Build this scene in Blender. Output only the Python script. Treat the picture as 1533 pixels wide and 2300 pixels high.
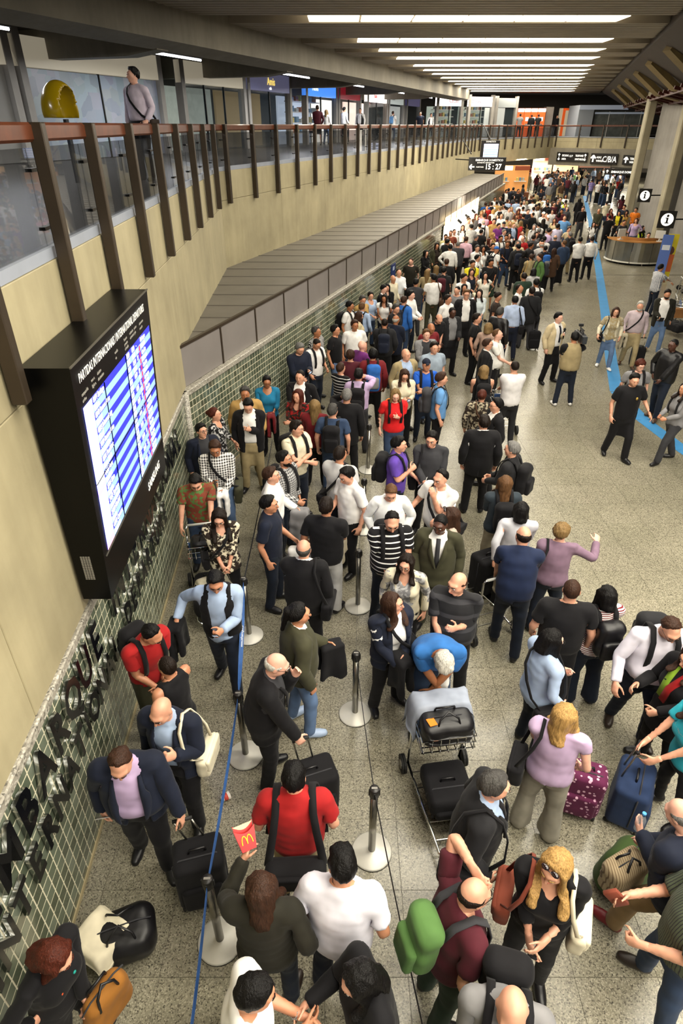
import bpy, bmesh, math, random
import numpy as np
from mathutils import Vector, Matrix, Euler

for o in list(bpy.data.objects):
    bpy.data.objects.remove(o, do_unlink=True)
SC = bpy.context.scene
COL = SC.collection

# ------------------------------------------------------------------ camera
FPX, CX, CY, HCAM = 1385.0, 766.5, 1150.0, 5.70
PITCH = math.radians(32.1)
cam_data = bpy.data.cameras.new('camera')
cam = bpy.data.objects.new('camera', cam_data)
COL.objects.link(cam)
cam.location = (0, 0, HCAM)
cam.rotation_euler = (math.radians(90) - PITCH, 0, 0)
cam_data.sensor_fit = 'VERTICAL'
cam_data.sensor_height = 36.0
cam_data.lens = 36.0 * FPX / 2300.0
cam_data.clip_end = 400
cam_data.clip_start = 0.05
SC.camera = cam

# ------------------------------------------------------------------ light and exposure
SC.view_settings.view_transform = 'Standard'
SC.view_settings.look = 'None'
SC.view_settings.gamma = 1.0
SC.view_settings.use_curve_mapping = False
SC.view_settings.exposure = 0.45
SC.cycles.max_bounces = 3; SC.cycles.diffuse_bounces = 2; SC.cycles.glossy_bounces = 1; SC.cycles.transmission_bounces = 2; SC.cycles.transparent_max_bounces = 4; SC.cycles.light_sampling_threshold = 0.03; SC.cycles.use_light_tree = False
SC.cycles.caustics_reflective = False; SC.cycles.caustics_refractive = False
world = bpy.data.worlds.new('ambient_fill')
SC.world = world
world.use_nodes = True
world.node_tree.nodes['Background'].inputs[0].default_value = (1.0, 0.93, 0.80, 1)
world.node_tree.nodes['Background'].inputs[1].default_value = 0.20  # dim even fill added through the open sides of the hall

HALL = math.radians(19.5)                  # the far part of the hall turns away by this angle
HO = Vector((-2.98, 17.0, 0))
HD = Vector((math.sin(HALL), math.cos(HALL), 0))
HN = Vector((-math.cos(HALL), math.sin(HALL), 0))
def hall(s, w, z=0.0):
    """s metres along the far hall wall, w metres to its left (the shop side)."""
    return HO + HD * s + HN * w + Vector((0, 0, z))

LAMP = (1.0, 0.93, 0.78)
STRIPS = []                                # (s, left end w, right end w) of each ceiling area lamp
def area_lamp(name, loc, sx, sy, power, rotz=0.0, color=LAMP):
    l = bpy.data.lights.new(name, 'AREA')
    l.shape = 'RECTANGLE'; l.size = sx; l.size_y = sy
    l.energy = power; l.color = color
    ob = bpy.data.objects.new(name, l)
    COL.objects.link(ob)
    ob.location = loc; ob.rotation_euler = (0, 0, rotz)
    return ob
ZC = 8.25                                  # underside of the slatted ceiling
for i, sy in enumerate((-6.5, -3.0, 0.5, 4.0, 7.5, 11.0, 14.5, 18.0, 22.3, 27.6, 30.9, 34.4, 38.5, 41.5, 44.5, 48, 51.5, 55, 58.5, 62, 66)):
    xe = -0.97 + (sy - 22.3) * 0.285
    xl, xr = (xe, xe + 9.0)
    if sy < 20:  # no slot here: fill lamps added below the unlit slats, shifted right
        xl, xr = max(xe, .4), max(xe, .4) + 9.5
    STRIPS.append((sy, xl, xr))
    area_lamp('slot_and_fill_lamp', ((xl + xr) / 2, sy, ZC - 0.05), xr - xl, 1.15, 280.0 if sy > 13 else (470.0 if sy > 6 else 640.0))

# ------------------------------------------------------------------ pixel helpers
CP, SP = math.cos(PITCH), math.sin(PITCH)
def ray(u, v):
    xc = (u - CX) / FPX; yc = (CY - v) / FPX
    return Vector((xc, CP + yc * SP, -SP + yc * CP))
def on_z(u, v, z):
    r = ray(u, v); t = (z - HCAM) / r.z
    return Vector((r.x * t, r.y * t, z))
CROPS = {'A': (850, 300, 2.2445), 'B': (400, 600, 3.066), 'C': (800, 580, 3.407), 'D': (360, 880, 3.8325),
         'E': (700, 860, 3.066), 'F': (1100, 640, 3.54), 'G': (280, 1200, 3.066), 'H': (740, 1200, 3.65),
         'I': (1050, 1150, 3.174), 'J': (180, 1540, 2.555), 'K': (780, 1440, 2.7375), 'L': (1100, 1540, 3.54),
         'M': (0, 1900, 3.066), 'N': (420, 1750, 3.194), 'O': (860, 1860, 2.278), 'P': (1300, 1700, 3.833),
         'Q': (960, 360, 5.11), 'R': (1200, 360, 4.604), 'S': (860, 480, 6.3875), 'T': (1060, 460, 6.3875),
         'U': (1330, 560, 7.55), 'V': (640, 160, 3.3326), 'W': (1020, 200, 3.484), 'Z': (0, 0, 1.0)}
def px(c, x, y):
    x0, y0, s = CROPS[c]
    return x0 + x / s, y0 + y / s

# ------------------------------------------------------------------ materials
MATS = {}
def srgb(h):
    if isinstance(h, (tuple, list)):
        return tuple(h)[:3]
    h = h.lstrip('#')
    out = []
    for i in (0, 2, 4):
        c = int(h[i:i+2], 16) / 255.0
        out.append(c / 12.92 if c <= 0.04045 else ((c + 0.055) / 1.055) ** 2.4)
    return tuple(out)
def new_mat(name):
    m = bpy.data.materials.new(name); m.use_nodes = True
    nt = m.node_tree
    return m, nt, nt.nodes['Principled BSDF']
def coords(nt, scale=(1, 1, 1), kind='Object', rot=(0, 0, 0)):
    tc = nt.nodes.new('ShaderNodeTexCoord'); mp = nt.nodes.new('ShaderNodeMapping')
    mp.inputs['Scale'].default_value = scale
    mp.inputs['Rotation'].default_value = rot
    nt.links.new(tc.outputs[kind], mp.inputs[0])
    return mp.outputs[0]
def noise(nt, vec, scale, detail=3.0, rough=0.55):
    n = nt.nodes.new('ShaderNodeTexNoise')
    n.inputs['Scale'].default_value = scale; n.inputs['Detail'].default_value = detail
    n.inputs['Roughness'].default_value = rough
    nt.links.new(vec, n.inputs['Vector'])
    return n.outputs['Fac']
def ramp(nt, fac, stops):
    r = nt.nodes.new('ShaderNodeValToRGB')
    e = r.color_ramp.elements
    while len(e) < len(stops): e.new(0.5)
    for el, (p, c) in zip(e, stops):
        el.position = p; el.color = (*c, 1)
    nt.links.new(fac, r.inputs[0])
    return r.outputs[0]
def mixc(nt, fac, a, b, mode='MIX'):
    m = nt.nodes.new('ShaderNodeMix'); m.data_type = 'RGBA'; m.blend_type = mode
    for sock, v in ((m.inputs[0], fac), (m.inputs[6], a), (m.inputs[7], b)):
        if hasattr(v, 'links'): nt.links.new(v, sock)
        else: sock.default_value = v if not isinstance(v, tuple) else (*v[:3], 1)
    return m.outputs[2]
def bump(nt, bs, h, strength=0.2, dist=0.01):
    b = nt.nodes.new('ShaderNodeBump')
    b.inputs['Strength'].default_value = strength; b.inputs['Distance'].default_value = dist
    nt.links.new(h, b.inputs['Height']); nt.links.new(b.outputs[0], bs.inputs['Normal'])
def mat(key, color, rough=0.5, metal=0.0, var=0.0, vscale=4.0, bmp=0.0, bscale=60.0, emit=0.0, alpha=None, coat=0.0, trans=0.0, spec=None):
    if key in MATS: return MATS[key]
    m, nt, bs = new_mat(key)
    c = srgb(color)
    bs.inputs['Roughness'].default_value = rough; bs.inputs['Metallic'].default_value = metal
    if spec is not None: bs.inputs['Specular IOR Level'].default_value = spec
    bs.inputs['Base Color'].default_value = (*c, 1)
    if coat: bs.inputs['Coat Weight'].default_value = coat; bs.inputs['Coat Roughness'].default_value = 0.06
    if trans: bs.inputs['Transmission Weight'].default_value = trans; bs.inputs['IOR'].default_value = 1.45
    vec = coords(nt) if (var or bmp) else None
    if var:
        f = noise(nt, vec, vscale, 4)
        lo = tuple(max(0, x * (1 - var)) for x in c); hi = tuple(min(1, x * (1 + var)) for x in c)
        nt.links.new(ramp(nt, f, [(0.32, lo), (0.68, hi)]), bs.inputs['Base Color'])
    if bmp: bump(nt, bs, noise(nt, vec, bscale, 3), bmp, 0.01)
    if emit:
        bs.inputs['Emission Color'].default_value = (*c, 1); bs.inputs['Emission Strength'].default_value = emit
        m.cycles.emission_sampling = 'NONE'
    if alpha is not None: bs.inputs['Alpha'].default_value = alpha
    MATS[key] = m
    return m

# ------------------------------------------------------------------ mesh helpers
def link(name, me, parent=None, mats=()):
    ob = bpy.data.objects.new(name, me); COL.objects.link(ob)
    for m in mats: me.materials.append(m)
    if parent is not None: ob.parent = parent
    return ob
def tag(o, label=None, cat=None, group=None, kind=None):
    if label: o['label'] = label
    if cat: o['category'] = cat
    if group: o['group'] = group
    if kind: o['kind'] = kind
    return o
def empty(name, loc=(0, 0, 0), rz=0.0, **kw):
    o = bpy.data.objects.new(name, None); COL.objects.link(o)
    o.location = loc; o.rotation_euler = (0, 0, rz); o.empty_display_size = 0.1
    return tag(o, **kw)
class MB:
    """collects boxes, prisms, tubes into one mesh"""
    def __init__(self): self.v = []; self.f = []
    def add(self, v, f):
        n = len(self.v); self.v += [tuple(p) for p in v]; self.f += [tuple(i + n for i in q) for q in f]; return self
    def box(self, c, s, R=None, bev=0.0):
        c = Vector(c); h = Vector(s) * 0.5
        if bev > 0:
            b = min(bev, min(h) * 0.9)
            pts = []; 
            for sx in (-1, 1):
                for sy in (-1, 1):
                    for sz in (-1, 1):
                        for k in range(3):
                            p = [sx * h.x, sy * h.y, sz * h.z]
                            for j in range(3):
                                if j != k: p[j] -= (sx, sy, sz)[j] * b
                            pts.append(Vector(p))
            if R is not None: pts = [R @ p for p in pts]
            bm = bmesh.new()
            for p in pts: bm.verts.new(p + c)
            bmesh.ops.convex_hull(bm, input=bm.verts)
            bm.verts.index_update()
            self.add([tuple(v.co) for v in bm.verts], [tuple(v.index for v in f.verts) for f in bm.faces]); bm.free()
            return self
        p = [Vector((x * h.x, y * h.y, z * h.z)) for x in (-1, 1) for y in (-1, 1) for z in (-1, 1)]
        if R is not None: p = [R @ q for q in p]
        return self.add([q + c for q in p], [(0,1,3,2),(4,6,7,5),(0,4,5,1),(2,3,7,6),(0,2,6,4),(1,5,7,3)])
    def bar(self, a, b, w, h=None, up=(0, 0, 1), bev=0.0):
        a = Vector(a); b = Vector(b); d = (b - a); L = d.length; d.normalize()
        u = Vector(up)
        if abs(d.dot(u)) > 0.99: u = Vector((0, 1, 0))
        x = d.cross(u).normalized(); z = x.cross(d)
        R = Matrix((x, d, z)).transposed()
        return self.box((a + b) / 2, (w, L, h if h else w), R, bev)
    def quad(self, a, b, c, d): return self.add([a, b, c, d], [(0, 1, 2, 3)])
    def prism(self, poly, off):
        """poly: list of points, extruded by vector off"""
        n = len(poly); off = Vector(off)
        v = [Vector(p) for p in poly] + [Vector(p) + off for p in poly]
        f = [tuple(range(n))[::-1], tuple(range(n, 2 * n))] + [(i, (i + 1) % n, n + (i + 1) % n, n + i) for i in range(n)]
        return self.add(v, f)
    def tube(self, pts, r, n=8, cap=True, flat=None):
        pts = [Vector(p) for p in pts]; rs = r if isinstance(r, (list, tuple)) else [r] * len(pts)
        rings = []; up = Vector((0, 0, 1)); prev = None
        for i, p in enumerate(pts):
            t = (pts[min(i + 1, len(pts) - 1)] - pts[max(i - 1, 0)]).normalized()
            if prev is None:
                x = t.cross(up)
                if x.length < 0.1: x = t.cross(Vector((0, 1, 0)))
            else:
                x = prev - t * prev.dot(t)
            x.normalize(); prev = x; y = t.cross(x)
            fy = flat if flat else 1.0
            rings.append([p + (x * math.cos(k * 2 * math.pi / n) + y * fy * math.sin(k * 2 * math.pi / n)) * rs[i] for k in range(n)])
        v = [q for rg in rings for q in rg]
        f = [(i * n + k, i * n + (k + 1) % n, (i + 1) * n + (k + 1) % n, (i + 1) * n + k) for i in range(len(pts) - 1) for k in range(n)]
        if cap: f += [tuple(range(n))[::-1], tuple((len(pts) - 1) * n + k for k in range(n))]
        return self.add(v, f)
    def lathe(self, prof, n=20, c=(0, 0, 0)):
        c = Vector(c); v = []; f = []
        for r, z in prof:
            v += [c + Vector((r * math.cos(k * 2 * math.pi / n), r * math.sin(k * 2 * math.pi / n), z)) for k in range(n)]
        for i in range(len(prof) - 1):
            f += [(i * n + k, i * n + (k + 1) % n, (i + 1) * n + (k + 1) % n, (i + 1) * n + k) for k in range(n)]
        f += [tuple(range(n))[::-1], tuple((len(prof) - 1) * n + k for k in range(n))]
        return self.add(v, f)
    def ribbon(self, pts, w, th=0.004, side=None):
        """flat strap: pts centre line, side vectors across"""
        pts = [Vector(p) for p in pts]; n = len(pts)
        v = []
        for i, p in enumerate(pts):
            t = (pts[min(i + 1, n - 1)] - pts[max(i - 1, 0)]).normalized()
            sd = Vector(side[i] if isinstance(side, list) else side)
            sd = (sd - t * sd.dot(t)).normalized(); nn = t.cross(sd)
            v += [p + sd * w / 2 + nn * th, p - sd * w / 2 + nn * th, p - sd * w / 2 - nn * th, p + sd * w / 2 - nn * th]
        f = [(i * 4 + k, i * 4 + (k + 1) % 4, i * 4 + 4 + (k + 1) % 4, i * 4 + 4 + k) for i in range(n - 1) for k in range(4)]
        f += [(3, 2, 1, 0), tuple(4 * n - 4 + k for k in range(4))]
        return self.add(v, f)
    def mesh(self, name, smooth=False):
        me = bpy.data.meshes.new(name); me.from_pydata(self.v, [], self.f)
        if smooth: me.polygons.foreach_set('use_smooth', [True] * len(me.polygons))
        me.update(); return me
    def build(self, name, m, parent=None, smooth=False, **kw):
        ob = link(name, self.mesh(name, smooth), parent, [m] if m else [])
        return tag(ob, **kw)
    def center(self):
        """recentre on the middle of the base; returns that point"""
        a = np.array([tuple(p) for p in self.v]); c = Vector(((a[:, 0].min() + a[:, 0].max()) / 2, (a[:, 1].min() + a[:, 1].max()) / 2, a[:, 2].min()))
        self.v = [tuple(Vector(p) - c) for p in self.v]; return c
FONT_CACHE = {}
TXS = bpy.data.scenes.new('lettering_workshop')
def text_mesh(s, size, extrude=0.002, offset=0.0, align='LEFT', res=2):
    key = (s, size, extrude, offset, align)
    if key in FONT_CACHE: return FONT_CACHE[key]
    cu = bpy.data.curves.new('lettering', 'FONT'); cu.body = s; cu.size = size; cu.extrude = extrude; cu.offset = offset
    cu.align_x = align; cu.resolution_u = res
    tmp = bpy.data.objects.new('tmp_text', cu); TXS.collection.objects.link(tmp)
    TXS.view_layers[0].update(); dg = TXS.view_layers[0].depsgraph
    me = bpy.data.meshes.new_from_object(tmp.evaluated_get(dg))
    bpy.data.objects.remove(tmp, do_unlink=True); bpy.data.curves.remove(cu)
    FONT_CACHE[key] = me
    return me
def text(name, s, size, M, m, parent=None, extrude=0.002, offset=0.0, align='LEFT', sx=1.0):
    """lettering as a mesh; M: 4x4 world matrix (x along the line, y up, z towards the reader)"""
    me = text_mesh(s, size, extrude, offset, align).copy()
    me.transform(M @ Matrix.Diagonal((sx, 1, 1, 1)))
    return link(name, me, parent, [m])
def frame(o, x, y):
    x = Vector(x).normalized(); y = Vector(y); y = (y - x * y.dot(x)).normalized(); z = x.cross(y)
    return Matrix(((x.x, y.x, z.x, o[0]), (x.y, y.y, z.y, o[1]), (x.z, y.z, z.z, o[2]), (0, 0, 0, 1)))
# ================================================================== setting
def concrete(key, c, form=True):
    if key in MATS: return MATS[key]
    m, nt, bs = new_mat(key)
    vec = coords(nt); c = srgb(c)
    f1 = noise(nt, vec, 0.9, 4, 0.6)
    sv = coords(nt, (3.0, 3.0, 0.35)); f2 = noise(nt, sv, 1.4, 3, 0.6)
    a = ramp(nt, f1, [(0.30, tuple(x * 0.80 for x in c)), (0.70, tuple(min(1, x * 1.12) for x in c))])
    b = ramp(nt, f2, [(0.35, (0.92, 0.915, 0.90)), (0.65, (1.04, 1.04, 1.04))])
    col = mixc(nt, 1.0, a, b, 'MULTIPLY')
    nt.links.new(col, bs.inputs['Base Color'])
    bs.inputs['Roughness'].default_value = 0.62
    bump(nt, bs, noise(nt, vec, 24, 2), 0.10, 0.02)
    MATS[key] = m
    return m
CONC = concrete('cast_concrete', '#a89e7f')
CONC_D = concrete('dark_beam_concrete', '#857f72')  # darker concrete tone used for the beams
CONC_G = concrete('column_grey_concrete', '#918d88')
BRONZE = mat('bronze_anodised_metal', '#40362b', 0.42, 0.35, var=0.12, vscale=3)
WOOD = mat('varnished_rail_wood', '#5e2f19', 0.35, 0, var=0.25, vscale=6, coat=0.3)
BLACK = mat('black_painted_metal', '#050505', 0.35, 0.0, spec=0.2)
STEEL = mat('brushed_steel', '#a7a49c', 0.28, 1.0, var=0.08, vscale=20)
CHROME = mat('polished_chrome', '#d8d8d8', 0.06, 1.0)
WHITE = mat('white_paint', '#e8e6e0', 0.5)
RUBBER = mat('black_rubber', '#121212', 0.7)
def granite(key, base, dark, light, rough, scale=1.0, rnd=False):
    m, nt, bs = new_mat(key)
    vec = coords(nt) if not rnd else None
    if rnd:
        g = nt.nodes.new('ShaderNodeNewGeometry'); vec = g.outputs['Position']
    v1 = nt.nodes.new('ShaderNodeTexVoronoi'); v1.inputs['Scale'].default_value = 62 * scale
    nt.links.new(vec, v1.inputs['Vector'])
    sep = nt.nodes.new('ShaderNodeSeparateColor'); nt.links.new(v1.outputs['Color'], sep.inputs[0])
    col = ramp(nt, sep.outputs[0], [(0.0, srgb(dark)), (0.30, srgb(base)), (0.62, srgb(base)), (1.0, srgb(light))])
    f = noise(nt, vec, 0.7, 2)
    sh = ramp(nt, f, [(0.3, (0.86, 0.86, 0.84)), (0.7, (1.07, 1.07, 1.05))])
    col = mixc(nt, 1.0, col, sh, 'MULTIPLY')
    if rnd:
        oi = nt.nodes.new('ShaderNodeObjectInfo')
        t = ramp(nt, oi.outputs['Random'], [(0.0, (0.93, 0.93, 0.90)), (1.0, (1.04, 1.03, 1.02))])
        col = mixc(nt, 1.0, col, t, 'MULTIPLY')
        r = ramp(nt, noise(nt, vec, 1.1, 1), [(0.3, (rough * 0.9,) * 3), (0.7, (rough * 1.15,) * 3)])
        nt.links.new(r, bs.inputs['Roughness'])
    else:
        bs.inputs['Roughness'].default_value = rough
    nt.links.new(col, bs.inputs['Base Color'])
    MATS[key] = m
    return m
FLOORM = granite('polished_granite_floor', '#817c6d', '#45423a', '#a29d8d', 0.24, 1.7, True)
CAPM = granite('granite_coping', '#9b968c', '#5c5852', '#c6c2b8', 0.45, 0.9)

# ---- floor -------------------------------------------------------
SL = 0.655
fl = MB().box((20, 45, -0.104), (70, 130, 0.2)).build('floor', mat('floor_joint_mortar', '#4f4a3e', 0.7), kind='structure')
slab = MB().box((0, 0, -0.004), (SL - 0.004, SL - 0.004, 0.008))
slab_me = slab.mesh('floor_slab'); slab_me.materials.append(FLOORM)
def wall_x(Y): return -2.13 - 0.05 * Y
cells = []
rest = MB()
for i in range(-4, 48):
    for j in range(0, 45):
        x = i * SL + 0.2; y = j * SL - 0.12
        if x < wall_x(y) - 0.4 or (x < -2.62 + (y - 9.7) * 0.34 - 0.5 and y > 9.7): continue
        u = ray(0, 0); d = Vector((x, y, -HCAM)); dep = d.y * CP - d.z * SP
        if dep <= 0: continue
        uu = CX + FPX * d.x / dep
        if uu > 1750: continue
        cells.append((dep, x, y))
cells.sort()
for k, (dep, x, y) in enumerate(cells):
    if k < 300:
        o = bpy.data.objects.new('floor_slab', slab_me); COL.objects.link(o); o.parent = fl; o.location = (x, y, 0)
    else:
        rest.box((x, y, -0.004), (SL - 0.004, SL - 0.004, 0.008))
rest.build('floor_slabs_beyond', FLOORM, fl, kind='stuff')
far = MB().box((20, 29.16 + 30, -0.004), (66, 60, 0.008)).box((24.0 + 12, 12, -0.004), (10, 34, 0.008))
far.build('floor_far_surface', FLOORM, fl)
# blue guide tape on the floor
pts = [on_z(u, v, 0.003) for u, v in ((1312, 440), (1326, 500), (1343, 600), (1358, 700), (1372, 810), (1384, 880), (1444, 943), (1533, 1010), (1650, 1090))]
mb = MB()
for a, b in zip(pts[:-1], pts[1:]):
    d = (b - a).normalized(); n = Vector((-d.y, d.x, 0)) * 0.16
    mb.prism([a + n, a - n, b - n, b + n], (0, 0, 0.002))
mb.build('floor_guide_tape', mat('blue_floor_tape', '#3f86bd', 0.45, var=0.08, vscale=3), label='long light blue guide tape stuck across the terminal floor', cat='floor tape')

# ---- tiled walls --------------------------------------------------
TILE = 0.1156; TH = 16 * TILE
TGLASS = None
m, nt, bs = new_mat('green_glass_tile')
oi = nt.nodes.new('ShaderNodeObjectInfo')
g = nt.nodes.new('ShaderNodeNewGeometry')
wn = nt.nodes.new('ShaderNodeTexWhiteNoise'); wn.noise_dimensions = '3D'
sn = nt.nodes.new('ShaderNodeVectorMath'); sn.operation = 'SNAP'; sn.inputs[1].default_value = (TILE, TILE, TILE)
nt.links.new(g.outputs['Position'], sn.inputs[0]); nt.links.new(sn.outputs[0], wn.inputs['Vector'])
col = ramp(nt, wn.outputs['Value'], [(0.0, srgb('#454c3d')), (0.5, srgb('#5a6353')), (1.0, srgb('#737b6c'))])
nt.links.new(col, bs.inputs['Base Color'])
bs.inputs['Roughness'].default_value = 0.16; bs.inputs['Coat Weight'].default_value = 0.4; bs.inputs['Coat Roughness'].default_value = 0.04
TGLASS = m
GROUT = mat('pale_cement_grout', '#cfc9b0', 0.8)
A0 = Vector((wall_x(-1.5), -1.5, 0)); A1 = Vector((wall_x(9.7), 9.7, 0))
B1 = A1 + Vector((math.sin(math.radians(19.1)), math.cos(math.radians(19.1)), 0)) * 46.5
def tile_wall(name, a, b, first, cap, count_from_end=False):
    d = (b - a); L = d.length; d.normalize(); n = Vector((d.y, -d.x, 0))           # n faces the hall
    R = Matrix((d, -n, Vector((0, 0, 1)))).transposed()
    w = MB().box((a + b) / 2 - n * 0.094 + Vector((0, 0, TH / 2)), (L, 0.18, TH), R).build(name, GROUT, kind='structure')
    t = MB().box((0, 0, 0), (TILE - 0.016, 0.012, TILE - 0.016), R)
    me = t.mesh('tile'); me.materials.append(TGLASS)
    lst = []
    for i in range(int(L / TILE)):
        for j in range(16):
            p = a + d * (i + 0.5) * TILE + Vector((0, 0, (j + 0.5) * TILE)) - n * 0.007
            dep = p.y * CP - (p.z - HCAM) * SP
            uu = CX + FPX * p.x / max(dep, 0.1); vv = CY - FPX * (p.y * SP + (p.z - HCAM) * CP) / max(dep, 0.1)
            lst.append((0 if (dep > 0 and -30 < uu < 1560 and vv < 2340) else 1, dep, p, i))
    lst.sort(key=lambda q: (q[0], q[1]))
    rs = MB()
    for k, (vis, dep, p, i) in enumerate(lst):
        if k < first:
            o = bpy.data.objects.new('tile', me); COL.objects.link(o); o.parent = w; o.location = p
        elif i * TILE < 24: rs.add([Vector(q) + p for q in t.v], t.f)
    rs.build('tiles_beyond', TGLASS, w, kind='stuff')
    if L > 24:
        c = a + d * (24 + (L - 24) / 2)
        MB().box(c - n * 0.006 + Vector((0, 0, TH / 2)), (L - 24, 0.008, TH), R).build('tile_cladding_distant', MATS['green_tile_distant'], w)
    cp = MB().box((a + b) / 2 - n * 0.09 + Vector((0, 0, TH + 0.05)), (L, 0.24, 0.10), R, 0.012)
    cp.build('trim_coping' , CAPM, kind='structure')
    MB().box((a + b) / 2 + n * 0.004 + Vector((0, 0, 0.02)), (L, 0.016, 0.04), R).build('baseboard_tiled', mat('base_bead', '#a79a78', 0.5), kind='structure')
    return w
m, nt, bs = new_mat('green_tile_distant')
br = nt.nodes.new('ShaderNodeTexBrick'); br.offset = 0
br.inputs['Color1'].default_value = (*srgb('#4a5342'), 1); br.inputs['Color2'].default_value = (*srgb('#565f4c'), 1); br.inputs['Mortar'].default_value = (*srgb('#b3ad93'), 1)
br.inputs['Scale'].default_value = 1.0; br.inputs['Brick Width'].default_value = TILE; br.inputs['Row Height'].default_value = TILE; br.inputs['Mortar Size'].default_value = 0.005
tc = nt.nodes.new('ShaderNodeTexCoord'); mp = nt.nodes.new('ShaderNodeMapping'); mp.vector_type = 'POINT'
sx = nt.nodes.new('ShaderNodeSeparateXYZ'); cb = nt.nodes.new('ShaderNodeCombineXYZ'); nt.links.new(tc.outputs['Object'], sx.inputs[0])
dt = nt.nodes.new('ShaderNodeVectorMath'); dt.operation = 'DOT_PRODUCT'; dt.inputs[1].default_value = (math.sin(math.radians(19.1)), math.cos(math.radians(19.1)), 0)
nt.links.new(tc.outputs['Object'], dt.inputs[0]); nt.links.new(dt.outputs['Value'], cb.inputs[0]); nt.links.new(sx.outputs[2], cb.inputs[1]); nt.links.new(cb.outputs[0], br.inputs['Vector'])
nt.links.new(br.outputs[0], bs.inputs['Base Color']); bs.inputs['Roughness'].default_value = 0.2
MATS['green_tile_distant'] = m
tile_wall('wall_left', A0, A1, 300, True)
tile_wall('wall_left_far', A1, B1, 300, True)
# rounded granite corner post between the two tiled walls
MB().tube([A1 + Vector((0.01, 0, 0)), A1 + Vector((0.01, 0, TH + 0.1))], 0.07, 12).build('trim_corner_post', CAPM, kind='structure', smooth=True)

# ---- concrete walls under the gallery -----------------------------
Z0, ZM = TH + 0.10, 4.75
def wall_panel_strip(name, a, b, z0, z1, seams, n, thick=0.3, mt=CONC):
    """concrete wall cast in panels: each panel a piece with a recessed joint"""
    d = (b - a); L = d.length; d.normalize()
    R = Matrix((d, -n, Vector((0, 0, 1)))).transposed()
    w = MB().box((a + b) / 2 - n * (thick / 2 + 0.02) + Vector((0, 0, (z0 + z1) / 2)), (L, thick, z1 - z0), R).build(name, mt, kind='structure')
    cuts = [0.0] + list(seams) + [L]
    zs = [z0, (z0 + (z1 - z0) * 0.72), z1]
    for s0, s1 in zip(cuts[:-1], cuts[1:]):
        for q0, q1 in zip(zs[:-1], zs[1:]):
            c = a + d * (s0 + s1) / 2 - n * 0.011 + Vector((0, 0, (q0 + q1) / 2))
            MB().box(c, (s1 - s0 - 0.008, 0.03, q1 - q0 - 0.008), R, 0.006).build('concrete_panel', mt, w)
    return w
d0 = (A1 - A0).normalized(); n0 = Vector((d0.y, -d0.x, 0))
C0 = Vector((wall_x(-1.5), -1.5, 0)); C1 = Vector((wall_x(17), 17, 0))
wall_panel_strip('wall_gallery_near', C0, C1, Z0, ZM, [4.6, 8.3, 12.1, 15.6], n0)
HN_out = -HN
wall_panel_strip('wall_gallery_far', hall(0, 0), hall(39.7, 0), 2.45, ZM, [3.6 * k for k in range(1, 11)], HN_out)
K1 = hall(39.7, 0); K2 = Vector((19.4, 66, 0)); K3 = Vector((25.6, 60.5, 0)); K4 = Vector((33, 54, 0))
def nrm(a, b):
    d = (b - a).normalized(); return Vector((d.y, -d.x, 0))
wall_panel_strip('wall_bridge_turn', K1, K2, 3.15, ZM, [3.7, 7.4, 11.1], nrm(K1, K2))
wall_panel_strip('wall_bridge', K2, K3, 3.7, ZM, [4.1], nrm(K2, K3))
wall_panel_strip('wall_bridge_right', K3, K4, 3.7, ZM, [5], nrm(K3, K4))

# ---- canopy over the check-in wall: ribbed metal top and fascia panels
CAN = mat('grey_canopy_sheet', '#6f6a62', 0.5, 0.3, var=0.08, vscale=2)
FAS = mat('grey_fascia_panel', '#8d8784', 0.45, 0.2, var=0.05, vscale=2)
E0 = A1 + Vector((0.03, 0.12, 0)); E1 = B1 + (A1 - B1).normalized() * 1.0
ed = (E1 - E0).normalized(); en = Vector((ed.y, -ed.x, 0))
base = MB().prism([E0 - en * 0.10 + Vector((0, 0, 2.50)), Vector((wall_x(17) - 0.0, 17, 2.50)), hall(39.5, 0, 2.50), E1 - en * 0.10 + Vector((0, 0, 2.50))], (0, 0, 0.05))
can = base.build('canopy_roof', CAN, kind='structure')
Lc = (E1 - E0).length
for k in range(46):                         # standing ribs, each cut where the canopy meets the gallery wall
    s = 0.35 + k * 1.0
    p = E0 + ed * s - en * 0.12
    q = p + Vector((-ed.y, ed.x, 0)) * 0.0
    # rib runs square to the wall until it reaches the concrete
    back = Vector((-1, 0.02, 0)).normalized()
    best = 9.0
    wx = (p.x - wall_x(p.y)) if p.y < 17 else None
    L1 = None
    for t in [x * 0.05 for x in range(1, 160)]:
        r = p + back * t
        w = (r - HO).dot(HN)
        if (r.y < 17 and r.x < wall_x(r.y)) or (r.y >= 16.9 and w > 0):
            L1 = t; break
    if L1 is None or L1 < 0.1: continue
    MB().bar(p + Vector((0, 0, 2.556)), p + back * (L1 - 0.02) + Vector((0, 0, 2.556)), 0.03, 0.014).build('roof_rib', CAN, can)
fz0, fz1 = Z0, 2.62
npan = 32
for k in range(npan):
    s0 = k * Lc / npan; s1 = (k + 1) * Lc / npan
    R = Matrix((ed, -en, Vector((0, 0, 1)))).transposed()
    MB().box(E0 + ed * (s0 + s1) / 2 - en * 0.09 + Vector((0, 0, (fz0 + fz1) / 2)), (s1 - s0 - 0.05, 0.03, fz1 - fz0 - 0.02), R).build('fascia_panel', FAS, can)
    MB().box(E0 + ed * s0 - en * 0.082 + Vector((0, 0, (fz0 + fz1) / 2)), (0.045, 0.04, fz1 - fz0), R).build('fascia_post', BRONZE, can)
MB().bar(E0 - en * 0.09 + Vector((0, 0, fz1 + 0.02)), E1 - en * 0.09 + Vector((0, 0, fz1 + 0.02)), 0.06, 0.045).build('fascia_rail', BRONZE, can)
e2 = Vector((wall_x(E0.y), E0.y, 0))
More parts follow.
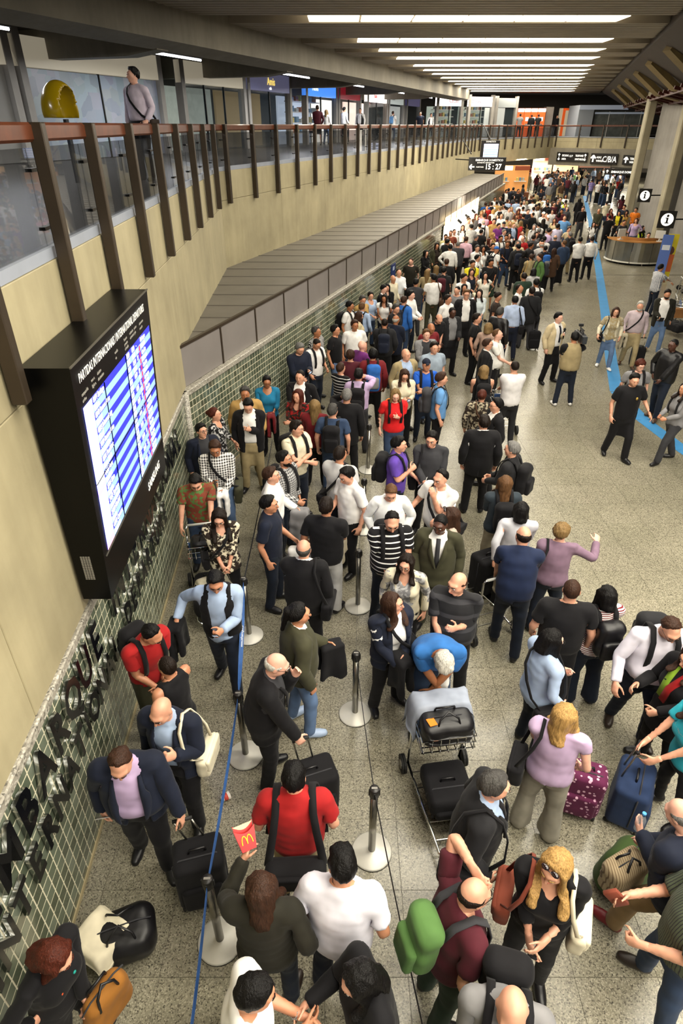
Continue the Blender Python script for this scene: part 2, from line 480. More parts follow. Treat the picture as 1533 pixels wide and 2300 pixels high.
# end cheek of the canopy next to the near wall
MB().prism([E0 - en * 0.10 + Vector((0, 0, fz0)), E0 - en * 0.10 + Vector((0, 0, 2.5)), Vector((wall_x(12.0) + 0.02, 12.0, 2.5)), Vector((wall_x(12.0) + 0.02, 12.0, fz0))], (0.02, 0.01, 0)).build('canopy_end_panel', FAS, can)

# ---- gallery slab, kerb, balustrade -------------------------------
slabm = mat('gallery_floor_dark', '#3f3c38', 0.35, var=0.15, vscale=2)
gal = MB()
gal.prism([C0 + Vector((-0.05, -6, ZM - 0.02)), C1 + Vector((-0.05, 0, ZM - 0.02)), K1 + HN * 0.05 + Vector((0, 0, ZM - 0.02)), hall(60, 0.05, ZM - 0.02), hall(60, 14, ZM - 0.02), hall(-26, 14, ZM - 0.02)], (0, 0, 0.06))
gal.prism([K1 + Vector((0, 0, ZM - 0.02)), K2 + Vector((0, 0, ZM - 0.02)), K3 + Vector((0, 0, ZM - 0.02)), K4 + Vector((0, 0, ZM - 0.02)), K4 + Vector((20, 40, ZM - 0.02)), K1 + Vector((-4, 42, ZM - 0.02))], (0, 0, 0.055))
gal.build('gallery_floor', slabm, kind='structure')
KERB = mat('pale_stone_kerb', '#9aa0ad', 0.4, var=0.06, vscale=4)
GLASS = None
m, nt, bs = new_mat('balustrade_glass')
bs.inputs['Base Color'].default_value = (0.03, 0.032, 0.036, 1); bs.inputs['Roughness'].default_value = 0.02
bs.inputs['Alpha'].default_value = 0.45
GLASS = m
def balustrade(name, label, a, b, n, pos, zbot=4.03, glass=True):
    """n: towards the hall; pos: distances of the posts"""
    d = (b - a); L = d.length; d.normalize()
    R = Matrix((d, -n, Vector((0, 0, 1)))).transposed()
    root = empty(name, a + Vector((0, 0, ZM)), label=label, cat='railing')
    O = a + Vector((0, 0, ZM))
    def put(mb, nm, mt):
        mb.v = [tuple(Vector(p) - O) for p in mb.v]; return mb.build(nm, mt, root)
    put(MB().box((a + b) / 2 - n * 0.06 + Vector((0, 0, ZM + 0.045)), (L, 0.10, 0.09), R), 'kerb', KERB)
    put(MB().box((a + b) / 2 - n * 0.02 + Vector((0, 0, 5.655)), (L, 0.15, 0.13), R, 0.02), 'handrail', WOOD)
    for s in pos:
        p = a + d * s + n * 0.075
        put(MB().box(p + Vector((0, 0, (5.72 + zbot) / 2)), (0.095, 0.11, 5.72 - zbot), R, 0.008), 'post', BRONZE)
        put(MB().box(p - n * 0.16 + Vector((0, 0, 5.66)), (0.095, 0.22, 0.115), R), 'rail_bracket', BRONZE)
        for zz in (4.98, 5.40):
            put(MB().box(p - n * 0.115 + d * 0.02 + Vector((0, 0, zz)), (0.16, 0.05, 0.025), R), 'glass_clamp', BLACK)
    cuts = [0.0] + list(pos) + [L]
    if glass:
        for s0, s1 in zip(cuts[:-1], cuts[1:]):
            if s1 - s0 < 0.2: continue
            put(MB().box(a + d * (s0 + s1) / 2 - n * 0.055 + Vector((0, 0, 5.19)), (s1 - s0 - 0.02, 0.012, 0.72), R), 'glass_pane', GLASS)
    return root
Ln = (C1 - C0).length
near_pos = [y + 1.5 for y in (-0.2, 1.25, 2.7, 4.12, 5.57, 6.9, 8.42, 9.93, 11.45, 12.95, 14.5, 16.1)]
balustrade('gallery_railing', 'long bronze post railing with wood handrail above the departures board', C0, C1, n0, near_pos)
balustrade('gallery_railing', 'bronze post railing running above the grey canopy and long queue', hall(0, 0), hall(39.7, 0), HN_out, [0.35 + 1.46 * k for k in range(27)])
balustrade('gallery_railing', 'short railing run over the turning wall behind hanging clock sign', K1, K2, nrm(K1, K2), [0.3 + 1.47 * k for k in range(10)])
balustrade('gallery_railing', 'railing across the bridge above the C/B/A signs', K2, K3, nrm(K2, K3), [0.3 + 2.1 * k for k in range(4)], glass=False)
balustrade('gallery_railing', 'last piece of bridge railing running behind the ribbed column', K3, K4, nrm(K3, K4), [0.8 + 2.1 * k for k in range(4)], glass=False)

# ---- ceiling ------------------------------------------------------
BAF = mat('grey_ceiling_slat', '#a2998b', 0.6, var=0.08, vscale=1.5)
ceil = MB().box((6, 30, ZC + 0.75), (60, 90, 0.1)).build('ceiling', mat('dark_ceiling_void', '#1d1b19', 0.9), kind='structure')
def edge_l(Y): return -4.4 + (Y - 20) * 0.29
def edge_r(Y): return 9.3 + (Y - 22) * 0.31
y = -9.0; k = 0
while y < 70:
    if not any(abs(y - s[0]) < 0.80 and s[0] > 20 for s in STRIPS):
        xl = max(edge_l(y), -9); xr = edge_r(y) if y > 8 else edge_r(8)
        MB().box(((xl + xr) / 2, y, ZC + 0.16), (xr - xl, 0.30, 0.32)).build('ceiling_slat', BAF, ceil)
    y += 0.375; k += 1
# lit slots: luminaire housings above the slats
LITE = mat('lit_diffuser', '#fff1d4', 0.5, emit=3.0)
for i, (sy, xl, xr) in enumerate(STRIPS):
    if sy < 20: continue
    lab = ('long lit slot in the slatted ceiling, %s from the camera end' % ['nearest visible', 'second', 'third', 'fourth', 'fifth', 'sixth', 'seventh', 'eighth', 'ninth', 'tenth', 'eleventh', 'twelfth', 'last'][i - 8]) if i >= 8 else 'lit slot in the slatted ceiling overhead outside the picture'
    t = empty('ceiling_light', ((xl + xr) / 2, sy, ZC + 0.12), label=lab, cat='ceiling light', group='lit ceiling slots')
    MB().box((0, 0, 0.13), (xr - xl + 2.4, 1.5, 0.05)).build('reflector', mat('lamp_reflector', '#d8d2c4', 0.4), t)
    for q in range(6):
        MB().box((-(xr - xl) / 2 + (q + 0.5) * (xr - xl) / 6, 0, -0.10), ((xr - xl) / 6 - 0.06, 1.1, 0.03)).build('lamp_tube', LITE, t)

# concrete edge beam and cross beams over the gallery
bm_ = MB().prism([hall(-30, 2.35, 7.55), hall(-30, 2.35, ZC + 0.35), hall(-30, 3.3, ZC + 0.35), hall(-30, 3.0, 7.40)], HD * 78)
bm_.build('beam_edge', CONC_D, kind='structure')
for k, s in enumerate((-14.5, -6.0, 2.5, 11.0, 19.5, 28.0, 36.5)):
    p = hall(s, 0)
    MB().prism([hall(s, 2.9, 7.40), hall(s, 3.9, 7.28), hall(s, 9, 7.28), hall(s, 9, 8.3), hall(s, 2.9, 8.3)], HD * 0.55).build('beam_cross', CONC_D, kind='structure')
MB().prism([hall(-30, 3.0, 7.95), hall(48, 3.0, 7.95), hall(48, 14, 7.95), hall(-30, 14, 7.95)], (0, 0, 0.1)).build('ceiling_gallery', mat('gallery_soffit', '#2d2a28', 0.7), kind='structure')
TUBE = mat('fluorescent_tube', '#f3f6ff', 0.4, emit=7.0)
tl = [(-4.6, 3.0, 3), (3.4, 3.0, 3), (12.2, 3.4, 3), (21.0, 2.4, 2), (29.6, 2.4, 2), (38, 2.4, 2), (-12.5, 3.0, 3)]
for k, (s, L, nn) in enumerate(tl):
    t = empty('fluorescent_fitting', hall(s + L / 2, 3.85, 7.45), label=['fluorescent tube fitting under gallery soffit near the first cross beam', 'fluorescent tube fitting above the passer-by on the gallery', 'fluorescent tube fitting in front of the lit sign with yellow lettering', 'fluorescent tube fitting over the blue shop sign'][k] if k < 4 else ['fluorescent tube fitting fifth along the gallery soffit', 'fluorescent tube fitting last along the gallery soffit', 'fluorescent tube fitting at the picture corner'][k - 4], cat='ceiling light', group='gallery fluorescent fittings')
    R = Matrix((HD, -HN, Vector((0, 0, 1)))).transposed()
    MB().box((0, 0, 0.05), (L, 0.12, 0.04), R).build('housing', mat('fitting_grey', '#77777a', 0.5), t)
    for q in range(nn):
        a = HD * (-L / 2 + (q + 0.03) * L / nn); b = HD * (-L / 2 + (q + 0.97) * L / nn)
        MB().tube([a, b], 0.028, 8).build('tube', TUBE, t)
    area_lamp('gallery_lamp', hall(s + L / 2, 3.85, 7.38), L, 0.1, 170, math.pi / 2 - HALL, (0.93, 0.96, 1.0))
# ================================================================== departures board
def quadmap(P00, P10, P01, P11):
    return lambda u, v: (P00 * (1 - u) + P10 * u) * (1 - v) + (P01 * (1 - u) + P11 * u) * v
BD_TL = Vector((-1.94, 4.27, 4.23)); BD_TR = Vector((-2.06, 6.78, 4.23)); BD_BL = Vector((-2.06, 4.27, 2.10)); BD_BR = Vector((-2.18, 6.78, 2.10))
bd = empty('departures_board', (-2.15, 5.5, 2.10), label='large black departures screen hung from railing posts on the concrete wall', cat='information screen')
BO = Vector(bd.location)
def bput(mb, nm, mt, par=bd, **kw):
    mb.v = [tuple(Vector(p) - BO) for p in mb.v]; return mb.build(nm, mt, par, **kw)
bk = lambda p: Vector((-2.31 if p.y < 5 else -2.44, p.y, p.z))
cs = [BD_TL, BD_TR, BD_BR, BD_BL]; cb_ = [bk(p) for p in cs]
bput(MB().add(cs + cb_, [(0, 3, 2, 1), (4, 5, 6, 7), (0, 1, 5, 4), (1, 2, 6, 5), (2, 3, 7, 6), (3, 0, 4, 7)]), 'cabinet', BLACK)
xb = (BD_TR - BD_TL).normalized(); yb = ((BD_TL - BD_BL) + (BD_TR - BD_BR)).normalized(); nb = xb.cross(yb).normalized()
fm = quadmap(BD_BL, BD_BR, BD_TL, BD_TR)
def onb(u, v, off=0.0): return fm(u, v) + nb * off
# thin bright edge line around the face
for e_ in (MB().bar(onb(0, 1, .004), onb(1, 1, .004), 0.012), MB().bar(onb(0.02, 0.205, .004), onb(0.985, 0.205, .004), 0.008)):
    bput(e_, 'edge_trim', mat('trim_grey_line', '#6a675f', 0.4, 0.5))
SCR = lambda k, c, e: mat('screen_' + k, c, 0.3, emit=e)
S_BLUE, S_LIGHT, S_WHITE, S_PINK, S_TXT = SCR('deep_blue', '#2f33c4', .75), SCR('pale_blue', '#8fb4f4', .62), SCR('white', '#eef1ff', 1.0), SCR('pink', '#f0a8c8', .8), SCR('letter_white', '#ffffff', 1.1)
S_RED = SCR('red', '#b0305a', 1.0)
u0, u1, v0, v1 = 0.045, 0.965, 0.215, 0.835
scr = bput(MB().quad(onb(u0, v0, .003), onb(u1, v0, .003), onb(u1, v1, .003), onb(u0, v1, .003)), 'screen', S_BLUE)
NR = 20
rows = [('8071 Santiago', '15:30', '17:03', '-'), ('Lisboa', '16:05', '15:30', '10'), ('8040 Buenos Aires', '16:20', '17:40', '21'), ('Madrid', '16:45', '16:45', ''),
        ('0223 Johannesburg', '17:20', '18:00', '23'), ('Miami', '17:55', '', '16'), ('7000 Buenos Aires', '18:05', '18:25', '15'), ('Montevideo', '18:15', '', '12'),
        ('0501 Frankfurt', '18:35', '18:35', '21'), ('Nova York', '18:50', '', ''), ('0455 Paris', '19:05', '19:05', '7'), ('Londres', '19:10', '', '8'),
        ('2766 Lima', '19:25', '19:40', '5'), ('Bogota', '19:50', '', ''), ('7451 Santiago', '20:10', '20:10', '11'), ('Buenos Aires', '20:40', '', ''),
        ('2928 Madrid', '20:55', '21:15', '22'), ('Roma', '21:10', '', ''), ('4408 Caracas', '21:35', '21:35', '4'), ('Asuncion', '21:50', '', ''), ('8114 Toronto', '22:10', '22:40', '18'), ('Zurique', '22:30', '', ''), ('8064 Miami', '23:00', '23:10', '9'), ('Atlanta', '23:20', '', '')]
SX = Matrix.Diagonal((1, 1, 1, 1))
def btext(s, u, v, size, m, nm='lettering', off=.007, offset=0.0, sx=1.0, par=None, align='LEFT'):
    M = frame(onb(u, v, off) - BO, xb, yb)
    return text(nm, s, size, M, m, par or scr, 0.0008, offset, align, sx)
for r in range(NR):
    va = v1 - (r + 1) * (v1 - v0) / NR; vb = v1 - r * (v1 - v0) / NR
    if r % 2:
        bput(MB().quad(onb(u0, va, .0045), onb(u1, va, .0045), onb(u1, vb, .0045), onb(u0, vb, .0045)), 'table_row', S_LIGHT, scr)
    bput(MB().quad(onb(u0, va, .0055), onb(u0 + .085, va, .0055), onb(u0 + .085, vb, .0055), onb(u0, vb, .0055)), 'airline_cell', S_PINK if r in (11, 19) else S_WHITE, scr)
    nm, t1, t2, gt = rows[r]
    h = (v1 - v0) * 2.13 / NR
    btext(nm, 0.14, va + 0.006, h * 1.02, S_TXT, offset=0.0014, sx=0.80)
    for uu, tt in ((0.565, t1), (0.645, t2), (0.715, gt)):
        if tt: btext(tt, uu, va + 0.006, h * 1.0, S_TXT, offset=0.0014, sx=0.74)
    btext('Check-in' if r % 3 else 'Embarque', 0.79, va + 0.006, h * 0.95, S_TXT, offset=0.0012, sx=0.78)
    if r not in (0,):
        bput(MB().quad(onb(.755, va + .003, .0058), onb(.775, va + .003, .0058), onb(.775, vb - .003, .0058), onb(.755, vb - .003, .0058)), 'status_mark', S_RED, scr)
# seams between the display modules
for a, b in (((0.555, v0), (0.555, v1)), ((0.27, v0), (0.27, v1)), ((u0, 0.52), (u1, 0.52))):
    bput(MB().bar(onb(*a, .007), onb(*b, .007), 0.010, 0.004), 'module_seam', BLACK, scr)
LW = mat('white_lettering', '#f2f0ea', 0.4, emit=0.25)
btext('PARTIDAS INTERNACIONAIS / INTERNATIONAL DEPARTURES', 0.05, 0.925, 0.105, LW, 'title_lettering', offset=0.0008, sx=0.735, par=bd)
LG = mat('grey_lettering', '#aaa7a0', 0.5)
for s, u, v in (('companhia', .05, .875), ('airline', .05, .852), ('voo n.', .15, .885), ('flight n.', .15, .862), ('destino', .215, .885), ('destination', .215, .862), ('escalas', .43, .885), ('via', .43, .862),
                ('horario', .56, .892), ('previsto', .56, .872), ('schedule', .56, .852), ('estimado', .645, .892), ('estimated', .645, .872), ('portao', .715, .892), ('gate', .715, .872), ('observacao', .80, .885), ('remarks', .80, .862)):
    btext(s, u, v, 0.042, LG, par=bd, sx=0.9)
btext('SAMSUNG', 0.64, 0.085, 0.135, LW, 'logo_lettering', offset=0.004, par=bd, sx=0.95)
vent = MB()
for k in range(14):
    for j in range(4):
        p = Vector((-2.165 - j * 0.022, 4.268, 2.33 + k * 0.018)); vent.box(p, (0.016, 0.004, 0.012))
bput(vent, 'vent_grille', mat('vent_grey', '#8a877e', 0.5))

# ================================================================== wall lettering
LET = mat('black_gloss_letter', '#08090d', 0.25, coat=0.15)
LETS = mat('mirror_letter_edge', '#b9bab8', 0.22, 1.0)
lt = empty('wall_lettering', (wall_x(3), 3, 1.0), label='black mirror-edged block letters spelling the departures sign on green tiles', cat='lettering')
LO = Vector(lt.location)
yw = Vector((0, 0, 1)); dw = d0; nw = n0
def letter_row(s, y0, z, size, adv, sx):
    y = y0
    for ch in s:
        w = .55 if ch == 'I' else 1.0
        y += adv * w / 2
        if ch != ' ':
            o = Vector((wall_x(y), y, z)) + nw * 0.026 - LO
            me = text_mesh(ch, size, 0.016, 0.012, 'CENTER').copy()
            me.transform(frame(o, dw, yw) @ Matrix.Diagonal((sx, 1, 1, 1)))
            ob = link('letter', me, lt, [LETS, LET])
            for p in me.polygons:
                p.material_index = 1 if abs(p.normal.dot(nw)) > 0.8 else 0
        y += adv * w / 2
letter_row('EMBARQUE INTERNACIONAL', 1.74, 1.41, 0.53, 0.335, .80)
letter_row('INTERNATIONAL DEPARTURE', 1.66, 1.00, 0.42, 0.258, .76)

# ================================================================== hanging signs
SGN = mat('black_sign_face', '#100e0d', 0.35); SGW = mat('sign_white', '#f1eee6', 0.5, emit=0.9)
def sign_board(name, label, c, x, w, h, items, th=0.12, cat='sign'):
    """c centre, x reading direction; items: (text, u, v, size) from the board's lower left corner"""
    c = Vector(c); x = Vector(x).normalized(); z = Vector((0, 0, 1)); n = x.cross(z)
    R = Matrix((x, -n, z)).transposed()
    root = empty(name, c - z * h / 2, label=label, cat=cat)
    O = c - z * h / 2
    MB().box((0, 0, h / 2), (w, th, h), R, 0.01).build('panel', SGN, root)
    for it in items:
        s, u, v, size = it[:4]
        M = frame(-x * w / 2 + x * u + z * v + n * (th / 2 + 0.004), x, z)
        text('lettering', s, size, M, SGW, root, 0.001, it[4] if len(it) > 4 else 0.0, 'LEFT', it[5] if len(it) > 5 else 1.0)
    return root, x, z, n, R
def arrow(root, o, x, z, n, size, ang):
    d = x * math.cos(ang) + z * math.sin(ang); e = x * -math.sin(ang) + z * math.cos(ang)
    t = size * 0.12
    mb = MB().prism([o - d * size / 2 + e * t, o - d * size / 2 - e * t, o + d * size * 0.38 - e * t, o + d * size * 0.38 + e * t], n * 0.004)
    for sg in (-1, 1):
        a = o + d * size / 2; b = o + d * size * 0.05 + e * sg * size * 0.42
        q = (b - a).normalized(); w = Vector(q.cross(n)).normalized() * t
        mb.prism([a + w, a - w, b - w, b + w], n * 0.004)
    mb.build('arrow', SGW, root)
XR = Vector((1, -0.12, 0))
# clock sign over the queue
t = 36.0
cc = ray(1093, 368) * 33.0 + Vector((0, 0, HCAM)); 
r1, x, z, n, R = sign_board('clock_sign', 'hanging black sign with arrow and digital time 15:27', cc, XR, 1.95, 0.62, [('EMBARQUE DOMESTICO', 0.35, 0.44, 0.13, 0.001), ('DOMESTIC DEPARTURE', 0.45, 0.335, 0.085), ('PORTOES', 0.42, 0.13, 0.09), ('15 : 27', 0.88, 0.06, 0.36, 0.008, 0.86)])
arrow(r1, -x * 0.78 + z * 0.17 + n * 0.065, x, z, n, 0.26, math.pi)
c2 = ray(1100, 338) * 33.1 + Vector((0, 0, HCAM))
r2, x, z, n, R = sign_board('flight_monitor', 'small lit flight monitor hanging above the 15:27 sign', c2 + Vector((0, .1, 0)), XR, 0.98, 0.95, [('DOMESTICO', 0.25, 0.85, 0.09)], cat='information screen')
mb = MB().box(n * 0.065 + z * 0.42 + x * 0.05, (0.76, 0.01, 0.72), R); mb.build('screen', mat('monitor_glow', '#dfe4ff', 0.3, emit=1.4), r2)
for k in range(7): MB().box(n * 0.071 + z * (0.10 + k * 0.1) + x * 0.05, (0.74, 0.004, 0.035), R).build('table_row', S_LIGHT, r2)
MB().tube([(0, 0, 0.95), (-0.2, 1.2, 1.6)], 0.03, 6).tube([(-.9, 0.4, 0.3), (-1.2, 1.6, 0.9)], 0.03, 6).tube([(-.5, 0, 0.0), (-1.6, 1.2, 0.02)], 0.03, 6).build('bracket', BLACK, r2)
# bridge signs
def on_bridge(u, v, off):
    """point on the bridge wall plane"""
    r = ray(u, v); nn = nrm(K2, K3); t = (K2 + nn * off - Vector((0, 0, 0))).dot(nn) / r.dot(nn)
    return r * t + Vector((0, 0, HCAM))
MB().box(((K2 + K3) / 2) + nrm(K2, K3) * 0.2 + Vector((0, 0, 3.27)), ((K3 - K2).length, 0.35, 1.35), Matrix(((K3 - K2).normalized(), -nrm(K2, K3), Vector((0, 0, 1)))).transposed()).build('beam_bridge', CONC_D, kind='structure')
MB().box(((K3 + K4) / 2) + nrm(K3, K4) * 0.2 + Vector((0, 0, 3.27)), ((K4 - K3).length, 0.35, 1.35), Matrix(((K4 - K3).normalized(), -nrm(K3, K4), Vector((0, 0, 1)))).transposed()).build('beam_bridge_right', CONC_D, kind='structure')
xbz = (K3 - K2).normalized()
def bsign(label, ua, ub, va, vb, items, arr=()):
    a = on_bridge(ua, (va + vb) / 2, 0.5); b = on_bridge(ub, (va + vb) / 2 + 2, 0.5); c = (a + b) / 2
    w = (b - a).length; h = abs(on_bridge(ua, va, .5).z - on_bridge(ua, vb, .5).z)
    r, x, z, n, R = sign_board('direction_sign', label, c, b - a, w, h, [(s, u * w, v * h, sz * h, 0.004, sx) for s, u, v, sz, sx in items])
    if len(items) == 1:
        for q in (-.35, .35): MB().tube([x * w * q + z * h, x * w * q + z * (h + .5)], .02, 6).build('hanger', BLACK, r)
    for (u, v, sz, an) in arr: arrow(r, -x * w / 2 + x * u * w + z * v * h + n * 0.065, x, z, n, sz * h, an)
bsign('wide black direction sign with two rows of white pictograms on bridge', 1250, 1318, 341, 362, [('ESCADAS', .18, .55, .28, .7), ('SAIDA', .18, .18, .28, .7), ('i $ P', .42, .5, .3, .8), ('TELEFONES', .62, .55, .28, .7), ('SANITARIOS', .62, .18, .28, .7)], [(.08, .68, .3, 1.57), (.08, .3, .3, -1.57), (.94, .68, .3, 1.57), (.94, .3, .3, -1.57)])
bsign('black direction sign reading C/B/A with up arrow on bridge', 1326, 1386, 344, 368, [('ASAS', .22, .55, .26, .9), ('WINGS', .22, .22, .26, .9), ('C/B/A', .45, .22, .78, .78)], [(.10, .5, .62, 1.57)])
bsign('black direction sign with up arrow beside the ribbed column', 1398, 1436, 348, 370, [('TERM', .42, .55, .3, .9), ('WING', .42, .2, .3, .9)], [(.2, .5, .6, 1.57)])
bsign('low black embarque sign hanging under the bridge', 1358, 1432, 378, 392, [('EMBARQUE DOMESTICO', .2, .3, .5, .9)], [(.08, .5, .5, 1.57)])

# ================================================================== ribbed column wall on the right with information signs
rib = []
for k, (xx, yy) in enumerate(((17.4, 41.5), (17.4, 37.0), (17.4, 32.5), (17.4, 28.0))):
    MB().box((xx, yy, 4.2), (0.45, 0.5, 8.4), None, 0.05).build('column_fin', concrete('fin_concrete', '#a39b84'), kind='structure')
    MB().box((xx + 0.95, yy - 2.1, 4.2), (0.9, 3.6, 8.4)).build('column_panel', CONC_G, kind='structure')
def info_sign(label, u, v, dep, w):
    c = ray(u, v) * dep + Vector((0, 0, HCAM))
    r, x, z, n, R = sign_board('information_sign', label, c, (1, -0.25, 0), w, w, [])
    mb = MB(); N = 24
    o = z * w / 2 + n * 0.064
    mb.prism([o + (x * math.cos(a) + z * math.sin(a)) * w * 0.37 for a in [k * 2 * math.pi / N for k in range(N)]], n * 0.004)
    mb.build('disc', SGW, r)
    mb = MB()
    mb.box(o + n * 0.008 - z * w * 0.03, (w * 0.11, 0.006, w * 0.30), R).box(o + n * 0.008 + z * w * 0.09 - x * w * 0.04, (w * 0.16, 0.006, w * 0.05), R).box(o + n * 0.008 - z * w * 0.19, (w * 0.24, 0.006, w * 0.055), R)
    q = o + n * 0.006 + z * w * 0.22
    mb.prism([q + (x * math.cos(a) + z * math.sin(a)) * w * 0.075 for a in [k * 2 * math.pi / 12 for k in range(12)]], n * 0.006)
    mb.build('letter_i', SGN, r)
    MB().bar(z * w / 2 - n * 0.02, z * w / 2 - n * 0.1 + Vector((2.0, 0.15, 0)), 0.06).build('bracket', BLACK, r)
info_sign('farther black square sign with white information disc', 1447, 439, 34.0, 0.66)
info_sign('nearer black square sign with white information disc above the desk', 1497, 493, 31.5, 0.80)
# brown coffered truss beam, top right
BRN = mat('dark_brown_soffit', '#281c15', 0.6, var=0.2, vscale=2)
RED = mat('oxide_red_steel', '#46190f', 0.55, var=0.15, vscale=3)
tr = MB()
def er(Y, off=0.0, z=ZC): return Vector((edge_r(Y) + off, Y, z))
tr.prism([er(8, 0.05, ZC + .3), er(8, 0.05, ZC - .15), er(8, 2.6, ZC - 1.35), er(8, 9, ZC - 1.6), er(8, 9, ZC + .3)], er(64) - er(8))
trb = tr.build('beam_truss', BRN, kind='structure')
YEL = concrete('pale_strut_concrete', '#7d6c48')
for k, Y in enumerate((20, 25.5, 31, 36.5, 42, 48, 54)):
    a = er(Y, 0.45, ZC - 0.36); b = er(Y + 0.2, 1.75, ZC - 1.22); c = er(Y + 0.4, 3.2, ZC - 1.50)
    MB().bar(a, b, 0.45, 0.22).bar(b, c, 0.45, 0.22).build('strut', YEL, trb)
for k, w in enumerate((1.9, 2.9, 3.9, 5.0)):
    MB().bar(er(12, w, ZC - 1.15 - 0.2 * (w - 1.0)), er(60, w, ZC - 1.15 - 0.2 * (w - 1.0)), 0.09, 0.16).build('steel_rail', RED, trb)
for k in range(26):
    Y = 15 + k * 1.7
    MB().bar(er(Y, 1.6, ZC - 1.25), er(Y, 5.2, ZC - 1.95), 0.07, 0.12).build('steel_purlin', RED, trb)
# ================================================================== people: one body shape, grown from smooth solids, posed on a skeleton
f32 = np.float32
def V3(*a): return np.array(a, dtype=f32)
def smin(a, b, k):
    h = np.clip(0.5 + 0.5 * (b - a) / k, 0, 1); return b * (1 - h) + a * h - k * h * (1 - h)
def rcone(P, a, b, ra, rb):
    a = np.asarray(a, f32); b = np.asarray(b, f32); ab = b - a
    t = np.clip(((P - a) @ ab) / (ab @ ab), 0, 1)
    return np.linalg.norm(P - a - t[:, None] * ab, axis=1) - (ra + (rb - ra) * t)
def ell(P, c, r):
    r = np.asarray(r, f32); return (np.linalg.norm((P - np.asarray(c, f32)) / r, axis=1) - 1) * r.min()
def surface_nets(fn, lo, hi, step):
    ax = [np.arange(l, h + step, step, dtype=f32) for l, h in zip(lo, hi)]
    X, Y, Z = np.meshgrid(*ax, indexing='ij'); sh = X.shape
    P = np.stack([X, Y, Z], -1).reshape(-1, 3)
    F = fn(P).reshape(sh)
    ins = F < 0
    cs = tuple(s - 1 for s in sh)
    acc = np.zeros(cs + (3,), f32); cnt = np.zeros(cs, f32)
    Pg = P.reshape(sh + (3,))
    def sl(o): return tuple(slice(i, i + n) for i, n in zip(o, cs))
    corners = [(i, j, k) for i in (0, 1) for j in (0, 1) for k in (0, 1)]
    for a in corners:
        for d in range(3):
            if a[d]: continue
            b = list(a); b[d] = 1; b = tuple(b)
            fa, fb = F[sl(a)], F[sl(b)]
            cr = ins[sl(a)] != ins[sl(b)]
            t = np.where(cr, fa / np.where(cr, fa - fb, 1), 0)
            acc += np.where(cr[..., None], Pg[sl(a)] + t[..., None] * (Pg[sl(b)] - Pg[sl(a)]), 0); cnt += cr
    act = cnt > 0
    idx = -np.ones(cs, np.int64); idx[act] = np.arange(act.sum())
    V = acc[act] / cnt[act][:, None]
    quads = []
    for d in range(3):
        e0 = [slice(0, n) for n in sh]; e1 = [slice(0, n) for n in sh]
        e0[d] = slice(0, sh[d] - 1); e1[d] = slice(1, sh[d])
        cr = ins[tuple(e0)] != ins[tuple(e1)]
        o1, o2 = [(1, 2), (2, 0), (0, 1)][d]
        I = np.argwhere(cr)
        I = I[(I[:, o1] > 0) & (I[:, o2] > 0) & (I[:, o1] < sh[o1] - 1) & (I[:, o2] < sh[o2] - 1)]
        if len(I) == 0: continue
        def cell(a, b):
            q = I.copy(); q[:, o1] -= a; q[:, o2] -= b; return idx[q[:, 0], q[:, 1], q[:, 2]]
        Q = np.stack([cell(1, 1), cell(0, 1), cell(0, 0), cell(1, 0)], 1)
        neg = ~ins[I[:, 0], I[:, 1], I[:, 2]]
        Q[neg] = Q[neg][:, ::-1]
        quads.append(Q)
    Q = np.concatenate(quads) if quads else np.zeros((0, 4), np.int64)
    Q = Q[(Q >= 0).all(1)]
    return V, Q
def sstep(a, b, x):
    t = np.clip((x - a) / (b - a), 0, 1); return t * t * (3 - 2 * t)

# joints of the resting figure, 1.75 m tall, facing -Y, its left hand at +X
SH = lambda s: V3(s * .198, .012, 1.425)
ADIR = lambda s: V3(s * .643, 0, -.766)
L1A, L2A = .285, .255
EL = lambda s: SH(s) + ADIR(s) * L1A
WR = lambda s: SH(s) + ADIR(s) * (L1A + L2A)
HIP = lambda s: V3(s * .092, 0, .91)
KN = lambda s: V3(s * .098, -.008, .495)
AN = lambda s: V3(s * .102, .02, .085)
TZ = np.array([.80, .86, .92, 1.0, 1.08, 1.18, 1.28, 1.36, 1.42, 1.47], f32)
PROF = {'m': (np.array([.158, .175, .178, .172, .167, .174, .188, .190, .162, .088], f32), np.array([.110, .124, .127, .120, .116, .122, .130, .124, .100, .068], f32)),
        'f': (np.array([.166, .186, .187, .166, .146, .151, .162, .164, .140, .078], f32), np.array([.115, .130, .130, .115, .105, .109, .116, .110, .090, .062], f32))}
PCY = np.array([.012, .016, .012, .006, .004, .004, .004, .006, .010, .014], f32)
def torso(P, sex, inf=0.0, smooth=0.0):
    a, b = PROF[sex]; z = P[:, 2]
    if smooth:                     # loose cloth hangs straighter than the waist
        a = a.copy(); b = b.copy(); mx, my = a[5:8].max(), b[5:8].max()
        a[2:6] = np.maximum(a[2:6], mx * smooth); b[2:6] = np.maximum(b[2:6], my * smooth)
        a[:3] = np.maximum(a[:3], mx * smooth * .99); b[:3] = np.maximum(b[:3], my * smooth * .99)
    A = np.interp(z, TZ, a) + inf; B = np.interp(z, TZ, b) + inf; c = np.interp(z, TZ, PCY)
    d = (np.sqrt((P[:, 0] / A) ** 2 + ((P[:, 1] - c) / B) ** 2) - 1) * np.minimum(A, B)
    d = np.maximum(d, np.maximum(.80 - inf - z, z - 1.47 - inf))
    if sex == 'f':
        for s in (-1, 1): d = smin(d, ell(P, (s * .068, -.085 - inf * .5, 1.265), (.066 + inf, .055 + inf * .6, .066 + inf)), .05)
    for s in (-1, 1): d = smin(d, rcone(P, (s * .03, .022, 1.474), (s * .178, .014, 1.425), .040 + inf * .8, .055 + inf), .04)
    return d
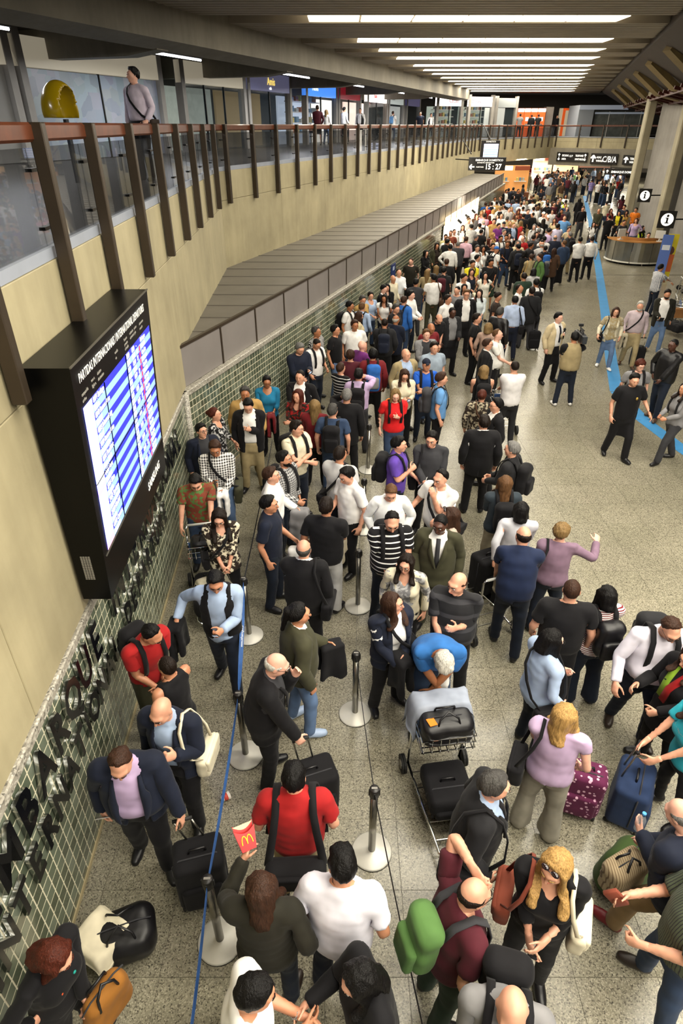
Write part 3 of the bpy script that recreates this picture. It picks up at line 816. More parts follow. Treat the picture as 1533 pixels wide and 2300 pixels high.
def arm(P, s, r0, r1, r2): return np.minimum(rcone(P, SH(s), EL(s), r0, r1), rcone(P, EL(s), WR(s), r1, r2))
def leg(P, s, r0, r1, r2):
    d = np.minimum(rcone(P, HIP(s), KN(s), r0, r1), rcone(P, KN(s), AN(s), r1 * .98, r2))
    return d
def neck(P, inf=0.0): return rcone(P, (0, .022, 1.44), (0, .006, 1.57), .060 + inf, .054 + inf)
def sdf_body(sex):
    k = 1.0 if sex == 'm' else .88
    def f(P):
        d = torso(P, sex)
        for s in (-1, 1):
            d = smin(d, arm(P, s, .060 * k, .046 * k, .032 * k), .045)
            l = leg(P, s, .090, .056, .038)
            l = np.minimum(l, ell(P, KN(s) + V3(0, .022, -.13), (.050, .052, .12)))
            d = smin(d, l, .03)
            d = smin(d, rcone(P, AN(s) + V3(0, .02, -.04), AN(s) + V3(s * .015, -.16, -.055), .035, .028), .02)
        return smin(d, neck(P), .035)
    return f
def sdf_head(P):
    P = P.copy(); P[:, 0] = np.abs(P[:, 0])
    d = ell(P, (0, .018, 1.658), (.076, .094, .092))
    d = smin(d, ell(P, (0, -.030, 1.612), (.060, .064, .080)), .03)
    d = smin(d, rcone(P, (.034, -.020, 1.585), (0, -.072, 1.548), .032, .024), .03)
    d = smin(d, rcone(P, (0, -.088, 1.672), (.045, -.066, 1.668), .017, .016), .02)
    d = smin(d, rcone(P, (.044, -.062, 1.622), (.050, -.040, 1.615), .020, .022), .025)
    d = np.maximum(d, -ell(P, (.031, -.106, 1.648), (.018, .016, .012)))
    d = smin(d, rcone(P, (0, -.095, 1.652), (0, -.113, 1.612), .008, .015), .012)
    d = smin(d, rcone(P, (0, -.094, 1.580), (.018, -.086, 1.580), .010, .007), .010)
    d = smin(d, ell(P, (.080, .016, 1.632), (.010, .021, .033)), .008)
    return smin(d, neck(P), .03)
def hand_sdf(style):
    """palm along +x, palm face towards -z, thumb towards +y"""
    curl = {'relax': (.45, .5, .35), 'grip': (1.25, 1.45, .8), 'flat': (.08, .1, .05)}[style]
    segs = []
    for i, (y, L) in enumerate(((.030, .078), (.010, .086), (-.011, .080), (-.031, .064))):
        p = np.array([.082 - abs(y) * .12, y, 0.0]); a = 0.0
        sp = y * .9
        for q, fr in enumerate((.45, .32, .25)):
            a += curl[q] * (1 + .08 * (i - 1)); n = p + np.array([math.cos(a) * math.cos(sp), math.sin(sp) * math.cos(a), -math.sin(a)]) * L * fr
            segs.append((p, n, .0092 - q * .0008, .0086 - q * .0010)); p = n
    p = np.array([.018, .030, -.006])
    for (dx, dy, dz), L, r in (((.62, .70, -.25), .042, .0125), ((.85, .35, -.4 if style != 'grip' else -.8), .034, .0105), ((.9, -.05 if style == 'grip' else .15, -.4), .026, .0092)):
        v = np.array([dx, dy, dz]); v /= np.linalg.norm(v); n = p + v * L; segs.append((p, n, r, r * .9)); p = n
    def f(P):
        d = ell(P, (.045, 0, 0), (.056, .043, .0175))
        d = smin(d, rcone(P, (-.045, 0, 0), (.02, 0, 0), .029, .024), .02)
        g = None
        for a, b, r0, r1 in segs:
            e = rcone(P, a, b, r0, r1); d = smin(d, e, .006)
        return d
    return f
def hand_mesh(style, step):
    V, Q = surface_nets(hand_sdf(style), (-.075, -.07, -.09), (.19, .085, .04), step)
    out = {}
    for s in (-1, 1):
        d = ADIR(s); n = V3(-s * .766, 0, -.643); th = V3(0, -1, 0)
        W = WR(s) + V[:, :1] * d + V[:, 1:2] * th + V[:, 2:3] * (-n)
        q = Q if np.dot(np.cross(d, th), -n) > 0 else Q[:, ::-1]
        out[s] = (W.astype(f32), q)
    return out
def weights(P, hair=False, skirt=False):
    N = len(P); W = np.zeros((N, 16), f32); x, z = P[:, 0], P[:, 2]
    if hair:
        h = sstep(1.40, 1.52, z); W[:, 3] = h; W[:, 1] = 1 - h; return W
    dt = torso(P, 'm')
    tot = np.zeros(N, f32)
    for s, o in ((1, 4), (-1, 7)):
        rel = P - SH(s); t = rel @ ADIR(s); tc = np.clip(t, 0, L1A + L2A)
        da = np.linalg.norm(rel - tc[:, None] * ADIR(s), axis=1) - (.056 - .026 * tc / (L1A + L2A))
        m = sstep(-.040, .030, dt - da) * sstep(-.055, .035, t)
        m = np.where((t > .22) & (x * s > .26), 1.0, m)
        m = np.where(x * s > 0.02, m, 0)
        e = sstep(L1A - .05, L1A + .05, t); w = sstep(L1A + L2A - .02, L1A + L2A + .015, t)
        W[:, o] = m * (1 - e); W[:, o + 1] = m * e * (1 - w); W[:, o + 2] = m * e * w; tot += m
    rem = np.clip(1 - tot, 0, 1)
    lg = sstep(.97, .83, z); sw = .10 if skirt else .028
    sl = sstep(-sw, sw, x); k = sstep(.55, .44, z) * (0.0 if skirt else 1.0); a = sstep(.13, .075, z) * (0.0 if skirt else 1.0)
    for o, q in ((10, sl), (13, 1 - sl)):
        W[:, o] = rem * lg * q * (1 - k); W[:, o + 1] = rem * lg * q * k * (1 - a); W[:, o + 2] = rem * lg * q * k * a
    r = rem * (1 - lg); c = sstep(.98, 1.20, z); n = sstep(1.445, 1.51, z); h = sstep(1.53, 1.585, z)
    W[:, 0] = r * (1 - c); W[:, 1] = r * c * (1 - n); W[:, 2] = r * c * n * (1 - h); W[:, 3] = r * c * n * h
    return W / np.maximum(W.sum(1, keepdims=True), 1e-6)
def wrinkle(V, amp, seed):
    r = np.random.RandomState(seed); out = np.zeros(len(V), f32)
    for k in range(7):
        w = r.normal(0, 1, 3) * np.array([16, 16, 34]) * (.5 + .25 * k); out += np.sin(V @ w + r.uniform(0, 6.3)) / (1 + .35 * k)
    return out * amp / 2.2
def strands(V, amp, seed, curl=False):
    r = np.random.RandomState(seed); a = np.arctan2(V[:, 1] - .03, V[:, 0]); z = V[:, 2]
    o = np.zeros(len(V), f32)
    for k in range(5):
        o += np.sin(a * r.randint(5, 17) + z * r.uniform(-40, 40) * (2.2 if curl else 1) + r.uniform(0, 6)) * .5
    w = r.normal(0, 1, (3, 3)) * (95 if curl else 45)
    for k in range(3): o += np.sin(V @ w[k] + k) * .6
    return o * amp / 1.6
def vnormals(V, Q):
    n = np.cross(V[Q[:, 2]] - V[Q[:, 0]], V[Q[:, 3]] - V[Q[:, 1]]); N = np.zeros_like(V)
    for i in range(4): np.add.at(N, Q[:, i], n)
    return N / np.maximum(np.linalg.norm(N, axis=1, keepdims=True), 1e-9)

# ---- garments -----------------------------------------------------
def half(P, p, n): return (P - np.asarray(p, f32)) @ np.asarray(n, f32)
def g_top(sex, sleeve, hem, inf=.019, collar=True, vneck=0.0, rs=(.070, .063, .052), smooth=.93, flare=0.0, opening=None, hood=False, drop=0.0):
    k = 1.0 if sex == 'm' else .90
    def f(P):
        Pz = P
        if flare:
            Pz = P.copy(); s = 1 + flare * np.clip((1.12 - P[:, 2]) / .35, 0, 1.3); Pz[:, 0] /= s; Pz[:, 1] /= s
        Q = Pz.copy(); Q[:, 2] = np.maximum(Q[:, 2], .86)           # extend straight down below the hips
        d = torso(Q, sex, inf, smooth)
        d = np.maximum(d, hem - P[:, 2])
        for s in (-1, 1):
            if sleeve > 0:
                a = arm(P, s, rs[0] * k, rs[1] * k, rs[2] * k)
                a = np.maximum(a, half(P, SH(s) + ADIR(s) * sleeve, ADIR(s)))
                d = smin(d, a, .035)
            else:
                d = np.maximum(d, half(P, SH(s) + V3(-s * .035, 0, 0), (s * .97, 0, .22)))
        d = smin(d, neck(P, inf * .75), .035)
        hp_ = half(P, (0, 0, (1.518 if inf < .025 else 1.506) if collar else 1.494), (0, -.42, .907))
        d = np.maximum(d, -np.maximum(-hp_, rcone(P, (0, .024, 1.40), (0, .006, 1.60), .098, .090)))
        if drop: d = np.maximum(d, -ell(P, (0, -.055, 1.490 - drop * .5), (.100, .095, .075 + drop)))
        if hood:
            d = smin(d, ell(P, (0, .105, 1.46), (.10, .055, .07)), .03)
        if vneck:
            w = np.abs(P[:, 0]) - np.clip((P[:, 2] - (1.46 - vneck)) / vneck, 0, 3) * .062
            d = np.maximum(d, -np.maximum(w, np.maximum(P[:, 1] + .03, (1.46 - vneck) - P[:, 2])))
        if opening:
            z0, w0, w1 = opening                                      # widths at the hem and at the collar; closed below z0 when w0 is 0
            z = P[:, 2]
            if w0 > 0: ww = w0 + (w1 - w0) * np.clip((z - .8) / .62, 0, 1)
            else: ww = np.clip((z - z0) / (1.44 - z0), -1, 1.2) * w1
            d = np.maximum(d, -np.maximum(np.abs(P[:, 0]) - ww, P[:, 1] + .02))
        return d
    return f
def g_legs(sex, r=(.104, .078, .070), end=.045, top=.985, inf=.008):
    def f(P):
        d = torso(P, sex, inf)
        for s in (-1, 1):
            d = smin(d, leg(P, s, *r), .03)
        d = np.maximum(d, P[:, 2] - top)
        return np.maximum(d, end - P[:, 2])
    return f
def g_skirt(end):
    def f(P):
        z = P[:, 2]; k = np.clip((.98 - z) / .5, 0, 1)
        A = .165 + .045 * k; B = .118 + .045 * k
        d = (np.sqrt((P[:, 0] / A) ** 2 + ((P[:, 1] - .012) / B) ** 2) - 1) * .12
        return np.maximum(d, np.maximum(end - z, z - 1.0))
    return f
def sdf_shoe(P):
    d = None
    for s in (-1, 1):
        a = AN(s)
        q = rcone(P, a + V3(0, .035, -.040), a + V3(s * .018, -.155, -.045), .042, .040)
        q = smin(q, rcone(P, a + V3(0, .012, -.03), a + V3(0, .008, .0), .043, .042), .03)
        q = smin(q, rcone(P, a + V3(s * .004, -.04, -.035), a + V3(s * .01, -.10, -.045), .042, .044), .03)
        q = np.maximum(q, .002 - P[:, 2])
        d = q if d is None else np.minimum(d, q)
    return d
def sdf_boot(P):
    d = sdf_shoe(P)
    for s in (-1, 1): d = smin(d, np.maximum(rcone(P, AN(s), KN(s), .052, .068), P[:, 2] - .44), .02)
    return d
def hair_sdf(style):
    cap_c, cap_r = (0, .024, 1.668), (.0865, .107, .099)
    def line(P, y0, z0, y1, z1): return z0 + (P[:, 1] - y0) * (z1 - z0) / (y1 - y0) - P[:, 2]
    def brow(P, top=1.728, back=0.0): return np.interp(P[:, 1], [-.20, -.056 + back, -.020 + back, .015 + back, .10], [top, top, 1.632, 1.600, 1.556]) - P[:, 2]
    def f(P):
        P = P.copy(); P0 = P.copy(); P = P0.copy()
        ax = np.abs(P[:, 0])
        skull = smin(ell(P0, (0, .018, 1.658), (.076, .094, .092)), ell(P0, (0, -.030, 1.640), (.058, .058, .075)), .02)
        def grow(ln, th, soft=.05): return np.maximum(skull - (-.004 + (th + .004) * sstep(0.0, soft, -ln) ** .6), ln)
        if style == 'buzz': return grow(brow(P, 1.726), .006, .03)
        if style == 'short':
            h = grow(brow(P), .015, .040)
            return smin(h, np.maximum(ell(P, (0, -.020, 1.738), (.056, .046, .022)), brow(P, 1.734)), .03)
        if style == 'receding': return grow(brow(P, 1.756, .036), .012, .030)
        if style == 'fringe':                              # bald crown, hair round the sides and back
            ln = np.maximum(line(P, -.055, 1.690, .045, 1.570), (P[:, 2] - 1.684 - .2 * np.clip(-P[:, 1], -.1, .0)))
            return grow(ln, .012, .030)
        if style == 'curly':
            c = ell(P, (0, .025, 1.672), (.103, .122, .112))
            return np.maximum(c, line(P, -.088, 1.705, .06, 1.545))
        base = grow(brow(P), .019, .045)
        if style in ('bob', 'long', 'longer'):
            end = {'bob': 1.50, 'long': 1.40, 'longer': 1.30}[style]
            c = rcone(P, (0, .035, 1.66), (0, .062, end + .03), .094, .080 if style != 'bob' else .092)
            c = np.maximum(c, end - P[:, 2]); c = np.maximum(c, -(P[:, 1] + .012) - .30 * (1.66 - P[:, 2]) * 0)
            c = np.maximum(c, (P[:, 2] - 1.70))
            for s in (-1, 1):
                l_ = rcone(P, (s * .076, -.028, 1.685), (s * .088, -.045, max(end, 1.50)), .024, .032)
                if style != 'bob': l_ = np.minimum(l_, rcone(P, (s * .088, -.045, 1.50), (s * .098, -.150 if style == 'longer' else -.125, end + .03), .034, .036))
                c = smin(c, np.maximum(l_, end - P[:, 2]), .045)
            return smin(base, c, .025)
        if style == 'pony': return smin(base, rcone(P, (0, .125, 1.69), (0, .150, 1.47), .034, .022), .02)
        if style == 'bun': return smin(base, ell(P, (0, .135, 1.67), (.045, .042, .045)), .015)
        if style == 'cap':
            d = np.maximum(ell(P, (0, .018, 1.672), (.090, .112, .104)), line(P, -.10, 1.690, .1, 1.650))
            b = np.maximum(ell(P, (0, -.115, 1.690), (.068, .075, .012)), P[:, 1] + .03)
            return np.minimum(d, b)
        return base
    return f
LODS = {0: dict(body=.033, head=.0125, hand=.0108, cloth=.0242, hair=.0140, shoe=.021), 1: dict(body=.052, head=.021, hand=.021, cloth=.040, hair=.020, shoe=.032), 2: dict(body=.068, head=.030, hand=.03, cloth=.055, hair=.026, shoe=.045), 3: dict(body=.10, head=.045, hand=.05, cloth=.075, hair=.038, shoe=.07)}
TPL = {}
BB = ((-.72, -.22, -.01), (.72, .24, 1.56)); BT = ((-.62, -.26, .55), (.62, .26, 1.60)); BL_ = ((-.26, -.22, 0.0), (.26, .24, 1.06)); BH = ((-.16, -.21, 1.20), (.16, .22, 1.80))
def template(key, fn, box, step, hair=False, skirt=False, wr=0.0, wfix=None):
    if key in TPL: return TPL[key]
    V, Q = surface_nets(fn, box[0], box[1], step)
    W = weights(V, hair, skirt) if wfix is None else np.eye(16, dtype=f32)[np.full(len(V), wfix)]
    N = vnormals(V, Q) if wr else None
    TPL[key] = (V, Q, W, N)
    return TPL[key]
def body_template(sex, lod, hl, hr):
    k = ('body', sex, lod, hl, hr)
    if k in TPL: return TPL[k]
    L = LODS[lod]
    if ('bc', sex, lod) not in TPL:
        f = sdf_body(sex); V1, Q1 = surface_nets(f, *BB, L['body'])
        cen = V1[Q1].mean(1); Q1 = Q1[cen[:, 2] < 1.525]
        V2, Q2 = surface_nets(sdf_head, (-.12, -.16, 1.44), (.12, .16, 1.78), L['head'])
        if sex == 'f': V2 = V2.copy(); V2[:, 0] *= .96
        cen = V2[Q2].mean(1); Q2 = Q2[cen[:, 2] > 1.490]
        TPL[('bc', sex, lod)] = (V1, Q1, weights(V1), V2, Q2, weights(V2))
        W2 = TPL[('bc', sex, lod)][5]
    V1, Q1, W1, V2, Q2, W2 = TPL[('bc', sex, lod)]
    Vs, Qs, Ws = [V1, V2], [Q1, Q2 + len(V1)], [W1, W2]; n = len(V1) + len(V2)
    for s, st, b in ((1, hl, 6), (-1, hr, 9)):
        kk = ('hand', st, lod)
        if kk not in TPL: TPL[kk] = hand_mesh(st, L['hand'])
        hv, hq = TPL[kk][s]
        Vs.append(hv); Qs.append(hq + n); Ws.append(np.eye(16, dtype=f32)[np.full(len(hv), b)]); n += len(hv)
    TPL[k] = (np.concatenate(Vs), np.concatenate(Qs), np.concatenate(Ws), None)
    return TPL[k]

# ---- skeleton -------------------------------------------------------
def rotm(ax, deg):
    a = math.radians(deg); c, s = math.cos(a), math.sin(a)
    return {'x': np.array([[1, 0, 0], [0, c, -s], [0, s, c]]), 'y': np.array([[c, 0, s], [0, 1, 0], [-s, 0, c]]), 'z': np.array([[c, -s, 0], [s, c, 0], [0, 0, 1]])}[ax]
def about(R, p, M=None):
    T = np.eye(4); T[:3, :3] = R; T[:3, 3] = p - R @ p
    return T if M is None else M @ T
def unit(v): return v / max(np.linalg.norm(v), 1e-9)
def ap(M, p): return M[:3, :3] @ p + M[:3, 3]
def two_bone(a, t, l1, l2, hint):
    d = t - a; L = np.linalg.norm(d); L = min(max(L, abs(l1 - l2) + .01), (l1 + l2) * .999); u = unit(d)
    x = (l1 * l1 - l2 * l2 + L * L) / (2 * L); h = math.sqrt(max(l1 * l1 - x * x, 1e-8))
    hp = unit(hint - u * np.dot(hint, u))
    e = a + u * x + hp * h
    return e, a + u * L
def fr(a, b):
    a = unit(a); b = unit(b - a * np.dot(a, b)); return np.stack([a, b, np.cross(a, b)], 1)
ARMS = {'down': (.265, -.02, .915), 'relax': (.25, -.11, .96), 'hold': (.09, -.30, 1.06), 'low': (.04, -.22, .93), 'cross': (-.09, -.235, 1.17), 'cross2': (-.07, -.26, 1.12), 'phone': (.07, -.33, 1.20),
        'face': (.055, -.205, 1.45), 'chest': (.02, -.235, 1.27), 'strap': (.12, -.23, 1.31), 'pocket': (.225, -.05, .97), 'hip': (.225, -.01, 1.03), 'back': (.03, .20, .98), 'up': (.16, -.26, 1.78), 'head': (.12, -.06, 1.70),
        'reach': (.22, -.47, 1.12), 'point': (.62, -.12, 1.40), 'side': (.46, -.12, 1.06), 'out': (.36, -.22, 1.02), 'tail': (.28, .26, .98), 'show': (.12, -.40, 1.42), 'ear': (.10, -.11, 1.58), 'shoulder': (.17, -.24, 1.50), 'belly': (.02, -.25, 1.10), 'bag': (.235, -.10, 1.10), 'lean': (-.04, -.34, 1.10)}
ELB = {'hip': (1, .35, -.1), 'pocket': (.9, .6, -.2), 'back': (1, .5, -.1), 'cross': (.9, -.2, -.8), 'cross2': (.9, -.2, -.8), 'lean': (1, -.3, -.35), 'head': (1, -.1, .25), 'up': (.7, .3, -.5), 'ear': (.8, -.4, -.7)}
HANDS = {'hold': 'grip', 'phone': 'grip', 'strap': 'grip', 'reach': 'grip', 'tail': 'grip', 'show': 'grip', 'up': 'grip', 'bag': 'grip', 'shoulder': 'grip'}
class Pose: pass
def solve(sp):
    """sp: dict of pose settings -> bone matrices in the person's own frame"""
    M = [None] * 16
    fat = sp.get('fat', 0.0)
    stride = sp.get('stride', 0.0); spread = sp.get('spread', 0.0)
    rl = sp.get('rng')
    ank = {}
    for s in (1, -1):
        a = AN(s).astype(float).copy(); a[0] += s * (.02 + spread + .3 * fat * .1); a[1] += -s * stride * .5; ank[s] = a
    if not stride and rl is not None:
        ank[1][1] += rl.uniform(-.06, .06); ank[-1][1] += rl.uniform(-.06, .06); ank[1][0] += rl.uniform(0, .04); ank[-1][0] -= rl.uniform(0, .04)
    drop = .006 + stride * stride * .16 + spread * .1 + sp.get('squat', 0.0)
    root = np.eye(4); root[2, 3] = -drop; root[1, 3] = sp.get('shift', 0.0)
    if sp.get('hiptilt'): root = about(rotm('x', sp['hiptilt']), np.array([0, 0, .95]), root)
    M[0] = root
    ch = rotm('z', sp.get('twist', 0.0)) @ rotm('x', sp.get('lean', 0.0)) @ rotm('y', sp.get('tilt', 0.0))
    M[1] = about(ch, np.array([0, .01, 1.02]), M[0])
    hy, hp, hr = sp.get('head', (0, 0, 0))
    M[2] = about(rotm('z', hy * .4) @ rotm('x', hp * .4), np.array([0, .012, 1.455]), M[1])
    M[3] = about(rotm('z', hy * .6) @ rotm('x', hp * .6) @ rotm('y', hr), np.array([0, .0, 1.56]), M[2])
    for s, o, key in ((1, 4, 'armL'), (-1, 7, 'armR')):
        spec = sp.get(key, 'down'); hint = np.array([.35, .75, -.45])
        tw = 0.0
        if isinstance(spec, str):
            t = np.array(ARMS[spec], float); hint = np.array(ELB.get(spec, (.45, .75, -.45)), float)
            if spec in ('down', 'relax', 'pocket', 'hip'): t[0] += fat * .10
            elif t[1] < -.15: t[1] -= fat * .16
        else:
            t = np.array(spec[:3], float); hint = np.array(spec[3:6], float) if len(spec) > 3 else hint
        t[0] *= s; hint = hint * np.array([s, 1, 1])
        a = ap(M[1], SH(s).astype(float)); t = ap(M[1], t); hint = M[1][:3, :3] @ hint
        e, w = two_bone(a, t, L1A, L2A, hint)
        u = unit(e - a); f_ = unit(w - e)
        b = f_ - u * np.dot(f_, u)
        if np.linalg.norm(b) < .06: b = M[1][:3, :3] @ np.array([0, -1, 0])
        d = ADIR(s).astype(float); e0 = np.array([0, -1., 0])
        R1 = fr(u, b) @ fr(d, e0).T
        h = np.cross(u, unit(b - u * np.dot(u, b)))
        R2 = fr(f_, np.cross(h, f_)) @ fr(d, e0).T
        M4 = np.eye(4); M4[:3, :3] = R1; M4[:3, 3] = a - R1 @ SH(s); M[o] = M4
        M5 = np.eye(4); M5[:3, :3] = R2; M5[:3, 3] = e - R2 @ EL(s); M[o + 1] = M5
        tw = sp.get('twistL' if s == 1 else 'twistR', 0.0)
        R3 = R2
        if tw:
            K = np.array([[0, -f_[2], f_[1]], [f_[2], 0, -f_[0]], [-f_[1], f_[0], 0]]); an = math.radians(tw)
            R3 = (np.eye(3) + math.sin(an) * K + (1 - math.cos(an)) * K @ K) @ R2
        M6 = np.eye(4); M6[:3, :3] = R3; M6[:3, 3] = w - R3 @ WR(s); M[o + 2] = M6
    for s, o in ((1, 10), (-1, 13)):
        a = ap(M[0], HIP(s).astype(float)); t = ank[s]
        key = 'footL' if s == 1 else 'footR'
        if key in sp: t = np.array(sp[key], float)
        l1 = np.linalg.norm(KN(s) - HIP(s)); l2 = np.linalg.norm(AN(s) - KN(s))
        toe = s * sp.get('toe', 10.0)
        e, w = two_bone(a, t, l1, l2, rotm('z', toe) @ np.array([0, -1., .05]))
        k0 = unit((KN(s) - HIP(s)).astype(float)); k1 = unit((AN(s) - KN(s)).astype(float)); fw = np.array([0, -1., 0]); ff = rotm('z', toe) @ fw
        R1 = fr(unit(e - a), ff) @ fr(k0, fw).T; R2 = fr(unit(w - e), ff) @ fr(k1, fw).T
        for R, c0, c1, i in ((R1, HIP(s), a, o), (R2, KN(s), e, o + 1)):
            m4 = np.eye(4); m4[:3, :3] = R; m4[:3, 3] = c1 - R @ c0; M[i] = m4
        lift = 0.0
        if stride and -s * stride > 0: lift = min(35.0, 55 * abs(stride))          # heel of the trailing foot lifts
        R3 = rotm('z', toe) @ rotm('x', 0)
        c0 = AN(s).astype(float); c1 = w
        m4 = np.eye(4); m4[:3, :3] = R3; m4[:3, 3] = c1 - R3 @ c0; M[o + 2] = m4
    return np.stack(M)
def shape(V, W, sp):
    """make the figure stouter before it is posed"""
    fat, belly = sp.get('fat', 0.0) + .05, sp.get('belly', 0.0)
    V = V.copy(); z = V[:, 2]; wt = W[:, 0] + W[:, 1]
    g = np.exp(-((z - 1.08) / .22) ** 2)
    sc = 1 + wt * fat * (.35 + .65 * g) + (W[:, 10] + W[:, 13]) * fat * .35
    cx = np.where(W[:, 10] + W[:, 13] > .5, np.sign(V[:, 0]) * .092, 0)
    V[:, 0] = cx + (V[:, 0] - cx) * sc; V[:, 1] = V[:, 1] * (1 + wt * fat * (.5 + g))
    if belly:
        fr_ = np.clip(-V[:, 1] / .12, 0, 1); V[:, 1] -= wt * belly * fr_ * np.exp(-((z - 1.05) / .13) ** 2)
    aw = W[:, 4] + W[:, 5] + W[:, 6] - W[:, 7] - W[:, 8] - W[:, 9]
    V[:, 0] += aw * fat * .05
    return V
def skin(V, W, M):
    R = np.einsum('nb,bij->nij', W, M[:, :3, :].astype(f32))
    return np.einsum('nij,nj->ni', R[:, :, :3], V) + R[:, :, 3]
def np_mesh(name, V, Q, m, smooth=True):
    me = bpy.data.meshes.new(name)
    me.vertices.add(len(V)); me.vertices.foreach_set('co', np.ascontiguousarray(V, f32).ravel())
    k = Q.shape[1]
    me.loops.add(len(Q) * k); me.loops.foreach_set('vertex_index', np.ascontiguousarray(Q, np.int32).ravel())
    me.polygons.add(len(Q)); me.polygons.foreach_set('loop_start', np.arange(0, len(Q) * k, k, dtype=np.int32))
    if smooth: me.polygons.foreach_set('use_smooth', np.ones(len(Q), bool))
    for x in (m if isinstance(m, (list, tuple)) else [m]): me.materials.append(x)
    me.update(calc_edges=True)
    return me
# ---- cloth, skin and hair materials -----------------------------------
COLS = {'black': '#0d0c10', 'white': '#e6e4e2', 'navy': '#141a2b', 'grey': '#7d7c7e', 'lgrey': '#b9b8b8', 'dgrey': '#333337', 'charcoal': '#1c1c1f', 'red': '#9c1a1c', 'dred': '#6d1a20', 'maroon': '#4a1722', 'blue': '#2b62b0', 'lblue': '#9fb2d0', 'sky': '#5f8fc4', 'teal': '#1d6f96', 'purple': '#5b3f9e', 'violet': '#6d2d73',
        'lilac': '#b29cc0', 'pink': '#cf9fb8', 'yellow': '#e0cf28', 'orange': '#d9761f', 'green': '#4d6f3a', 'olive': '#3c3b2a', 'dolive': '#211f17', 'khaki': '#9b8b68', 'beige': '#c6b592', 'tan': '#b08d54', 'cream': '#d8cfb6', 'brown': '#4b3526', 'dbrown': '#2b211b', 'denim': '#2f3f5a', 'ldenim': '#5a7195', 'ddenim': '#171e2c', 'mauve': '#7b6376', 'hivis': '#c8e02c', 'gold': '#c8a050', 'dgreen': '#26382c', 'stone': '#a69c86', 'turq': '#2aa3b5', 'rust': '#7a3b2a'}
def cloth(color, pat=None):
    key = 'cloth_%s%s' % (color, '_' + pat if pat else '')
    if key in MATS: return MATS[key]
    m, nt, bs = new_mat(key); c = srgb(COLS.get(color, color))
    leather = pat == 'leather'
    bs.inputs['Roughness'].default_value = 0.42 if leather else 0.82
    bs.inputs['Specular IOR Level'].default_value = 0.5 if leather else 0.25
    if not leather: bs.inputs['Sheen Weight'].default_value = 0.04
    vec = coords(nt); f = noise(nt, vec, 9, 1)
    out = ramp(nt, f, [(0.3, tuple(x * .86 for x in c)), (0.7, tuple(min(1, x * 1.10) for x in c))])
    if pat and not leather:
        sx = nt.nodes.new('ShaderNodeSeparateXYZ'); nt.links.new(vec, sx.inputs[0])
        def saw(sock, freq, duty):
            a = nt.nodes.new('ShaderNodeMath'); a.operation = 'MULTIPLY'; a.inputs[1].default_value = freq; nt.links.new(sock, a.inputs[0])
            b = nt.nodes.new('ShaderNodeMath'); b.operation = 'FRACT'; nt.links.new(a.outputs[0], b.inputs[0])
            d = nt.nodes.new('ShaderNodeMath'); d.operation = 'LESS_THAN'; d.inputs[1].default_value = duty; nt.links.new(b.outputs[0], d.inputs[0])
            return d.outputs[0]
        kind, c2 = pat.split('-'); c2 = srgb(COLS.get(c2, c2))
        if kind == 'stripe': out = mixc(nt, saw(sx.outputs[2], 16, .22), out, c2)
        elif kind == 'fine': out = mixc(nt, saw(sx.outputs[2], 42, .45), out, c2)
        elif kind == 'pin': out = mixc(nt, saw(sx.outputs[0], 55, .3), out, c2)
        elif kind == 'band': out = mixc(nt, saw(sx.outputs[2], 7, .30), out, c2)
        elif kind == 'check':
            a = mixc(nt, saw(sx.outputs[2], 28, .5), out, c2); b = mixc(nt, saw(sx.outputs[0], 28, .5), out, c2)
            out = mixc(nt, 0.5, a, b)
        elif kind == 'blot':
            v = noise(nt, vec, 17, 2); out = ramp(nt, v, [(0.44, c), (0.50, c2)])
        elif kind == 'dots':
            v = nt.nodes.new('ShaderNodeTexVoronoi'); v.inputs['Scale'].default_value = 22; nt.links.new(vec, v.inputs['Vector'])
            d = nt.nodes.new('ShaderNodeMath'); d.operation = 'LESS_THAN'; d.inputs[1].default_value = .30; nt.links.new(v.outputs['Distance'], d.inputs[0])
            out = mixc(nt, d.outputs[0], out, c2)
    nt.links.new(out, bs.inputs['Base Color'])
    fv = coords(nt, (1, 1, .45))
    bump(nt, bs, noise(nt, fv, 8, 1, .5), .40, .03)
    MATS[key] = m
    return m
SKINS = {'l': '#d29d82', 'm': '#bf8767', 't': '#a66e4b', 'd': '#4f3124', 'p': '#dcab96'}
def skin_mat(k):
    key = 'skin_' + k
    if key in MATS: return MATS[key]
    m, nt, bs = new_mat(key); c = srgb(SKINS[k]); vec = coords(nt)
    f = noise(nt, vec, 14, 1)
    out = ramp(nt, f, [(0.3, (c[0] * .90, c[1] * .84, c[2] * .84)), (0.7, (min(1, c[0] * 1.08), c[1] * 1.06, c[2] * 1.05))])
    nt.links.new(out, bs.inputs['Base Color']); bs.inputs['Roughness'].default_value = .46
    bs.inputs['Subsurface Weight'].default_value = 0.0
    MATS[key] = m
    return m
HAIRS = {'black': '#0d0b0b', 'dbrown': '#1b120d', 'brown': '#38241a', 'lbrown': '#5d4129', 'auburn': '#4a2015', 'blond': '#a98550', 'dblond': '#7d6440', 'grey': '#6f6d6b', 'white': '#b9b6ae', 'sgrey': '#42403e'}
def hair_mat(k):
    key = 'hair_' + k
    if key in MATS: return MATS[key]
    m, nt, bs = new_mat(key); c = srgb(HAIRS[k]); vec = coords(nt, (60, 60, 7))
    f = noise(nt, vec, 1.6, 2, .6)
    out = ramp(nt, f, [(0.3, tuple(x * .55 for x in c)), (0.7, tuple(min(1, x * 1.25) for x in c))])
    nt.links.new(out, bs.inputs['Base Color']); bs.inputs['Roughness'].default_value = .52; bs.inputs['Specular IOR Level'].default_value = .18
    bump(nt, bs, f, .7, .012)
    MATS[key] = m
    return m
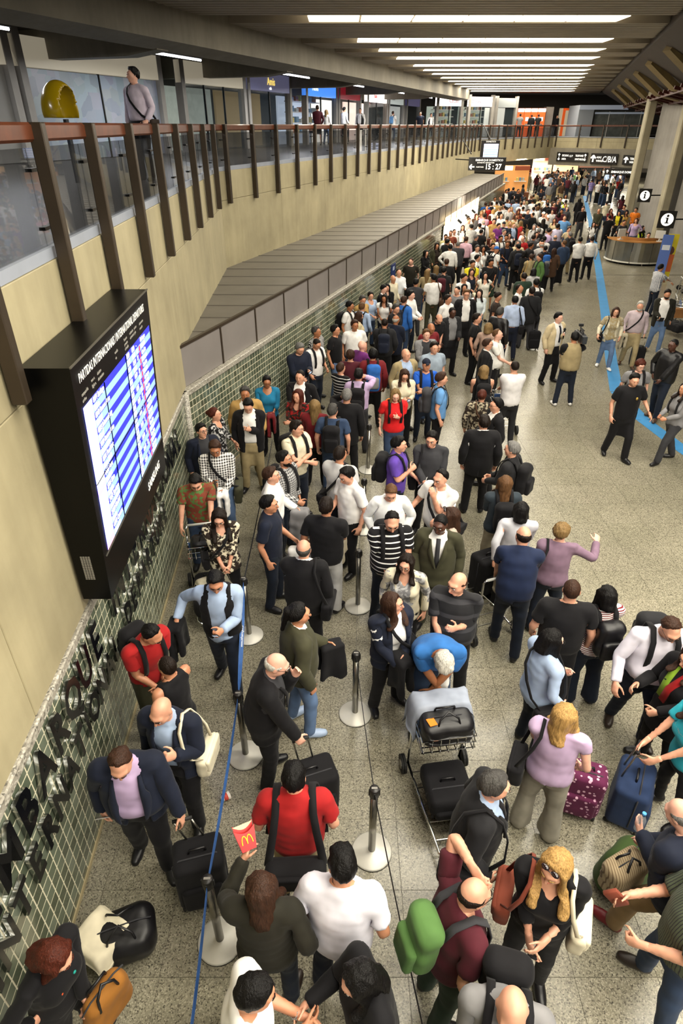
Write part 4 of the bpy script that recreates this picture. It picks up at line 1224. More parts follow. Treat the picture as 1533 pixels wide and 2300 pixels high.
EYEW = mat('eye_white', '#d9d3cb', .3); IRIS = mat('eye_dark', '#1d130d', .15); GLS = mat('spectacle_metal', '#2a2724', .3, .6)
# small face pieces in the resting head frame
def sph(mb, c, r, n=8):
    pr = [(max(1e-4, math.sin(math.pi * i / 5)), -math.cos(math.pi * i / 5)) for i in range(6)]
    v = []; f = []
    for q, z in pr:
        v += [(c[0] + r[0] * q * math.cos(k * 2 * math.pi / n), c[1] + r[1] * q * math.sin(k * 2 * math.pi / n), c[2] + r[2] * z) for k in range(n)]
    for i in range(5): f += [(i * n + k, i * n + (k + 1) % n, (i + 1) * n + (k + 1) % n, (i + 1) * n + k) for k in range(n)]
    mb.add(v, f)
def face_parts():
    out = {}
    def put(k, mb): out[k] = (np.array([tuple(p) for p in mb.v], f32), mb.f)
    g = MB(); sg = MB(); l = MB()
    for s in (-1, 1):
        e = MB(); i = MB(); b = MB()
        sph(e, (s * .031, -.0885, 1.648), (.0155, .0085, .0075)); sph(i, (s * .031, -.0960, 1.648), (.0066, .0034, .0066))
        b.tube([(s * .014, -.103, 1.667), (s * .030, -.1015, 1.672), (s * .050, -.087, 1.667)], [.004, .0048, .003], 6)
        put(('eye', s), e); put(('iris', s), i); put(('eyebrow', s), b)
        ring = [(s * .033 + .021 * math.cos(a), -.112 + .008 * abs(math.cos(a)) * (1 if s * math.cos(a) > 0 else 0), 1.645 + .016 * math.sin(a)) for a in [k * 2 * math.pi / 12 for k in range(13)]]
        g.tube(ring, .0024, 4, False); g.tube([(s * .054, -.105, 1.648), (s * .081, -.02, 1.650), (s * .084, .02, 1.645)], .0022, 4)
        sph(sg, (s * .036, -.066, 1.752), (.030, .020, .013), 10)
    g.tube([(-.013, -.113, 1.650), (.013, -.113, 1.650)], .0022, 4)
    l.tube([(-.023, -.088, 1.578), (-.010, -.1015, 1.582), (0, -.1035, 1.580), (.010, -.1015, 1.582), (.023, -.088, 1.578)], [.002, .0052, .0058, .0052, .002], 6)
    sg.tube([(-.02, -.075, 1.756), (.02, -.075, 1.756)], .003, 4)
    put(('lips', 0), l); put(('glasses', 0), g); put(('sunglasses', 0), sg)
    return out
FACE = face_parts()
def beard_sdf(P):
    Q = P.copy(); Q[:, 0] = np.abs(Q[:, 0])
    d = smin(ell(Q, (0, -.030, 1.600), (.064, .070, .082)), rcone(Q, (.036, -.020, 1.585), (0, -.074, 1.546), .036, .029), .03)
    d = np.maximum(d, Q[:, 2] - 1.600 - np.clip(Q[:, 0] - .03, 0, 1) * 1.0)
    d = np.maximum(d, -ell(Q, (0, -.105, 1.580), (.024, .03, .008)))
    return np.maximum(d, Q[:, 1] - .0)

TOPS = {   # name: (builder kwargs, loose colour slot)
    'tee': dict(sleeve=.19, hem=.86, collar=False, rs=(.078, .080, .075)), 'polo': dict(sleeve=.20, hem=.86, rs=(.076, .077, .075)), 'shirt': dict(sleeve=.535, hem=.955), 'shirtout': dict(sleeve=.535, hem=.83), 'rolled': dict(sleeve=.30, hem=.955), 'shortshirt': dict(sleeve=.22, hem=.85, rs=(.074, .078, .07)),
    'sweater': dict(sleeve=.54, hem=.86, collar=False, inf=.018), 'blouse': dict(sleeve=.40, hem=.86, collar=False, vneck=.12, drop=.015), 'cap': dict(sleeve=.10, hem=.86, collar=False, vneck=.14, drop=.02, rs=(.070, .075, .07)), 'tank': dict(sleeve=0, hem=.87, collar=False, vneck=.10, drop=.03), 'vest': dict(sleeve=0, hem=.88, collar=False, inf=.030, opening=(1.0, .055, .085)),
    'jacket': dict(sleeve=.545, hem=.76, inf=.028, collar=True, rs=(.084, .073, .060), opening=(1.06, 0, .085), smooth=1.0), 'openjacket': dict(sleeve=.545, hem=.76, inf=.028, collar=True, rs=(.084, .073, .060), opening=(1.0, .075, .085), smooth=1.0), 'closed': dict(sleeve=.545, hem=.84, inf=.030, collar=True, rs=(.086, .077, .061), smooth=1.0),
    'hoodie': dict(sleeve=.545, hem=.85, inf=.028, collar=False, hood=True, rs=(.086, .077, .060), smooth=1.0), 'cardigan': dict(sleeve=.52, hem=.80, inf=.022, collar=False, opening=(1.0, .06, .075), smooth=.95), 'coat': dict(sleeve=.545, hem=.62, inf=.032, collar=True, rs=(.082, .074, .06), smooth=1.0, flare=.04), 'tunic': dict(sleeve=.40, hem=.76, collar=False, vneck=.12, drop=.015, flare=.10, inf=.018)}
BOTS = {'trousers': dict(), 'slim': dict(r=(.098, .068, .052)), 'wide': dict(r=(.104, .082, .090), end=.02), 'jeans': dict(r=(.102, .074, .064)), 'shorts': dict(r=(.112, .105, .10), end=.50), 'capri': dict(r=(.100, .072, .060), end=.24)}
def garment(kind, sex, lod):
    st = LODS[lod]['cloth']
    if kind in TOPS:
        kw = TOPS[kind]; lo = list(BT[0]); lo[2] = kw['hem'] - .05
        return template((kind, sex, lod), g_top(sex, **kw), (lo, BT[1]), st, wr=.004)
    if kind == 'skirt': return template((kind, sex, lod), g_skirt(.48), ((-.27, -.24, .42), (.27, .26, 1.05)), st, skirt=True, wr=.004)
    return template((kind, sex, lod), g_legs(sex, **BOTS[kind]), BL_, st, wr=.004)
# ================================================================== building a person
PEOPLE = []
BAGS = []
RNG = np.random.RandomState(7)
CW = {'lgrey': 'light grey', 'dgrey': 'dark grey', 'lblue': 'pale blue', 'sky': 'sky blue', 'dred': 'dark red', 'dolive': 'dark olive', 'dbrown': 'dark brown', 'ddenim': 'dark denim', 'ldenim': 'light denim', 'hivis': 'yellow-green', 'dgreen': 'dark green', 'turq': 'turquoise', 'lbrown': 'light brown', 'dblond': 'dark blond', 'sgrey': 'greying'}
TW = {'tee': 'T-shirt', 'polo': 'polo shirt', 'shirt': 'shirt', 'shirtout': 'untucked shirt', 'rolled': 'rolled-sleeve shirt', 'shortshirt': 'short-sleeved shirt', 'sweater': 'sweater', 'blouse': 'blouse', 'cap': 'short-sleeved top', 'tank': 'sleeveless top', 'vest': 'sleeveless vest', 'jacket': 'suit jacket', 'openjacket': 'open jacket', 'closed': 'closed jacket', 'hoodie': 'hooded jacket', 'cardigan': 'cardigan', 'coat': 'long coat', 'tunic': 'loose tunic'}
BW = {'trousers': 'trousers', 'slim': 'slim trousers', 'wide': 'wide trousers', 'jeans': 'jeans', 'shorts': 'shorts', 'capri': 'cropped trousers', 'skirt': 'skirt'}
HW = {'fringe': 'bald head', 'bald': 'bald head', 'receding': 'receding {} hair', 'buzz': 'cropped {} hair', 'short': 'short {} hair', 'curly': 'curly {} hair', 'bob': '{} bobbed hair', 'long': 'long {} hair', 'longer': 'very long {} hair', 'pony': '{} ponytail', 'bun': '{} hair in a bun', 'cap': '{} cap', 'side': 'short {} hair'}
PW = {'stripe': 'striped ', 'fine': 'finely striped ', 'pin': 'pinstriped ', 'band': 'banded ', 'check': 'checked ', 'blot': 'patterned ', 'dots': 'dotted ', 'leather': 'leather '}
def cw(c): return CW.get(c, c)
def garment_words(t):
    k, c, p = (t.split(':') + [None, None])[:3]
    return '%s %s%s' % (cw(c) if not c.startswith('#') else 'pale', PW[p.split('-')[0]] if p else '', TW.get(k) or BW.get(k))
class Person: pass
def put_parts(root, parts):
    for nm, V, Q, m in parts: link(nm, np_mesh(nm, V, Q, m), root)
def ngon_mesh(name, V, F, m, parent):
    me = bpy.data.meshes.new(name); me.from_pydata([tuple(map(float, p)) for p in V], [], F); me.materials.append(m)
    me.polygons.foreach_set('use_smooth', [True] * len(me.polygons)); me.update()
    return link(name, me, parent)
def person(c, x, y, yaw=0, sex='m', h=None, top='shirt:white', un=None, bot='trousers:black', hair='short:black', sk='l', aL='down', aR='down', hd=(0, 0, 0), lean=0, twist=0, stride=0, fat=0, belly=0, floor=0.0,
           shoes='black', bag=None, zone='in the queue', lab=None, glasses=False, beard=None, lod=None, z_at=None, world=None, tie=None, noface=False, extra=None, hl=None, hr=None, boots=False, squat=0.0, bare=False, wr=.0045, **kw):
    P = Person(); k = len(PEOPLE)
    rng = np.random.RandomState(100 + k)
    if h is None: h = (1.75 if sex == 'm' else 1.64) + rng.uniform(-.04, .05)
    sc = h / 1.75
    hd = tuple(hd) + (0,) * (3 - len(hd))
    sp = dict(fat=fat, belly=belly, stride=stride, lean=lean, twist=twist, head=hd, armL=aL, armR=aR, rng=rng, squat=squat); sp.update(kw)
    M = solve(sp)
    # where the person stands: the head is seen at this picture point
    ry = rotm('z', yaw)
    if world is not None: loc = Vector(world)
    else:
        u, v = px(c, x, y)
        hc = ap(M[3], np.array([0, .0, 1.645])) * sc; w = ry @ hc
        t = on_z(u, v, floor + w[2]); loc = Vector((t.x - w[0], t.y - w[1], floor))
    if floor < 1 and world is None:
        if 24 < loc.y < 44 and loc.x > 16.7: loc.x = 16.7
        if loc.y < 9.9 and loc.x < wall_x(loc.y) + .34: loc.x = wall_x(loc.y) + .34
        if loc.y > 9.4:
            fd = (B1 - A1).normalized(); fn = Vector((fd.y, -fd.x, 0)); q = (loc - A1).dot(fn)
            if q < .36 and loc.y < B1.y: loc = loc + fn * (.36 - q + rng.uniform(0, .25))
    dist = (loc - Vector((0, 0, HCAM - 1.2))).length
    if lod is None: lod = 0 if dist < 10.8 else (1 if dist < 19 else 2)
    root = None
    if not bare: root = empty('person', loc, math.radians(yaw)); root.scale = (sc, sc, sc)
    P.__dict__.update(root=root, M=M, sp=sp, sc=sc, loc=loc, yaw=yaw, lod=lod, sex=sex, dist=dist, top=top, un=un, bot=bot, hair=hair, bag=bag, zone=zone, lab=lab, idx=k, c=(c, x, y), glasses=glasses, h=h, tkind=top.split(':')[0])
    def dress(tpl, amp=0.0, seed=0, fn=wrinkle):
        V, Q, W, N = tpl
        if amp and N is not None: V = V + N * fn(V, amp, seed)[:, None]
        return skin(shape(V, W, sp), W, M), Q
    armn = lambda a: a if isinstance(a, str) else ''
    hl = hl or HANDS.get(armn(aL), 'relax'); hr = hr or HANDS.get(armn(aR), 'relax')
    if lod >= 2: hl = hr = 'relax'
    parts = []
    V, Q = dress(body_template(sex, lod, hl, hr)); parts.append(('body', V, Q, skin_mat(sk)))
    seed = 31 * k
    def wear(s, amp=wr):
        kk, cc, pp = (s.split(':') + [None, None])[:3]
        V, Q = dress(garment(kk, sex, lod), amp if lod < 2 else 0, seed + len(s)); return V, Q, cloth(cc, pp), kk
    V, Q, m, kk = wear(bot); parts.append(({'skirt': 'skirt', 'jeans': 'jeans', 'shorts': 'shorts'}.get(kk, 'trousers'), V, Q, m))
    nm = lambda kk: 'jacket' if kk in ('jacket', 'openjacket', 'closed', 'hoodie', 'coat', 'cardigan') else ('vest' if kk == 'vest' else 'shirt')
    if un: V, Q, m, kk = wear(un); parts.append(('shirt', V, Q, m))
    V, Q, m, kk = wear(top); parts.append((nm(kk), V, Q, m))
    sm = cloth(shoes, 'leather')
    tp = template(('boot' if boots else 'shoe', lod), sdf_boot if boots else sdf_shoe, ((-.22, -.26, -.02), (.22, .14, .48 if boots else .16)), LODS[lod]['shoe'])
    V, Q = dress(tp); lf = tp[0][Q[:, 0], 0] > 0
    if tp[0].shape[0]:
        for sel in (lf, ~lf):
            q = Q[sel]; ids, inv = np.unique(q, return_inverse=True); parts.append(('boot' if boots else 'shoe', V[ids], inv.reshape(-1, 4), sm))
    hs, hcol = (hair.split(':') + ['black'])[:2]
    if hs != 'bald':
        tp = template(('hair', hs, lod), hair_sdf(hs), BH if hs in ('bob', 'long', 'longer', 'pony') else ((-.15, -.21, 1.48), (.15, .22, 1.80)), LODS[lod]['hair'], hair=hs in ('long', 'longer'), wfix=None if hs in ('long', 'longer') else 3, wr=.003)
        V, Q = dress(tp, .0 if hs in ('cap',) else (.002 if hs in ('buzz', 'fringe') else .0075 if hs == 'curly' else .0045), seed, (lambda a, b, c: strands(a, b, c, hs == 'curly'))); parts.append(('cap' if hs == 'cap' else 'hair', V, Q, hair_mat(hcol) if hs != 'cap' else cloth(hcol)))
    if beard:
        tp = template(('beard', lod), beard_sdf, ((-.12, -.16, 1.50), (.12, .1, 1.68)), LODS[lod]['head'], wfix=3)
        V, Q = dress(tp); parts.append(('beard', V, Q, hair_mat(beard)))
    if bare: P.parts = parts; return P
    put_parts(root, parts)
    if lod < 2 and not noface and abs(((yaw + hd[0] + 180) % 360) - 180) < 130:
        hw = lambda V: skin(V, np.eye(16, dtype=f32)[np.full(len(V), 3)], M)
        items = [('eye', EYEW), ('iris', IRIS), ('eyebrow', hair_mat(hcol if hs not in ('cap', 'bald') and hcol in HAIRS else 'dbrown')), ('lips', mat('lips_' + sk, tuple(v * f for v, f in zip(srgb(SKINS[sk]), (.80, .52, .52))), .45))]
        if lod == 1: items = items[1:2]
        if glasses: items.append(('glasses', GLS))
        if extra and 'sunglasses' in extra: items.append(('sunglasses', mat('dark_lens', '#1a0d10', .08, coat=.5)))
        eyes = {}
        for nm_, m in items:
            for sd in ((1, -1) if nm_ in ('eye', 'iris', 'eyebrow') else (0,)):
                V, F = FACE[(nm_, sd)]
                o = ngon_mesh('eye' if (nm_ == 'iris' and lod) else nm_, hw(V), F, m, eyes.get(sd, root) if nm_ == 'iris' else root)
                if nm_ == 'eye': eyes[sd] = o
    if lod == 0 and P.tkind in ('jacket', 'openjacket') :
        op = TOPS[P.tkind]['opening']; zs_ = np.linspace(1.09 if P.tkind == 'jacket' else 1.02, 1.45, 9)
        for sd in (1, -1):
            vv = []
            for z_ in zs_:
                ww = op[1] + (op[2] - op[1]) * np.clip((z_ - .8) / .62, 0, 1) if op[1] > 0 else np.clip((z_ - op[0]) / (1.44 - op[0]), 0, 1.2) * op[2]
                t_ = (z_ - zs_[0]) / (zs_[-1] - zs_[0]); lw = .055 * math.sin(math.pi * min(1, t_ * .78 + .06)) * (1.0 if t_ < .70 else .72)
                for x_ in (ww - .004, ww + lw):
                    aa = np.interp(z_, TZ, np.maximum(PROF[sex][0], PROF[sex][0][5:8].max() * (z_ < 1.30))) + .034; bb = np.interp(z_, TZ, np.maximum(PROF[sex][1], PROF[sex][1][5:8].max() * (z_ < 1.30))) + .034
                    y_ = np.interp(z_, TZ, PCY) - bb * math.sqrt(max(0.04, 1 - (x_ / aa) ** 2)) - (.016 if sex == 'm' else .036)
                    vv += [(sd * x_, y_, z_), (sd * x_, y_ + .010, z_)]
            ff = []
            for i_ in range(8):
                q = i_ * 4; ff += [(q, q + 2, q + 6, q + 4), (q + 1, q + 5, q + 7, q + 3), (q, q + 4, q + 5, q + 1), (q + 2, q + 3, q + 7, q + 6)]
            V = np.array(vv, f32); W = weights(V); ngon_mesh('lapel', skin(shape(V, W, sp), W, M), ff, cloth(*(top.split(':')[1:] + [None])[:2]), root)
    if tie and lod < 2:
        t = MB().ribbon([(0, -.080, 1.465), (0, -.118, 1.42), (0, -.148, 1.33), (0, -.152, 1.20), (0, -.148, 1.08)], .05, .004, (1, 0, 0))
        V = np.array([tuple(p) for p in t.v], f32); W = weights(V); ngon_mesh('tie', skin(shape(V, W, sp), W, M), t.f, cloth(tie), root)
    PEOPLE.append(P)
    if bag:
        for b in (bag if isinstance(bag, list) else [bag]): carry(P, b)
    return P
def to_world(P, V):
    R = rotm('z', P.yaw) * P.sc; return (V @ R.T) + np.array(tuple(P.loc))
def hand_pos(P, s):
    """world point in the middle of the palm"""
    b = 6 if s == 1 else 9
    return Vector(to_world(P, (ap(P.M[b], (WR(s) + ADIR(s) * .075 + V3(-s * .766, 0, -.643) * .012).astype(float)))[None])[0])
def person_words(P, level=0):
    hs, hcol = (P.hair.split(':') + ['black'])[:2]
    t = garment_words(P.top)
    if P.un: t += ' over ' + garment_words(P.un).replace('untucked ', '')
    s = 'person in ' + t
    if level >= 2: s += ' and ' + garment_words(P.bot)
    if level >= 1: s += ' with ' + HW[hs].format(cw(hcol)).replace('receding  ', 'receding ')
    return s
def bag_root(name, parts, label, cat, P, group=None):
    """parts: (name, V, Q or faces, material, sub-of) in world metres"""
    A = np.concatenate([np.asarray(p[1], f32) for p in parts]); lo, hi = A.min(0), A.max(0)
    o = np.array([(lo[0] + hi[0]) / 2, (lo[1] + hi[1]) / 2, lo[2]])
    root = empty(name, tuple(map(float, o)), label=label, cat=cat)
    for nm, V, Q, m in parts:
        V = np.asarray(V, f32) - o
        if isinstance(Q, np.ndarray): link(nm, np_mesh(nm, V, Q, m), root)
        else: ngon_mesh(nm, V, Q, m, root)
    BAGS.append(root)
    root['_p'] = P.idx if P is not None else -1
    return root
def rbox(P, c, hx, r):
    q = np.abs(P - np.asarray(c, f32)) - (np.asarray(hx, f32) - r)
    return np.linalg.norm(np.maximum(q, 0), axis=1) + np.minimum(q.max(1), 0) - r
def solid(fn, lo, hi, step, seed=None, amp=.006):
    V, Q = surface_nets(fn, lo, hi, step)
    if seed is not None: V = V + vnormals(V, Q) * wrinkle(V * .6, amp, seed)[:, None]
    return V, Q
PACK = {}
def pack_mesh(lod, big=False):
    if (lod, big) in PACK: return PACK[(lod, big)]
    st = (.018, .03, .045)[lod]
    k = 1.0 if not big else 1.3
    f1 = lambda P: smin(rbox(P, (0, .215, 1.22), (.145, .085, .225 * k), .07), rbox(P, (0, .20, 1.33), (.12, .07, .12 * k), .06), .03)
    f2 = lambda P: rbox(P, (0, .310, 1.13), (.115, .040, .125), .035)
    a = solid(f1, (-.2, .08, .85), (.2, .36, 1.62), st, 5); b = solid(f2, (-.16, .24, .95), (.16, .38, 1.31), st, 6, .004)
    PACK[(lod, big)] = (a, b); return PACK[(lod, big)]
def strap_np(pts, w, th, side):
    m = MB().ribbon(pts, w, th, side); return np.array([tuple(p) for p in m.v], f32), m.f
def carry(P, b):
    kind, col, side = (b.split(':') + [None, None])[:3]
    pat = None
    if col and '/' in col: col, pat = col.split('/')
    s = 1 if side != 'R' else -1
    lod = P.lod; M = P.M; sp = P.sp
    fat = sp.get('fat', 0); thick = .030 + (.018 if P.tkind in ('jacket', 'openjacket', 'closed', 'hoodie', 'coat') else 0)
    def wrap(V):
        W = weights(V) if True else None
        W2 = np.zeros_like(W); W2[:, 1] = W[:, 1] + W[:, 2] + W[:, 3] + W[:, 4:10].sum(1); W2[:, 0] = 1 - W2[:, 1]
        return to_world(P, skin(shape(V, W2, sp), W2, M))
    own = 'carried by the ' + person_words(P).replace('person in', 'one in')
    m = cloth(col, pat if pat else None); dk = cloth('black')
    cwd = cw(col) + (' ' + PW[pat.split('-')[0]].strip() if pat and pat != 'leather' else '')
    if kind in ('pack', 'bigpack'):
        (V1, Q1), (V2, Q2) = pack_mesh(lod, kind == 'bigpack')
        off = V3(0, thick - .005 + fat * .12, 0)
        one = np.zeros((1, 16), f32); one[0, 1] = 1
        rig = lambda V: to_world(P, skin(V + off, np.repeat(one, len(V), 0), M))
        parts = [('pack_body', rig(V1), Q1, m), ('pocket', rig(V2), Q2, m if col != 'blue' else cloth('grey'))]
        e = thick + fat * .08
        for q in (-1, 1):
            pts = [(q * .115, -.10 - e, 1.10), (q * .12, -.128 - e, 1.20), (q * .118, -.120 - e, 1.33), (q * .112, -.070 - e, 1.445 + e * .5), (q * .105, .0, 1.500 + e), (q * .10, .085 + e, 1.455 + e * .5), (q * .095, .13 + e, 1.36)]
            V, F = strap_np(pts, .05, .006, (1, 0, 0))
            parts.append(('strap', to_world(P, skin(V, np.repeat(one, len(V), 0), M)), F, dk if col != 'green' else cloth('dgrey')))
        bag_root('backpack', parts, cwd + ' backpack worn by the ' + person_words(P).replace('person', 'one'), 'backpack', P)
    elif kind in ('shoulder', 'cross', 'messenger'):
        e = thick + fat * .08
        hx = {'shoulder': (.06, .16, .125), 'cross': (.05, .13, .10), 'messenger': (.06, .19, .14)}[kind]
        cz = .90 if kind != 'messenger' else .84
        c0 = (s * (.245 + fat * .1), .05, cz)
        st = (.018, .03, .045)[lod]
        f1 = lambda Q_: rbox(Q_, c0, hx, .04)
        V, Q = solid(f1, tuple(c0[i] - hx[i] - .04 for i in range(3)), tuple(c0[i] + hx[i] + .04 for i in range(3)), st, 9, .005)
        flap = lambda Q_: rbox(Q_, (c0[0] + s * hx[0] * .75, c0[1], c0[2] + hx[2] * .35), (.022, hx[1] * .96, hx[2] * .62), .018)
        Vf, Qf = solid(flap, tuple((c0[0] - .06, c0[1] - hx[1] - .03, c0[2] - .09 - hx[2] * .4)), tuple((c0[0] + .12 if s > 0 else c0[0] + .06, c0[1] + hx[1] + .03, c0[2] + hx[2] + .05)) if s > 0 else tuple((c0[0] + .06, c0[1] + hx[1] + .03, c0[2] + hx[2] + .05)), st) if s > 0 else solid(flap, (c0[0] - .12, c0[1] - hx[1] - .03, c0[2] - .09 - hx[2] * .4), (c0[0] + .06, c0[1] + hx[1] + .03, c0[2] + hx[2] + .05), st)
        parts = [('bag_body', wrap(V), Q, m)]
        if len(Qf): parts.append(('flap', wrap(Vf), Qf, m))
        top = c0[2] + hx[2] - .01
        if kind == 'shoulder':
            q = s * .135
            pts = [(c0[0], -.07, top), (s * .21, -.115 - e, 1.16), (s * .165, -.115 - e, 1.32), (q, -.060 - e, 1.445), (q, .012, 1.480 + e + .012), (q, .085 + e, 1.435), (s * .17, .12 + e, 1.30), (s * .215, .125 + e, 1.15), (c0[0], .16, top)]
        else:
            q = -s * .095
            pts = [(c0[0], -.05, top), (s * .175, -.105 - e, 1.05), (s * .09, -.142 - e, 1.16), (0, -.148 - e, 1.27), (-s * .06, -.125 - e, 1.37), (q, -.055 - e, 1.46), (q, .015, 1.500 + e), (q * .9, .085 + e, 1.45), (-s * .04, .135 + e, 1.33), (s * .06, .145 + e, 1.20), (s * .16, .13 + e, 1.06), (c0[0], .13, top)]
        V, F = strap_np(pts, .035 if kind != 'shoulder' else .028, .005, [(1, 0, .25 * s) if kind == 'shoulder' else (.8, 0, .6 * s)] * len(pts))
        parts.append(('strap', wrap(V), F, dk if col not in ('brown', 'tan', 'cream', 'rust') else m))
        bag_root('shoulder_bag', parts, cwd + ' shoulder bag ' + own, 'bag', P)
    elif kind == 'backbag':
        e = thick + fat * .10; st = (.018, .03, .045)[lod]
        V, Q = solid(lambda Q_: rbox(Q_, (0, .215 + e, .93), (.20, .075, .14), .05), (-.26, .08, .74), (.26, .36, 1.12), st, 9, .005)
        Vf, Qf = solid(lambda Q_: rbox(Q_, (0, .285 + e, .955), (.195, .022, .105), .02), (-.26, .20, .80), (.26, .40, 1.12), st)
        parts = [('bag_body', wrap(V), Q, m), ('flap', wrap(Vf), Qf, m)]
        for q in (-1, 1):
            pts = [(q * .19, .02, 1.0), (q * .165, -.10 - e, 1.15), (q * .135, -.115 - e, 1.33), (q * .125, -.055 - e, 1.450), (q * .125, .012, 1.487 + e), (q * .13, .09 + e, 1.435), (q * .145, .135 + e, 1.30), (q * .16, .150 + e, 1.16), (q * .18, .19 + e, 1.03)]
            V, F = strap_np(pts, .052, .006, (1, 0, 0)); parts.append(('strap', wrap(V), F, dk))
        bag_root('messenger_bag', parts, cwd + ' messenger bag ' + own, 'bag', P)
    elif kind in ('plastic', 'tote', 'brief', 'coat', 'purse'):
        h = np.array(tuple(hand_pos(P, s)))
        dims = {'plastic': (.15, .07, .20), 'tote': (.17, .07, .17), 'brief': (.20, .05, .15), 'coat': (.16, .08, .30), 'purse': (.13, .06, .10)}[kind]
        drop = {'plastic': .06, 'tote': .16, 'brief': .03, 'coat': -.08, 'purse': .12}[kind]
        R = rotm('z', P.yaw + 90)
        cz = np.array([0, 0, -drop - dims[2]])
        if kind == 'plastic': f1 = lambda Q_: smin(rbox(Q_, cz, dims, .05), rcone(Q_, (0, 0, -.02), (0, 0, -drop - dims[2] * .8), .02, .09), .05)
        elif kind == 'coat':
            def f1(Q_):
                X = Q_.copy(); k_ = np.clip((.05 - X[:, 2]) / .5, 0, 1); X[:, 0] = X[:, 0] / (1 + .35 * k_); X[:, 1] = X[:, 1] + .02 * np.sin(X[:, 0] * 38 + P.idx) * k_
                d_ = np.minimum(rbox(X, (0, .055, -.20), (.13, .030, .25), .028), rbox(X, (0, -.055, -.14), (.13, .028, .19), .026))
                d_ = smin(d_, rbox(X, (0, 0, .025), (.12, .075, .035), .03), .03)
                return np.maximum(d_, -.42 + .05 * np.sin(X[:, 0] * 16 + P.idx) - X[:, 2])
        else: f1 = lambda Q_: rbox(Q_, cz, dims, .035)
        V, Q = solid(f1, (-.25, -.16, -drop - 2 * dims[2] - .05), (.25, .16, .12), (.018, .03, .045)[lod], P.idx, .010 if kind in ('coat', 'plastic') else .004)
        w = lambda V: np.asarray(V) @ R.T + h
        parts = [({'coat': 'cloth', 'plastic': 'sack'}.get(kind, 'bag_body'), w(V), Q, m)]
        if kind in ('tote', 'brief', 'purse'):
            for yq in (-1, 1):
                mb = MB().tube([(-.08, yq * .03, -drop - .01), (-.06, yq * .02, -drop * .4), (0, yq * .008, .0), (.06, yq * .02, -drop * .4), (.08, yq * .03, -drop - .01)], .008, 5)
                parts.append(('handle', w(np.array([tuple(p) for p in mb.v])), mb.f, m))
        nmk = {'plastic': 'plastic_bag', 'tote': 'tote_bag', 'brief': 'briefcase', 'coat': 'folded_coat', 'purse': 'handbag'}[kind]
        bag_root(nmk, parts, '%s %s %s' % (cwd, nmk.replace('_', ' '), own.replace('carried', 'held')), 'coat' if kind == 'coat' else 'bag', P)
    elif kind in ('phone', 'paper', 'can', 'cup', 'wallet', 'book'):
        h = np.array(tuple(hand_pos(P, s)))
        R = rotm('z', P.yaw) @ rotm('x', 40)
        if kind in ('can', 'cup'):
            mb = MB().lathe([(.026, -.055), (.032, -.05), (.032, .045), (.027, .055), (.024, .052)], 14); mm = mat('drink_can', '#b8b8b8', .25, .9) if kind == 'can' else mat('paper_cup', '#e4e0da', .6)
        else:
            d = {'phone': (.062, .012, .12), 'paper': (.12, .004, .19), 'wallet': (.03, .10, .18), 'book': (.11, .02, .16)}[kind]
            mb = MB().box((0, -.02, .03), d, None, .004); mm = m
        V = np.array([tuple(p) for p in mb.v]) @ R.T + h
        nmk = {'phone': 'phone', 'paper': 'paper_sheet', 'can': 'drink_can', 'cup': 'paper_cup', 'wallet': 'wallet', 'book': 'passport_case'}[kind]
        parts = [('case' if kind == 'phone' else 'sheet' if kind == 'paper' else 'shell', V, mb.f, mm)]
        if kind == 'phone':
            ms = MB().box((0, -.027, .035), (.052, .002, .085)); parts.append(('screen', np.array([tuple(p) for p in ms.v]) @ R.T + h, ms.f, mat('phone_screen', '#c9d4e6', .2, emit=.4)))
        bag_root(nmk, parts, '%s %s %s' % (cwd, nmk.replace('_', ' '), own.replace('carried', 'held')), nmk.split('_')[-1], P)
    elif kind == 'case':
        h = hand_pos(P, s); a = math.radians(P.yaw)
        d = Vector((math.sin(a), -math.cos(a), 0)); back = -d
        base = Vector((h.x, h.y, P.loc.z)) + back * .12
        suitcase(base, P.yaw + 180, col, pat, handle_to=h, label=cwd + ' trolley case pulled by the ' + person_words(P).replace('person', 'one'), small=True)
